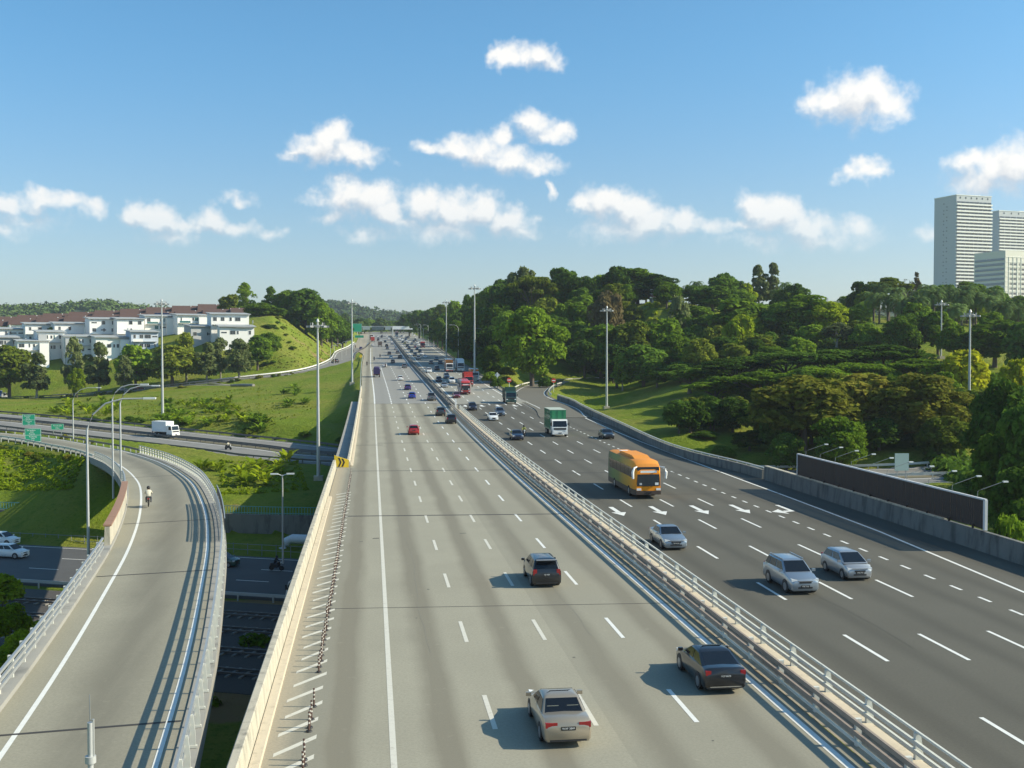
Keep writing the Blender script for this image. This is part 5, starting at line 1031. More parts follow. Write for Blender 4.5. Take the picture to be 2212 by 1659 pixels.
scatter('undergrowth', 'dense dark undergrowth beneath the trees of the right hill', 'undergrowth', np.concatenate([region([(1040,770,410),(1250,740,400),(1200,690,450),(1000,722,500)], 500), region([(1500,820,290),(1900,792,290),(1700,880,235),(2050,802,280),(1480,770,330),(1800,730,350)], 900), region([(1700,900,228),(1950,950,200),(2150,960,200),(1600,850,255)], 500), region([(1250,770,380),(1400,760,360),(1500,720,370),(1250,700,430)], 450), region([(2100,1010,150),(2230,1080,110),(2230,980,160),(2000,960,190)], 200)]), 42, 1.0, LEAF['dark'], 2.6)
scatter('undergrowth', 'green weeds and creepers on the clearings of the right hill', 'undergrowth', np.concatenate([region([(1380,690,390),(1560,700,385),(1480,730,350),(1400,668,410)], 220), region([(1840,735,340),(2140,740,335),(1900,720,350)], 220)]), 30, .8, LEAF['lime'], 1.1)
scatter('weeds', 'rank green weeds on the bank between flyover and valley wall', 'weeds', np.concatenate([region([(0,975,200),(180,995,175),(0,1060,168),(150,1060,165)], 700, True), region([(480,1000,195),(640,1000,190),(480,1070,165),(660,1060,170)], 260, True)]), 9, .42, LEAF['lime'], .55)
scatter('weeds', 'coarse weeds scattered over the sunlit meadow', 'weeds', np.concatenate([region([(0,890,330),(300,905,300),(560,930,255),(680,880,280),(300,860,380),(560,840,370)], 700, True)]), 7, .35, LEAF['olive'], .45)
scatter('weeds', 'tufts of dry grass over the grassy hill', 'weeds', region([(560,800,450),(600,690,510),(700,720,520),(740,755,520),(690,790,460)], 500, True), 6, .45, LEAF['brown'], .4)
scatter('weeds', 'dark bushes on the shaded valley floor', 'weeds', np.concatenate([np.array([vline(VC, rnd.uniform(-58, -40), rnd.uniform(-20, 20)) for i in range(160)]), np.array([vline(VC, rnd.uniform(-27, -25.5), rnd.uniform(-60, 30)) for i in range(60)])]), 26, .55, LEAF['green'], 1.1)
for (x, y, D, w, l) in [(20, 1295, 95, 75, 'sunlit leafy shrub at the left edge below the flyover'), (10, 1400, 85, 70, 'lowest sunlit shrub at the left edge, beside the railing'), (40, 1355, 90, 60, 'shrub with pale leaves beside the left railing'), (5, 1235, 110, 70, 'grassy shrub at the left edge near the white cars')]:
    p = DP(x, y, D); plant('shrub', 'bush', 'lime', p[0], p[1], hz(p[0], p[1]), w*D/CF*1.2, p[2]-hz(p[0], p[1]), l, 'shrub')
# distant ridges
def ridge(label, skyline, D, depth, m, n, leafs, leaf, cr):
    xs = [s[0] for s in skyline]; X = []; Y = []; Z = []
    for j in range(9):
        rowx, rowy, rowz = [], [], []
        for x in np.linspace(xs[0], xs[-1], 60):
            y = np.interp(x, xs, [s[1] for s in skyline]); p = DP(x, y, D+depth*(j/4-1)); zt = DP(x, y, D)[2]-cr*.7; f = math.cos((j/4-1)*math.pi/2)**1.2; rowx.append(p[0]); rowy.append(p[1]); rowz.append(-15+(zt+15)*f)
        X.append(rowx); Y.append(rowy); Z.append(rowz)
    hill = struct(obj('hill', grid_mesh('hill', np.array(X), np.array(Y), np.array(Z), m))); X, Y, Z = np.array(X[:5]), np.array(Y[:5]), np.array(Z[:5])
    P = []
    for i in range(n):
        a, b = g.integers(0, 4), g.integers(0, 59); u, v = g.random(), g.random()
        q = [(A[a, b]*(1-u)+A[a+1, b]*u)*(1-v)+(A[a, b+1]*(1-u)+A[a+1, b+1]*u)*v for A in (X, Y, Z)]; P.append(q)
    P = np.repeat(np.array(P), leafs, 0); d = g.normal(size=P.shape); d /= np.linalg.norm(d, axis=1, keepdims=True); d[:, 2] = np.abs(d[:, 2])
    s = np.repeat(g.uniform(.45, 1.2, n)*cr, leafs)[:, None]; P = P+d*s*(.7+.3*g.random((len(P), 1)))
    o = obj('distant_wood', leaf_mesh('distant_wood', P, d+g.normal(size=d.shape)*.4, leaf*(.7+.6*g.random(len(P))), LEAF['far'], g)); tag(o, label, 'wood', kind='stuff')
FARG = mat('far_wood_floor', (.045, .075, .025), .95, var=.3, vs=.02, world=True)
ridge('long low wooded ridge behind the houses on the left', [(-200, 668), (0, 660), (60, 658), (130, 654), (190, 648), (230, 646), (270, 655), (330, 662), (420, 668), (520, 668), (640, 672)], 1500, 260, FARG, 1300, 26, 4.5, 9)
ridge('hazy wooded hill closing the view beyond the highway', [(560, 668), (640, 655), (710, 649), (745, 651), (780, 662), (810, 668), (850, 674), (900, 676), (980, 682), (1100, 690)], 2100, 400, FARG, 1300, 24, 6, 11)
ridge('faint wooded rise behind the skyline trees on the right', [(1000, 700), (1300, 655), (1700, 655), (1900, 660), (2212, 660), (2500, 665)], 1300, 240, FARG, 900, 20, 4.5, 9)
# ================================================================ buildings
WALL_W = mat('white_render', (.84, .83, .79), .8, var=.06, vs=.4, dirt=((.62, .60, .55), .3, .62)); WALL_G = mat('grey_render', (.42, .43, .43), .8, var=.08, vs=.4); WALL_B = mat('bluish_render', (.50, .56, .64), .8, var=.08, vs=.4)
ROOF_G = mat('grey_roof', (.34, .36, .36), .7, var=.15, vs=.5); ROOF_B = mat('brown_roof_tiles', (.105, .062, .050), .85, var=.2, vs=.6, bump=.4, bs=4); STUB = mat('pink_parapet', (.62, .46, .40), .8, var=.1)
GLASS = mat('window_glass', (.035, .045, .055), .12, spec=.8, var=.3, vs=.8); GLASS_T = mat('teal_glass', (.04, .15, .15), .12, spec=.8); FRAME = mat('window_frame', (.60, .60, .58), .6); SOLAR = mat('solar_cells', (.015, .02, .045), .15, spec=.8)
def window(t, x, y, z, w, h, m=None, lights=2):
    f = MB().box((x, y-.02, z), (w+.16, .12, h+.16)).build('window', FRAME, t); n = max(1, lights); pw = w/n
    for k in range(n): MB().box((x-w/2+pw*(k+.5), y-.085, z), (pw-.06, .03, h)).build('pane', m or GLASS, f)
def pitched(t, w, d, z, rise, m, over=.5, name='roof'):
    mb = MB(); a, b = w/2+.02, d/2+over
    mb.prism([(-b, z-.1), (-b, z+.08), (0, z+rise+.15), (b, z+.08), (b, z-.1), (0, z+rise-.1)], 'x', -a, a); return mb.build(name, m, t)
def house_modern(x0, x1, yt, yb, D, label, floors=2, wallm=None, rz=.42, dep=11, teal=False, mono=.9, wing=0, cols=4):
    w = (x1-x0)*D/CF*.98; h = (yb-yt)*D/CF; p = DP((x0+x1)/2, yb, D); t = thing('house', label, 'house', (p[0], p[1]+dep/2, p[2]), rz); wm = wallm or WALL_W; R = random.Random(int(x0+yt))
    MB().box((0, 0, h/2-3), (w, dep, h+6)).build('wall', wm, t)
    if wing: MB().box((wing*w*.33, -dep/2-.9, h*.45-3), (w*.3, 1.8, h*.9+6)).build('bay', WALL_G if wing < 0 else WALL_W, t)
    # mono-pitch slab roof with overhang
    MB().prism([(-dep/2-1, h+.12), (dep/2+.8, h+mono+.12), (dep/2+.8, h+mono+.42), (-dep/2-1, h+.42)], 'x', -w/2-.7, w/2+.7).build('roof', ROOF_G, t)
    MB().prism([(-dep/2+.1, h-.02), (dep/2, h-.02), (dep/2, h+mono+.1), (-dep/2+.1, h+.1)], 'x', -w/2+.1, w/2-.1).build('clerestory', wm, t)
    fh = h/floors
    for f in range(floors):
        z = f*fh+fh*.55
        for c in range(cols):
            if R.random() < .22: continue
            x = (c+.5)/cols*w-w/2; ww = R.choice([.5, .9, 1.5, 2.2]); hh = .5 if ww > 2 and R.random() < .6 else 1.5
            if wing and abs(x-wing*w*.33) < w*.2: continue
            window(t, x, -dep/2, z, min(ww, w/cols*.8), hh, GLASS_T if teal and R.random() < .5 else GLASS, 1 if ww < .8 else 2)
        window(t, w*.02, -dep/2, z, .7, 1.3, GLASS, 1)
    for z in (fh*.5, fh*1.5): f = MB().box((w/2+.03, 0, z), (.1, 1.4, 1.4)).build('window', FRAME, t); MB().box((w/2+.1, 0, z), (.04, 1.2, 1.2)).build('pane', GLASS, f)
    if floors > 1:
        MB().box((-w*.28, -dep/2-.8, fh-.05), (w*.36, 1.6, .18)).build('balcony', WALL_W, t); MB().box((-w*.28, -dep/2-1.55, fh+.5), (w*.36, .06, .9)).build('balustrade', GLASS_T if teal else WALL_W, t)
    MB().box((w*.18, -dep/2-.5, fh*.98), (w*.5, 1.0, .15)).build('canopy', ROOF_G, t)
    return t
house_modern(183, 241, 690, 737, 492, 'left half of the tall plain white pair in the middle of the estate', 3, cols=3); house_modern(242, 300, 690, 737, 490, 'right half of the tall plain white pair in the middle of the estate', 3, cols=3)
house_modern(45, 105, 701, 742, 500, 'white house with slit window left of the green glass house', 2, cols=3); house_modern(108, 170, 700, 742, 496, 'white house just left of the tall white pair', 2, cols=3)
house_modern(-20, 40, 712, 745, 500, 'white house at the left edge of the estate', 2); house_modern(70, 126, 718, 762, 478, 'lower house with green glass front and grey side', 2, teal=True, wing=-1)
house_modern(28, 92, 738, 775, 470, 'lowest white house with grey roof on the left', 2, wing=1); house_modern(-30, 26, 730, 772, 474, 'low grey and white house at the left edge', 2, wallm=WALL_G)
house_modern(196, 270, 730, 768, 472, 'low house with slanting grey roof below the tall white pair', 1, wing=1); house_modern(272, 330, 718, 757, 474, 'bluish shaded house right of the tall white pair', 2, wallm=WALL_B); house_modern(128, 190, 728, 765, 476, 'white and grey house behind the tall grey tree', 2, wing=-1)
house_modern(302, 368, 684, 716, 500, 'white house with balcony behind the mast light', 2, teal=True, wing=1); house_modern(372, 438, 682, 714, 498, 'white house with green glass door right of the mast light', 2, teal=True, wing=1)
house_modern(448, 530, 680, 722, 470, 'large white end house with a row of dark windows', 2, cols=5, rz=.3); house_modern(470, 545, 707, 732, 462, 'low white annexe in front of the end house', 1, rz=.3, dep=6); house_modern(400, 470, 706, 740, 468, 'grey flat-roofed house behind the trees near the end house', 1, wallm=WALL_G)
def house_terrace(x0, x1, yr, yb, D, label, group, solar=False, rz=.12):
    w = (x1-x0)*D/CF; rise = (yb-yr)*D/CF; p = DP((x0+x1)/2, yb, D); dep = 11.; t = thing('terrace_house', label, 'house', (p[0], p[1]+dep/2, p[2]-7), rz, group)
    MB().box((0, 0, 2.5), (w-.02, dep, 9)).build('wall', WALL_W, t); r = pitched(t, w, dep, 7, rise, ROOF_B)
    MB().prism([(-dep/2*.75, 7.95), (-dep/2*.75, 8.25), (-.2, 7+rise+.55), (-.2, 7+rise+.2)], 'x', w/2-.55, w/2-.1).build('party_wall', STUB, r)
    for s in (-1, 1): MB().box((w/2-.3+s*1.9-1.9, -.6, 7+rise*.95), (.45, .45, .5)).build('roof_vent', WHITE, r)
    if solar:
        for i in range(5):
            for j in range(2): sl = math.atan2(rise, dep/2); yy = -dep/2*.75+j*1.75; MB().box((-2.8+i*1.35, yy, 7+rise*(1-abs(yy)/(dep/2))+.28), (1.3, 1.7, .06), rx=sl).build('solar_panel', SOLAR, r)
    for c in range(3): window(t, (c-1)*w*.3, -dep/2, 5.2, w*.17, 1.5, GLASS, 2)
    MB().box((-w*.42, -dep/2-.4, 4), (.35, .9, 6)).build('fin_wall', WALL_W, t)
    return t
for k in range(-1, 9):
    x0 = 16+k*60; x1 = min(x0+60, 532); xm = (x0+x1)/2
    if x1-x0 > 15: house_terrace(x0, x1, 690-xm*.049, 704-xm*.054, 540, 'terrace house with brown roof and pink party wall, front row' if k != 5 else 'terrace house with solar panels on its brown roof', 'front row of brown-roofed houses' if k != 5 else None, k == 5)
for k in range(-1, 10):
    x0 = -23+k*56; x1 = min(x0+56, 535); xm = (x0+x1)/2
    if x1-x0 > 15: house_terrace(x0, x1, 684-xm*.060, 700-xm*.060, 592, 'terrace house with brown roof in the row behind', 'back row of brown-roofed houses')
# hilltop house on the right
p = DP(1437, 662, 418); t = thing('house', 'low house with red-brown roofs and white fascia on the wooded hilltop', 'house', (p[0], p[1], p[2]), -.1)
MB().box((0, 0, 1.2), (11, 7, 4.4)).build('wall', WALL_G, t); pitched(t, 12, 8, 3.4, 1.4, mat('red_brown_roof', (.20, .09, .07), .8, var=.2)); MB().box((-3, -4, 3.2), (7, .3, .5)).build('fascia', WHITE, t); MB().box((-3.5, -1, 6.2), (5, 4, .3)).build('upper_roof', WHITE, t); MB().box((-3.5, -.6, 5.2), (4.5, 3, 1.8)).build('upper_room', WALL_G, t)
for x in (-3.5, 0, 3.5): window(t, x, -3.5, 1.8, 1.4, 1.2)
p = DP(1803, 652, 430); t = thing('house', 'flat white roofed building peeping over the light green crown', 'house', (p[0], p[1], p[2]-4), .0); MB().box((0, 0, 1), (9, 6, 6)).build('wall', WALL_W, t); MB().box((0, 0, 4.15), (10, 7, .3)).build('roof', WHITE, t); MB().box((-3, 0, 4.9), (.5, .5, 1.3)).build('tank_stand', WALL_G, t)
# tower blocks
TWS = mat('tower_shaded_side_render', (.50, .52, .54), .8, var=.05, vs=.1)  # shade of the white tower's side put into the wall colour as grey
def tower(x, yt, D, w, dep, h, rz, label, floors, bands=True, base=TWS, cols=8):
    p = DP(x, yt, D); zt = p[2]; t = thing('tower_block', label, 'tower block', (p[0], p[1], zt-h), rz)   # x: front left corner
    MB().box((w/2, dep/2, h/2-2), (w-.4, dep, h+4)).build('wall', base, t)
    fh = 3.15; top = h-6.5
    slab = MB().box((w/2, -.7, 0), (w+.3, 1.6, 1.35)).mesh('balcony_slab', WALL_W); gl = MB().box((w*.5/cols*1.0, 0, 0), (w/cols*.90, .12, 1.75)).mesh('window_band', GLASS); pier = MB().box((0, -.3, 0), (.35, .9, 2.2)).mesh('pier', WALL_G)
    for f in range(floors):
        z = top-f*fh
        if z < 2: break
        obj('balcony_slab', slab, t, (0, 0, z-1.6))
        for c in range(cols):
            obj('window', gl, t, (c*w/cols, -.10, z))
            if (c*7+f*3) % 5 == 0: obj('pier', pier, t, (c*w/cols, 0, z))
    sw = MB().box((-.02, 0, 0), (.3, .8, .9)).mesh('window', GLASS)
    for f in range(floors-1):
        for d_ in (.42, .56):
            if (f+int(d_*100)) % 3: obj('window', sw, t, (.15, dep*d_, top-f*fh+.2))
    MB().box((w/2, dep/2, h+.15), (w+.4, dep+.6, .6)).build('roof_edge', WHITE, t)
    for c in range(6): MB().box((w*(c+.7)/6.4, .05, h-2.2), (1.1, .5, 1.6)).build('roof_opening', GLASS, t)
    MB().box((w*.72, dep*.4, h+1.1), (w*.3, 6, 2)).build('plant_room', WALL_W, t)
    return t
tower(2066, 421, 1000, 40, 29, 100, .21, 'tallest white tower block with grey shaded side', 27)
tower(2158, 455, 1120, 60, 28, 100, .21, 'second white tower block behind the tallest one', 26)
p = DP(2172, 541, 900); t = thing('office_block', 'lower cream office block in front of the towers at the right edge', 'office block', (p[0], p[1], p[2]-60), .30)
CREAM = mat('cream_cladding', (.68, .66, .58), .8, var=.05); MB().box((17, 16, 28), (34, 32, 64)).build('wall', CREAM, t)
for f in range(11):
    z = 53-f*4.0
    MB().box((17, -.12, z+1.9), (34.1, .35, .3)).build('string_course', WALL_W, t); MB().box((-.12, 16, z), (.3, 30, 1.9)).build('window', mat('blue_glass', (.10, .15, .20), .15, spec=.8), t)
    if f:
        for x, w in ((5.8, .8), (7.4, .8), (10.8, 3.6), (16, .8), (20, 3.6), (26, 3.6), (31, .8)): MB().box((x, -.06, z), (w, .2, 1.7)).build('window', GLASS, t)
for x in (4, 8.8, 13.4, 18, 23, 28): MB().box((x, -.2, 27), (.25, .4, 56)).build('pilaster', WALL_W, t)
# ================================================================ vehicles
def paint(name, col, metal=.35, rough=.32): return mat('paint_'+name, col, rough, metal, coat=.8)
PC = {'tan': paint('tan', (.36, .31, .235), .45), 'black': paint('black', (.012, .013, .016), .2), 'navy': paint('navy', (.015, .02, .045)), 'silver': paint('silver', (.38, .40, .42), .6), 'white': paint('white', (.76, .76, .74), 0.), 'grey': paint('grey', (.17, .18, .19), .6), 'red': paint('red', (.42, .02, .02), .2), 'maroon': paint('maroon', (.17, .015, .03), .3), 'blue': paint('blue', (.02, .05, .36), .3), 'purple': paint('purple', (.05, .03, .17), .3),
      'brown': paint('brown', (.17, .12, .105), .4), 'charcoal': paint('charcoal', (.06, .065, .07), .5), 'yellow': paint('yellow', (.75, .48, .03), 0.), 'steelblue': paint('steelblue', (.10, .14, .20), .5), 'green': paint('green', (.012, .20, .085), 0., .5), 'dgreen': paint('dgreen', (.02, .075, .06), .1), 'orange': paint('orange', (.72, .20, .03), 0.), 'truckred': paint('truckred', (.50, .035, .025), 0.), 'tarp': mat('tarp_blue', (.035, .025, .10), .8, var=.2), 'boxwhite': mat('box_white', (.74, .76, .76), .6, var=.06), 'boxblue': mat('box_blue', (.02, .10, .32), .6, var=.15), 'silverblue': paint('silverblue', (.29, .34, .39), .6)}
CGL = mat('car_glass', (.008, .011, .016), .08, spec=.45); TYRE = mat('tyre', (.018, .018, .018), .9); RIM = mat('alloy', (.42, .43, .44), .35, metal=.8); HL = mat('headlamp', (.80, .82, .82), .2, spec=.9); TL = mat('tail_lamp', (.30, .01, .012), .2, spec=.8); TRIM = mat('dark_trim', (.025, .025, .027), .6); CHR = mat('chrome', (.62, .62, .62), .15, metal=.9); PLT = mat('plate_black', (.015, .015, .015), .5); PTX = mat('plate_letters', (.85, .85, .82), .5)
SEAT = mat('seat_cloth', (.24, .25, .20), .9)
CK = {  # length, width, height, hood z, belt z, tail z, cabin (front base, roof front, roof rear, rear base), wheel r, wheelbase, side windows
 'sedan': (4.45, 1.74, 1.42, .90, .94, 1.00, (1.08, .28, -.72, -1.38), .31, 2.6, 2), 'fastback': (4.47, 1.80, 1.45, .90, .98, 1.06, (1.15, .25, -.70, -1.98), .33, 2.7, 2), 'hatch': (3.95, 1.70, 1.52, .93, .98, 1.05, (1.38, .36, -1.40, -1.86), .30, 2.5, 2),
 'mpv': (4.2, 1.72, 1.62, .98, 1.02, 1.08, (1.45, .48, -1.68, -2.02), .31, 2.65, 3), 'suv': (4.45, 1.78, 1.70, 1.06, 1.10, 1.14, (1.22, .36, -1.78, -2.14), .36, 2.68, 3), 'van': (4.6, 1.8, 1.95, 1.1, 1.15, 1.2, (1.75, 1.15, -2.1, -2.22), .32, 2.7, 3), 'pickup': (5.2, 1.85, 1.80, 1.10, 1.14, 1.14, (1.35, .65, -.55, -.85), .38, 3.1, 2)}
CM = {}
def car_parts(kind):
    if kind in CM: return CM[kind]
    L, Wd, H, hz_, bz, tz, (cf, rf, rr, cb_r), wr, wb, nsw = CK[kind]; w = Wd/2; gc = .2 if kind not in ('suv', 'pickup') else .25; P = []
    def ring(y, wf, zt, zb):
        a = w*wf; pts = [(a*.88, zb), (a*.98, zb+.10), (a, zb+.32), (a*.985, zt-.13), (a*.93, zt-.03), (a*.72, zt+.015)]; r = [(-x, y, z) for x, z in pts]+[(0, y, zt+.03)]+[(x, y, z) for x, z in pts[::-1]]+[(0, y, zb)]; return r
    F = L/2; st = [(-F, .86, .74*tz, gc+.18), (-F+.05, .93, tz-.10, gc+.05), (-F+.16, .965, tz-.02, gc), (-F+.5, .99, tz, gc), (cb_r, 1, (tz+bz)/2+.02, gc), (0, 1, bz, gc), (cf-.15, 1, hz_+.04, gc), (cf+.25, .995, hz_, gc), (F-.5, .98, hz_-.09, gc), (F-.2, .95, hz_-.14, gc), (F-.09, .92, hz_-.19, gc-.02), (F-.03, .88, hz_-.25, gc-.01), (F, .82, hz_-.36, gc+.03)]
    st.sort(); P.append(('body', MB().loft([ring(*s) for s in st]).mesh('body', PC['white'], 38), 'paint', None))
    # cabin shell
    bw, tw = w*.94, w*.74; bl = [(-bw, cb_r, bz-.03), (bw, cb_r, bz-.03), (bw, cf, bz-.03), (-bw, cf, bz-.03)]; te = H-.06; tl = [(-tw, rr, te), (tw, rr, te), (tw, rf, te), (-tw, rf, te)]; tt = [(-tw*.86, rr+.12, H), (tw*.86, rr+.12, H), (tw*.86, rf-.12, H), (-tw*.86, rf-.12, H)]
    def rr_(y0, y1, hw, z, r):
        o = []
        for (cx__, cy__, a0) in ((hw-r, y1-r, 0), (-hw+r, y1-r, 90), (-hw+r, y0+r, 180), (hw-r, y0+r, 270)):
            for k in range(4): an = math.radians(a0+k*30); o.append((cx__+r*math.cos(an), cy__+r*math.sin(an), z))
        return o
    ym_ = lambda f: (cb_r+(rr-cb_r)*f, cf+(rf-cf)*f, bw+(tw-bw)*f); rg = []
    for f in (0, .5, .92): y0_, y1_, h_ = ym_(f); rg.append(rr_(y0_, y1_, h_, bz-.03+(te-bz+.03)*f, .09))
    y0_, y1_, h_ = ym_(1); rg.append(rr_(y0_+.03, y1_-.03, h_-.03, te+.012, .10)); rg.append(rr_(y0_+.16, y1_-.14, h_-.12, H-.012, .12)); rg.append(rr_(y0_+.42, y1_-.40, h_-.32, H+.012, .14))
    P.append(('cabin', MB().loft(rg).mesh('cabin', PC['white'], 50), 'paint', None))
    def pane(i, u0, u1, v0, v1, nm):
        a, b, c, d = [Vector(q) for q in (bl[i], bl[(i+1) % 4], tl[(i+1) % 4], tl[i])]
        B = lambda u, v: (a.lerp(b, u)).lerp(d.lerp(c, u), v); n = (b-a).cross(d-a).normalized()
        if n.dot((a+b+c+d)/4-Vector((0, (cf+cb_r)/2, bz+.2))) < 0: n = -n
        q = [B(u0, v0), B(u1, v0), B(u1, v1), B(u0, v1)]; mb = MB(); mb.add([p+n*.014 for p in q]+[p-n*.01 for p in q], [(0, 1, 2, 3), (7, 6, 5, 4), (0, 4, 5, 1), (1, 5, 6, 2), (2, 6, 7, 3), (3, 7, 4, 0)]); P.append((nm, mb.mesh(nm, CGL), None, None))
    pane(2, .05, .95, .10, .97, 'windscreen'); pane(0, .07, .93, .14, .94, 'rear_window')
    cuts = {2: [(.05, .47), (.51, .93)], 3: [(.04, .24), (.27, .58), (.61, .94)]}[nsw]
    for (a, b) in cuts: pane(1, a, b, .16, .90, 'side_window'); pane(3, 1-b, 1-a, .16, .90, 'side_window')
    tyre = MB().disc((0, 0, 0), wr, 'x', .2, 20).mesh('wheel', TYRE, 40); rim = MB().disc((0, 0, 0), wr*.64, 'x', .215, 16).mesh('rim', RIM); sp = MB()
    for k in range(5): a = k*2*math.pi/5; sp.bar((0, 0, 0), (0, math.cos(a)*wr*.6, math.sin(a)*wr*.6), .225, wr*.17)
    spm = MB().disc((0, 0, 0), wr*.60, 'x', .220, 16).mesh('rim_inner', TRIM); spk = sp.mesh('spokes', RIM)
    arch = MB().prism([(wr*1.18*math.cos(a), wr*1.18*math.sin(a)-.0) for a in np.linspace(-.35, math.pi+.35, 14)], 'x', -.02, .02).mesh('wheel_arch', TRIM)
    for sx in (-1, 1):
        for sy in (-1, 1):
            P.append(('wheel_arch', arch, None, (sx*(w-.013), sy*wb/2+.05, wr))); P.append(('wheel', tyre, None, (sx*(w-.095), sy*wb/2+.05, wr), [('rim', rim), ('spokes', spk)]))
    ym = F-.17
    for sx in (-1, 1):
        P.append(('headlight', MB().prism([(-.24, -.08), (.19, -.04), (.18, .11), (-.12, .06)] if sx > 0 else [(.24, -.08), (-.19, -.04), (-.18, .11), (.12, .06)], 'y', -.14, .14).mesh('headlight', HL, 40), None, (sx*w*.68, ym, hz_-.25)))
        P.append(('tail_light', MB().box((0, 0, 0), (.22 if kind != 'sedan' else .42, .14, .34 if kind in ('suv', 'mpv', 'van', 'hatch') else .18)).mesh('tail_light', TL), None, (sx*w*(.80 if kind != 'sedan' else .68), -F+.09, tz-.17)))
        P.append(('mirror', MB().box((0, 0, 0), (.20, .10, .14)).mesh('mirror', PC['white']), 'paint', (sx*(w+.10), cf-.25, bz+.08)))
    P.append(('grille', MB().box((0, 0, 0), (w*.80, .06, .10)).mesh('grille', TRIM), None, (0, F-.01, hz_-.34))); P.append(('lower_grille', MB().box((0, 0, 0), (w*.95, .05, .09)).mesh('lower_grille', TRIM), None, (0, F-.012, gc+.17)))
    P.append(('bumper_strip', MB().box((0, 0, 0), (w*1.5, .08, .12)).mesh('bumper_strip', TRIM), None, (0, -F+.06, gc+.12)))
    P.append(('number_plate', MB().box((0, 0, 0), (.52, .03, .13)).mesh('number_plate', PLT), None, (0, F+.012, .50))); P.append(('number_plate', MB().box((0, 0, 0), (.52, .03, .13)).mesh('number_plate', PLT), None, (0, -F-.012+.02, tz*.72)))
    if kind == 'pickup': P.append(('bed', MB().box((0, -1.7, bz+.035), (w*1.7, 1.55, .06)).mesh('bed', TRIM), None, None))
    CM[kind] = P; return P
def place(t, X, Y, z, rz, slope=0.): t.location = (X, Y, z); t.rotation_euler = (slope if abs(rz) < 1.6 else -slope, 0, rz)
def car(kind, col, X, Y, label, rz=0., z=None, group=None, plate=None, far=False):
    slope = math.atan(prof(Y+1)-prof(Y)) if z is None else 0; z = prof(Y)+.008 if z is None else z
    t = thing('car' if kind not in ('pickup', 'van') else kind if kind == 'van' else 'pickup_truck', label, {'pickup': 'pickup', 'van': 'van'}.get(kind, 'car'), group=group); place(t, X+xo(Y), Y, z, rz, slope)
    for p in car_parts(kind):
        if far and p[0] in ('mirror', 'number_plate', 'wheel_arch', 'bumper_strip', 'lower_grille'): continue
        o = obj(p[0], p[1], t, p[3])
        if p[2] == 'paint': set_mat(o, PC[col])
        if len(p) > 4 and not far:
            for (nm, me) in p[4]: obj(nm, me, o)
        if p[0] == 'number_plate' and plate: 
            s = 1 if p[3][1] > 0 else -1; text_part(plate, .10, PTX, o, (0, s*.018, 0), (math.pi/2, 0, math.pi if s > 0 else 0))
    return t
PI = math.pi
KN = {'suv': 'off-roader', 'sedan': 'saloon', 'hatch': 'hatchback', 'van': 'van', 'mpv': 'people carrier', 'fastback': 'fastback'}
# outgoing carriageway, seen from behind
tc_ = car('sedan', 'tan', 6.75, 39.5, 'tan sedan at the bottom of the picture', plate='WAF 3849')
for sx in (-.36, .36): MB().box((sx, -.98, 1.06), (.42, .16, .20)).build('headrest', SEAT, tc_)
bc_ = car('fastback', 'black', 14.1, 44.6, 'black fastback car by the median barrier', plate='VCF 8678'); MB().box((0, -2.12, .80), (.16, .03, .10)).build('badge', CHR, bc_); MB().box((0, -2.2, .33), (1.3, .05, .04)).build('chrome_strip', CHR, bc_)
mp_ = car('mpv', 'black', 10.1, 65.0, 'black tall hatchback with white number plate in the middle lane', plate='VJJ 9688'); MB().box((0, -1.95, 1.60), (1.2, .3, .04)).build('spoiler', PC['black'], mp_)
for (k, c, X, Y, l) in [('hatch','red',6.6,175,'red hatchback alone in the second outgoing lane'),('suv','black',14.0,195.7,'black off-roader nearest the median railing'),('suv','charcoal',13.3,214,'dark grey car following ahead of the black off-roader'),('pickup','grey',13.9,256.6,'grey pickup where the pale median railing begins'),('hatch','blue',9.6,263.7,'bright blue hatchback in the third outgoing lane'),('hatch','purple',9.7,294,'dark violet-blue car ahead of the bright blue hatchback'),('hatch','white',9.1,334.5,'white hatchback with dark rear window in the outgoing lanes'),('suv','grey',13.0,408,'grey car near the median, ahead of the white hatchback'),('mpv','brown',9.6,446.5,'brownish car ahead of the white saloon'),('sedan','white',5.9,416,'white saloon beside the blue tarpaulin truck'),('suv','charcoal',13.6,491.5,'dark grey car close to the median in the far lanes'),('sedan','white',9.6,488,'white car left of the dark grey car in the far lanes')]: car(k, c, X, Y, l, far=Y > 300)
CNAME = {'charcoal': 'dark grey', 'steelblue': 'grey-blue', 'navy': 'dark blue'}
for (k, c, X, Y) in [('suv','charcoal',9.6,533),('suv','grey',13.9,546),('sedan','silver',14.2,600),('sedan','grey',9.8,612),('suv','black',10.0,655),('sedan','white',1.6,670),('hatch','charcoal',10.3,748),('sedan','white',14.4,740),('suv','grey',6.2,823),('sedan','white',14.0,823),('sedan','black',9.2,886),('sedan','white',13.6,915),('sedan','white',6.3,900),('suv','charcoal',5.8,780),('sedan','silver',13.8,690),('sedan','grey',10,930),('suv','white',2.5,930),('sedan','charcoal',2.2,860)]: car(k, c, X, Y, 'tiny distant %s %s heading away up the outgoing lanes' % (CNAME.get(c, c), KN[k]), group='distant %s %s in the outgoing lanes' % (CNAME.get(c, c), KN[k]), far=True)
car('sedan', 'purple', -4.7, 612, 'small dark blue car on the slip road beside the highway', far=True); car('suv', 'charcoal', FARR[46][0], FARR[46][1], 'dark car on the slip road below the grassy hill', rz=.5, z=FARR[46][2]+.06, far=True)
i_ = min(range(len(FARR)), key=lambda i: abs(FARR[i][0]+86)); car('sedan', 'red', FARR[i_][0], FARR[i_][1], 'red car on the slip road behind the pale guard rail', rz=1.3, z=FARR[i_][2]+.06, far=True)
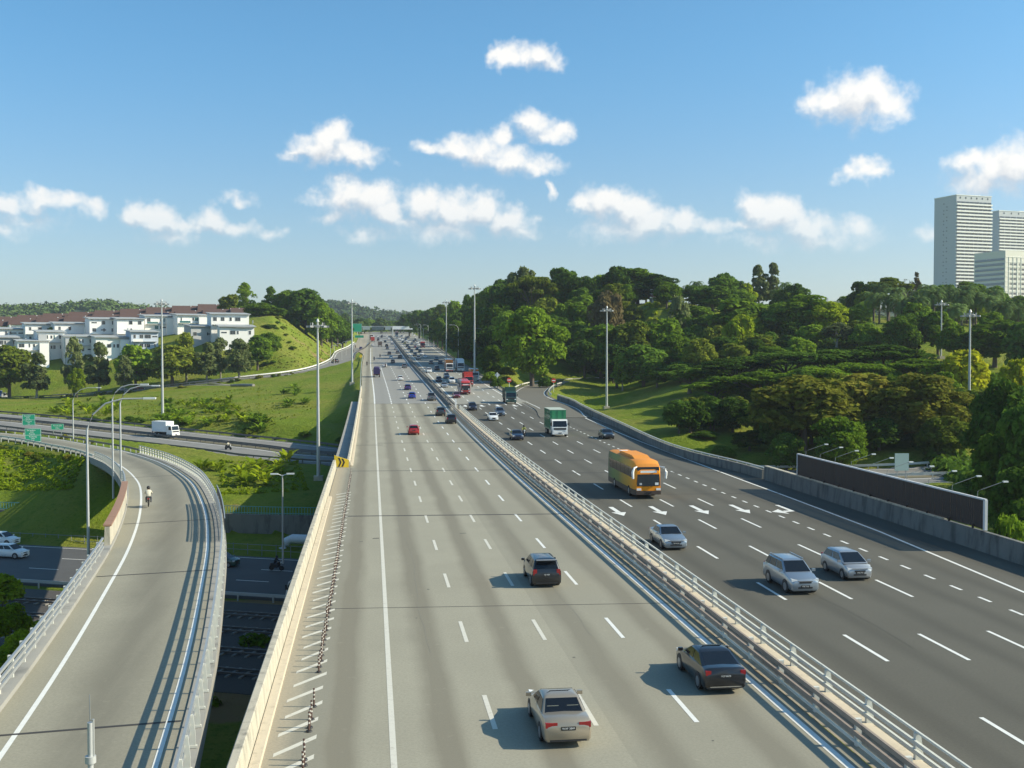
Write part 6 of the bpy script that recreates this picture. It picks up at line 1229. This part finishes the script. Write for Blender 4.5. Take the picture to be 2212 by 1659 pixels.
i_ = min(range(len(FARR)), key=lambda i: abs(FARR[i][0]+96)); car('sedan', 'white', FARR[i_][0], FARR[i_][1]+1, 'white car on the slip road left of the red car', rz=1.35, z=FARR[i_][2]+.06, far=True)
# oncoming carriageway, seen from the front
sv = car('suv', 'silverblue', 24.3, 61.4, 'silver off-roader with black lower grille in the second oncoming lane', PI, plate='VGE 7330')
for sx in (-.62, .62): MB().box((sx, -.7, 1.72), (.05, 2.0, .05)).build('roof_rail', PC['silver'], sv); MB().prism([(sx*1.0-.08, .36), (sx*1.0+.08, .36), (sx*1.1, .56)], 'y', 2.10, 2.21).build('fog_lamp_surround', TRIM, sv)
MB().box((0, 2.2, .78), (.9, .03, .05)).build('chrome_strip', CHR, sv)
ht = car('hatch', 'silver', 29.05, 64.4, 'silver small hatchback beside the silver off-roader', PI, plate='VFB 2793'); MB().box((0, 1.96, .72), (1.0, .04, .05)).build('chrome_strip', CHR, ht)
for sx in (-.6, .6): MB().box((sx, 1.92, .36), (.2, .1, .09)).build('fog_lamp_surround', TRIM, ht)
sd = car('sedan', 'silverblue', 20.86, 75.8, 'silver-blue sedan next to the median railing', PI, plate='VEA 6120'); MB().box((0, 2.22, .66), (1.1, .04, .05)).build('chrome_strip', CHR, sd)
for (k, c, X, Y, l) in [('sedan','navy',21.7,164.4,'dark navy sedan with lit lamps left of the motorcyclist'),('mpv','navy',20.7,227,'dark blue car approaching on the change of asphalt'),('sedan','white',22.2,201.7,'white sedan ahead of the dark blue car'),('mpv','steelblue',24.7,212.4,'grey-blue car beside the white sedan'),('sedan','black',35.6,164.7,'dark car alone in the merging lane'),('sedan','maroon',20.3,264.5,'dark red saloon beside the red coach'),('sedan','silver',19.9,303,'silver car left of the red trucks'),('suv','white',23.3,320.7,'white car with black roof beside the red trucks'),('mpv','navy',19.9,327.2,'dark blue car in the inner oncoming lane'),('suv','steelblue',23.3,344,'grey-blue car behind the white car with black roof'),('suv','white',19.5,375.7,'white car in the inner oncoming lane before the lorries'),('mpv','navy',23.3,393.4,'dark car in the shade of the orange lorry'),('hatch','brown',23.6,438.6,'brownish hatchback in the second oncoming lane'),('hatch','navy',27.3,439,'navy hatchback beside the brownish hatchback'),('sedan','grey',27.9,475.6,'grey saloon ahead of the lorries'),('suv','grey',20.3,479.6,'grey car by the median in the oncoming queue'),('sedan','white',24.2,500.3,'white saloon in the oncoming queue')]: car(k, c, X-xo(Y), Y, l, PI, far=Y > 290)
for (k, c, X, Y) in [('sedan','white',24.2,533),('suv','charcoal',20.4,519),('suv','black',24.7,565),('hatch','grey',20.6,570),('sedan','charcoal',24.7,600),('sedan','maroon',25.2,640),('suv','navy',20.8,613),('suv','black',21.2,654),('sedan','grey',25.3,694),('suv','white',25.1,738),('sedan','yellow',21.4,712),('suv','white',21.7,790),('van','white',26.2,915),('suv','black',31.2,790),('van','white',36,946),('van','white',32.6,946),('suv','white',20.9,823),('suv','grey',26,835),('sedan','silver',20.9,886),('suv','charcoal',28,860),('sedan','white',24.8,770),('sedan','charcoal',21.2,745),('suv','white',29.8,720),('sedan','black',25,808),('sedan','grey',29.6,880),('suv','silver',24.6,900),('sedan','white',21,935),('sedan','navy',29,760),('sedan','white',28.9,680)]: car(k, c, X-xo(Y), Y, 'tiny distant %s %s coming towards us in the oncoming lanes' % (CNAME.get(c, c), KN[k]), PI, group='distant %s %s in the oncoming lanes' % (CNAME.get(c, c), KN[k]), far=True)
# valley road
def vcar(kind, col, x, y, label, flip=False): p = U(x, y, -11.87); car(kind, col, p[0]-xo(p[1]), p[1], label, math.atan2(VDIR[1], VDIR[0])-PI/2+(PI if flip else 0), z=-11.87)
vcar('suv', 'white', 22, 1204, 'lower of two white cars on the shaded valley road at the left edge'); vcar('suv', 'white', 5, 1176, 'upper of two white cars on the shaded valley road at the left edge'); vcar('mpv', 'dgreen', 478, 1222, 'dark green car passing under the flyover on the valley road')
# ---- lorries, coach
def wheels(t, spots, r=.48, w=.3):
    me = MB().disc((0, 0, 0), r, 'x', w, 20).mesh('wheel', TYRE, 40); rm = MB().disc((0, 0, 0), r*.55, 'x', w+.02, 14).mesh('rim', RIM)
    for (x, y) in spots: o = obj('wheel', me, t, (x, y, r)); obj('rim', rm, o)
def cab(t, col, y0, L, w, h, zb=.55, roofm=None, lower=None):
    m = PC[col] if isinstance(col, str) else col; a = w/2; y1 = y0+L
    prof_ = [(y0, zb), (y1-.02, zb), (y1+.02, zb+h*.30), (y1-.03, zb+h*.46), (y1-.28, zb+h*.93), (y1-.5, zb+h), (y0+.1, zb+h), (y0, zb+h*.93)]
    MB().prism(prof_, 'x', -a, a).build('cab', m, t)
    b, c = Vector((0, y1-.03, zb+h*.48)), Vector((0, y1-.27, zb+h*.90)); n = Vector((0, (c-b).z, -(c-b).y)).normalized()*.02
    MB().add([(-a*.9, b.y+n.y, b.z+n.z), (a*.9, b.y+n.y, b.z+n.z), (a*.86, c.y+n.y, c.z+n.z), (-a*.86, c.y+n.y, c.z+n.z)], [(0, 1, 2, 3)]).build('windscreen', CGL, t)
    for s in (-1, 1):
        MB().add([(s*(a+.012), y0+L*.38, zb+h*.50), (s*(a+.012), y1-.12, zb+h*.50), (s*(a+.012), y1-.36, zb+h*.86), (s*(a+.012), y0+L*.38, zb+h*.86)], [(0, 1, 2, 3)]).build('side_window', CGL, t)
        MB().box((s*a*.78, y1+.03, zb+h*.20), (a*.28, .08, .2)).build('headlight', HL, t); MB().box((s*(a+.2), y1-.12, zb+h*.66), (.14, .16, .5)).build('mirror', TRIM, t)
    MB().box((0, y1+.025, zb+h*.33), (w*.82, .05, h*.14)).build('grille', TRIM, t); MB().box((0, y1+.04, zb+.02), (w*1.0, .18, .34)).build('bumper', PC[lower] if lower else m, t); MB().box((0, y1+.14, zb+.06), (.5, .03, .14)).build('number_plate', PLT, t)
def lorry(name, label, cat, X, Y, rz, cabc, body, L=7., w=2.4, H=3.6, z=None, cabh=2.0, lower=None, ribs=0, bodym=None, deflector=False, cabL=1.75):
    slope = math.atan(prof(Y+1)-prof(Y)) if z is None else 0; t = thing(name, label, cat); place(t, X+(xo(Y) if rz < 1 else 0), Y, prof(Y)+.008 if z is None else z, rz, slope)
    F = L/2; cab(t, cabc, F-cabL, cabL, w*.96, cabh, lower=lower); MB().box((0, -.2, .75), (w*.4, L-.6, .3)).build('chassis', TRIM, t)
    yb0, yb1 = -F, F-cabL-.12; bl_ = yb1-yb0; yc = (yb0+yb1)/2; bm = bodym or PC[body]
    if cat == 'dump truck':
        MB().prism([(-w/2, 1.1), (w/2, 1.1), (w/2, H), (w/2-.08, H), (w/2-.08, 1.2), (-w/2+.08, 1.2), (-w/2+.08, H), (-w/2, H)], 'y', yb0, yb1).build('tipper_body', bm, t); MB().box((0, yb1-.05, (H+1.4)/2+.2), (w, .1, H-1.)).build('headboard', bm, t); MB().box((0, yb0+.05, (H+1)/2), (w, .1, H-1.2)).build('tailgate', bm, t)
        for k in range(5):
            for s in (-1, 1): MB().box((s*(w/2+.03), yb0+bl_*(k+.5)/5, (H+1.1)/2), (.07, .12, H-1.15)).build('rib', bm, t)
    elif cat == 'tarpaulin truck':
        MB().loft([[(-w/2, y, 1.1), (w/2, y, 1.1), (w/2, y, H*.8-s), (w*.3, y, H-s), (-w*.3, y, H-s), (-w/2, y, H*.8-s)] for y, s in ((yb0, .25), (yb0+.5, 0), (yc, .1), (yb1, 0))]).build('tarpaulin', bm, t, smooth=30); MB().box((0, yb0+.2, .95), (w, .4, .3)).build('tail_board', TRIM, t)
    else:
        MB().box((0, yc, (H+1.05)/2), (w, bl_, H-1.05)).build('box_body', bm, t)
        if ribs:
            rbm = MB().box((0, 0, 0), (.05, .16, H-1.3)).mesh('rib', bm)
            for k in range(ribs):
                for s in (-1, 1): obj('rib', rbm, t, (s*(w/2+.026), yb0+bl_*(k+.5)/ribs, (H+1.05)/2))
            for s in (-.37, 0, .37): MB().box((s*w, yb1+.03, (H+1.05)/2), (.14, .05, H-1.2)).build('rib', bm, t)
            MB().box((0, yc, H+.02), (w+.05, bl_+.05, .06)).build('roof_panel', mat('pale_green_roof', (.40, .45, .38), .7, var=.15, vs=1), t)
            MB().box((0, yc, 1.02), (w+.06, bl_+.06, .14)).build('bottom_rail', bm, t)
        else:
            for s in (-1, 1): MB().box((s*(w/2+.01), yc, 1.12), (.06, bl_, .12)).build('side_rail', STEEL, t)
            MB().box((0, yc, H+.02), (w+.04, bl_+.04, .05)).build('roof_panel', WHITE, t)
    if deflector: MB().prism([(yb1, .55+cabh), (F-.5, .55+cabh), (yb1, H)], 'x', -w*.45, w*.45).build('wind_deflector', PC[cabc] if isinstance(cabc, str) else cabc, t)
    for s in (-1, 1): MB().box((s*w*.4, yb0-.02, .95), (.3, .06, .16)).build('tail_light', TL, t)
    wheels(t, [(s*(w/2-.2), y) for s in (-1, 1) for y in ([F-1.0, -F+1.0, -F+2.1] if L > 6.2 else [F-.95, -F+1.1])], .48 if L > 5.6 else .38)
    return t
lorry('container_truck', 'white-cabbed truck with ribbed green container', 'truck', 28.9, 171.2, PI, 'white', 'green', L=7.6, w=2.5, H=4.05, ribs=9, cabh=2.1)
lorry('dump_truck', 'dark green dump truck coming off the gore', 'dump truck', 31.0, 247, PI, 'dgreen', 'dgreen', L=6.6, w=2.45, H=3.3, cabh=2.15)
lorry('dump_truck', 'red tipper truck right behind the red coach', 'dump truck', 27.2, 312, PI, 'truckred', 'truckred', L=8, w=2.5, H=3.5, cabh=2.2)
lorry('lorry', 'white-fronted lorry with orange roof at the outer edge of the oncoming lanes', 'truck', 30.9, 333, PI, 'white', 'orange', L=8, w=2.45, H=3.5, cabh=2.3)
lorry('lorry', 'tall lorry with orange box, white front and red bumper', 'truck', 26.8, 384, PI, 'white', 'orange', L=10, w=2.55, H=4.25, cabh=2.5, lower='truckred')
lorry('lorry', 'tall white lorry right of the orange box lorry', 'truck', 30.9, 386.5, PI, 'white', 'boxwhite', L=10, w=2.55, H=4.2, cabh=2.7, deflector=True)
lorry('lorry', 'small red truck with red front far up the oncoming lanes', 'truck', 29.6, 642, PI, 'maroon', 'truckred', L=9, w=2.5, H=3.7, cabh=2.4)
lorry('lorry', 'red and white truck cresting the far end of the oncoming lanes', 'truck', 21.6, 948, PI, 'white', 'truckred', L=9, w=2.5, H=4, cabh=2.6)
lorry('tarpaulin_truck', 'small truck with dark blue tarpaulin in the left outgoing lane', 'tarpaulin truck', 2.2, 352.5, 0, 'white', 'tarp', L=5.8, w=2.1, H=3.3)
lorry('lorry', 'red truck in the left lane far up the outgoing side', 'truck', 2.0, 760, 0, 'white', 'truckred', L=9, w=2.5, H=3.7); lorry('lorry', 'grey truck ahead of the red truck in the left outgoing lane', 'truck', 1.2, 812, 0, 'white', 'brown', L=9, w=2.5, H=4); lorry('lorry', 'brown box truck in the second outgoing lane', 'truck', 6.2, 664, 0, 'white', 'brown', L=7, w=2.4, H=3.2)
p = U(358, 943.5, -5.2); lorry('box_truck', 'white box truck on the expressway left of the highway', 'truck', p[0]-xo(p[1]), p[1], math.atan2(-64, 80)-PI/2, 'white', 'boxwhite', L=6.3, w=2.2, H=3.3, z=p[2]+.07, cabL=1.7)
i_ = min(range(len(FARR)), key=lambda i: abs(FARR[i][0]-DP(15, 860, 440)[0])); q = FARR[i_]; lorry('box_truck', 'blue box truck with white cab at the left edge', 'truck', q[0]-xo(q[1])-2, q[1], -1.45, 'white', 'boxblue', L=9, w=2.4, H=3.3, z=q[2]+.06)
p = U(640, 1300, -11.87); lorry('box_truck', 'white lorry half hidden by the highway parapet on the valley road', 'truck', p[0]+2.2, p[1]-1.2, math.atan2(VDIR[1], VDIR[0])+PI/2, 'white', 'tarp', L=6.0, w=2.1, H=2.6, z=-11.87, cabh=1.9)
def coach(label, X, Y, bodym, roofm, frontm, skirtm, L=12., w=2.5, H=3.55):
    t = thing('coach', label, 'coach'); place(t, X, Y, prof(Y)+.008, PI, math.atan(prof(Y+1)-prof(Y))); F = L/2; a = w/2
    def ring(y, wf, z0, z1): c = a*wf; return [(-c, y, z0), (-c, y, z0+.5), (-c, y, 1.9), (-c*.98, y, z1-.45), (-c*.90, y, z1-.12), (-c*.6, y, z1), (c*.6, y, z1), (c*.90, y, z1-.12), (c*.98, y, z1-.45), (c, y, 1.9), (c, y, z0+.5), (c, y, z0)]
    rg = [ring(-F, .95, .5, H-.12), ring(-F+.25, 1, .35, H), ring(0, 1, .33, H), ring(F-1.6, 1, .33, H), ring(F-.9, .995, .33, H-.05), ring(F-.35, .97, .36, H-.3), ring(F-.05, .90, .42, H-.9)]
    mb = MB(); mb.loft(rg); n = 12; nr = len(rg)
    idx = 0; mm = []
    for i in range(nr-1):
        for k in range(n): mm.append({0: 2, 10: 2, 11: 2}.get(k, 1 if 4 <= k <= 6 else 0))
    mm += [0, 3]; mb.m = mm; me = mb.mesh('body', [bodym, roofm, skirtm, frontm], 35); obj('body', me, t)
    # front: windscreen, visor, bumper
    MB().loft([[(-a*.88, F-.02, 1.25), (a*.88, F-.02, 1.25), (a*.86, F-.22, 2.95), (-a*.86, F-.22, 2.95)], [(-a*.86, F+.06, 1.22), (a*.86, F+.06, 1.22), (a*.80, F-.12, 2.98), (-a*.80, F-.12, 2.98)]]).build('windscreen', CGL, t)
    MB().box((0, F-.02, .98), (w*.92, .22, .40)).build('front_panel', frontm, t); MB().box((0, F-.02, .60), (w*.93, .26, .36)).build('bumper', skirtm, t)
    MB().box((0, F+.06, 2.55), (w*.62, .03, .20)).build('destination_sign', SIGN_W, t); MB().box((0, F+.13, .62), (.55, .03, .13)).build('number_plate', PLT, t)
    MB().box((-a*.62, F+.075, 1.42), (.32, .03, .22)).build('windscreen_notice', SIGN_W, t); MB().box((a*.60, F+.075, 1.42), (.22, .03, .18)).build('windscreen_notice', SIGN_B, t)
    for s in (-1, 1):
        MB().box((s*a*.74, F+.04, .92), (.42, .16, .20)).build('headlight', HL, t)
        MB().tube([(s*a*.86, F-.1, 3.0), (s*(a+.18), F+.28, 2.95), (s*(a+.34), F+.38, 2.55), (s*(a+.30), F+.36, 1.95)], [.05, .09, .13, .10], 8).build('mirror', WHITE if frontm.name != 'paint_truckred' else TRIM, t, smooth=50)
        for k in range(6): MB().box((s*(a*.995), -F+1.0+k*1.68+.7, 2.35), (.06, 1.60, .92)).build('side_window', CGL, t)
    MB().prism([(-F+3.4, H-.02), (F-2.2, H-.02), (F-3.4, H+.22), (-F+3.9, H+.22)], 'x', -a*.62, a*.62).build('air_conditioner', roofm, t); MB().box((0, -F+2.0, H+.03), (.8, .8, .08)).build('roof_hatch', WHITE, t)
    wheels(t, [(s*(a-.14), y) for s in (-1, 1) for y in (F-2.6, -F+3.2)], .50)
    return t
def coach_mat():
    m = bpy.data.materials.new('coach_gold_green'); m.use_nodes = True; tr = m.node_tree; b = tr.nodes['Principled BSDF']; b.inputs['Roughness'].default_value = .5; b.inputs['Specular IOR Level'].default_value = .3
    o = tr.nodes.new('ShaderNodeTexCoord').outputs['Object']; s = tr.nodes.new('ShaderNodeSeparateXYZ'); tr.links.new(o, s.inputs[0]); r = tr.nodes.new('ShaderNodeValToRGB')
    tr.links.new(math_n(tr, 'MULTIPLY_ADD', s.outputs[1], 1/12., .5), r.inputs[0]); e = r.color_ramp.elements; e[0].color = (.05, .08, .05, 1); e[0].position = 0; e[1].color = (.80, .30, .005, 1); e[1].position = .97
    for p_, c_ in ((.22, (.10, .19, .04, 1)), (.42, (.16, .19, .04, 1)), (.55, (.36, .24, .03, 1)), (.8, (.60, .30, .01, 1))): q_ = e.new(p_); q_.color = c_
    tr.links.new(r.outputs[0], b.inputs['Base Color']); return m
coach('orange and green coach with white mirrors in the second oncoming lane', 25.5, 105.4, coach_mat(), mat('coach_roof', (.72, .27, .04), .6, var=.1, spec=.3), mat('coach_orange', (.80, .27, .005), .55, spec=.3), mat('coach_skirt', (.06, .04, .03), .6))
coach('red coach followed by the red tipper truck', 23.4, 280, mat('coach_grey', (.30, .24, .24), .4), PC['truckred'], PC['truckred'], PC['maroon'])
# ---- motorcycles and riders
def rider_mesh():
    v = [(0, -.20, .82), (0, -.17, 1.02), (0, -.06, 1.27), (0, .0, 1.42), (0, .05, 1.58)]; r = [.15, .15, .17, .07, .10]; e = [(0, 1), (1, 2), (2, 3), (3, 4)]
    for s in (-1, 1):
        b = len(v); v += [(s*.19, -.05, 1.33), (s*.29, .16, 1.12), (s*.31, .40, 1.06), (s*.30, .47, 1.04)]; r += [.085, .06, .045, .04]; e += [(2, b), (b, b+1), (b+1, b+2), (b+2, b+3)]
        b = len(v); v += [(s*.11, -.16, .80), (s*.21, .24, .72), (s*.20, .06, .36), (s*.20, .22, .30)]; r += [.11, .085, .06, .05]; e += [(0, b), (b, b+1), (b+1, b+2), (b+2, b+3)]
    me = bpy.data.meshes.new('body'); me.from_pydata(v, e, []); o = obj('body', me); sk = o.modifiers.new('skin', 'SKIN'); o.modifiers.new('sub', 'SUBSURF').levels = 1
    for i, q in enumerate(me.skin_vertices[0].data): q.radius = (r[i], r[i]); q.use_root = i == 0
    dg = bpy.context.evaluated_depsgraph_get(); m2 = bpy.data.meshes.new_from_object(o.evaluated_get(dg)); bpy.data.objects.remove(o)
    for k in range(3): m2.materials.append(TRIM)
    for p_ in m2.polygons: c = p_.center; p_.material_index = 2 if (c.z > 1.44 or (abs(c.x) > .26 and c.y > .30 and c.z > .95)) else 0 if c.z > .92 and not (c.z < 1.0 and c.y > .05 and abs(c.x) < .22) else 1; p_.use_smooth = True
    return m2
RM = rider_mesh(); SKIN = mat('skin', (.30, .17, .10), .6); JEANS = mat('dark_trousers', (.03, .035, .05), .8)
HELM = MB().loft([[(.155*math.cos(a)*s, .06+.17*math.sin(a)*s, 1.60+z) for a in np.linspace(0, 2*PI, 13)[:-1]] for s, z in ((.55, -.14), (.95, -.05), (1, .03), (.8, .12), (.3, .17))]).mesh('helmet', TRIM, 80)
BK = {'wheel': MB().disc((0, 0, 0), .29, 'x', .1, 18).mesh('wheel', TYRE, 40), 'frame': MB().prism([(-.62, .55), (-.70, .78), (-.1, .80), (.25, .95), (.52, 1.0), (.56, .70), (.36, .40), (-.3, .28)], 'x', -.10, .10).mesh('frame', PC['white']), 'seat': MB().box((0, -.32, .80), (.24, .7, .1)).mesh('seat', TRIM), 'bar': MB().tube([(-.34, .42, 1.04), (-.1, .5, 1.0), (.1, .5, 1.0), (.34, .42, 1.04)], .018, 6).mesh('handlebar', TRIM), 'fork': MB().tube([(0, .66, .29), (0, .48, .98)], .04, 6).mesh('fork', STEEL), 'tail': MB().box((0, -.74, .72), (.18, .06, .1)).mesh('tail_light', TL), 'head': MB().box((0, .60, .95), (.2, .1, .16)).mesh('headlight', HL), 'plate': MB().box((0, -.80, .58), (.2, .02, .16)).mesh('number_plate', PLT)}
def bike(X, Y, z, rz, bc, shirt, helm, lab_b, lab_p, group=None, gp=None, tilt=0.):
    t = thing('motorcycle', lab_b, 'motorcycle', (X, Y, z), rz, group); o = obj('frame', BK['frame'], t); set_mat(o, PC[bc])
    for y in (-.62, .66): obj('wheel', BK['wheel'], t, (0, y, .29))
    for k in ('seat', 'bar', 'fork', 'tail', 'head', 'plate'): obj(BK[k].name.split('.')[0], BK[k], t)
    p = thing('person', lab_p, 'person', (X, Y, z), rz, gp); b = obj('body', RM, p)
    for i, m_ in enumerate((shirt, JEANS, SKIN)): b.material_slots[i].link = 'OBJECT'; b.material_slots[i].material = m_
    h = obj('helmet', HELM, p); set_mat(h, helm)
SHW = mat('cream_shirt', (.62, .58, .46), .9); SHD = mat('dark_jacket', (.03, .03, .035), .9); SHY = mat('yellow_shirt', (.34, .36, .10), .9)
pr_ = U(321, 1093, 0); bike(pr_[0], pr_[1], .02, math.radians(10), 'silver', SHW, BLACK, 'scooter riding up the flyover', 'rider in cream shirt and dark helmet on the flyover')
bike(23.5, 169, prof(169)+.01, PI, 'charcoal', SHY, BLACK, 'motorcycle beside the dark navy sedan', 'rider in yellowish top beside the dark navy sedan')
p = U(493, 971, -6.2); bike(p[0], p[1], hz(p[0], p[1])+.3, math.atan2(-64, 80)-PI/2, 'charcoal', SHW, BLACK, 'motorcycle on the near side of the expressway', 'rider in pale top on the expressway')
p = U(597, 1232, -11.87); bike(p[0], p[1], -11.87, math.atan2(VDIR[1], VDIR[0])-PI/2, 'black', SHD, BLACK, 'dark motorcycle in the shade of the valley road', 'rider in dark clothes on the valley road')
for (X, Y, gp_) in [(1.7, 470, 0), (4.4, 499, 0), (-1.2, 425, 0), (-8.6, 558, 1), (-8.4, 632, 1), (5.6, 412, 0)]: bike(X+xo(Y)*.5, Y, prof(Y)+.02, 0, 'black', SHD, BLACK, 'small dark motorcycle far up the outgoing side', 'rider in dark clothes far up the outgoing side', 'distant motorcycles', 'distant riders')
# ================================================================ air
def haze_box():
    x0, x1, y0, y1, z0, z1 = gx[0]-60, gx[-1]+60, gy[0]-60, gy[-1]+60, float(GH.min())-2, 172
    m = bpy.data.materials.new('thin_haze'); m.use_nodes = True; t = m.node_tree; t.nodes.clear(); o = t.nodes.new('ShaderNodeOutputMaterial'); v = t.nodes.new('ShaderNodeVolumePrincipled')
    v.inputs['Color'].default_value = (.80, .88, 1., 1); v.inputs['Density'].default_value = HAZE; v.inputs['Anisotropy'].default_value = .25; t.links.new(v.outputs[0], o.inputs['Volume'])
    h = MB().box(((x0+x1)/2, (y0+y1)/2, (z0+z1)/2), (x1-x0, y1-y0, z1-z0)).build('haze', m); h['kind'] = 'stuff'; return h
HAZE = 1.0e-4
USE_HAZE = True
if USE_HAZE: haze_box()
for o in bpy.data.objects:
    if '_org' in o: del o['_org']
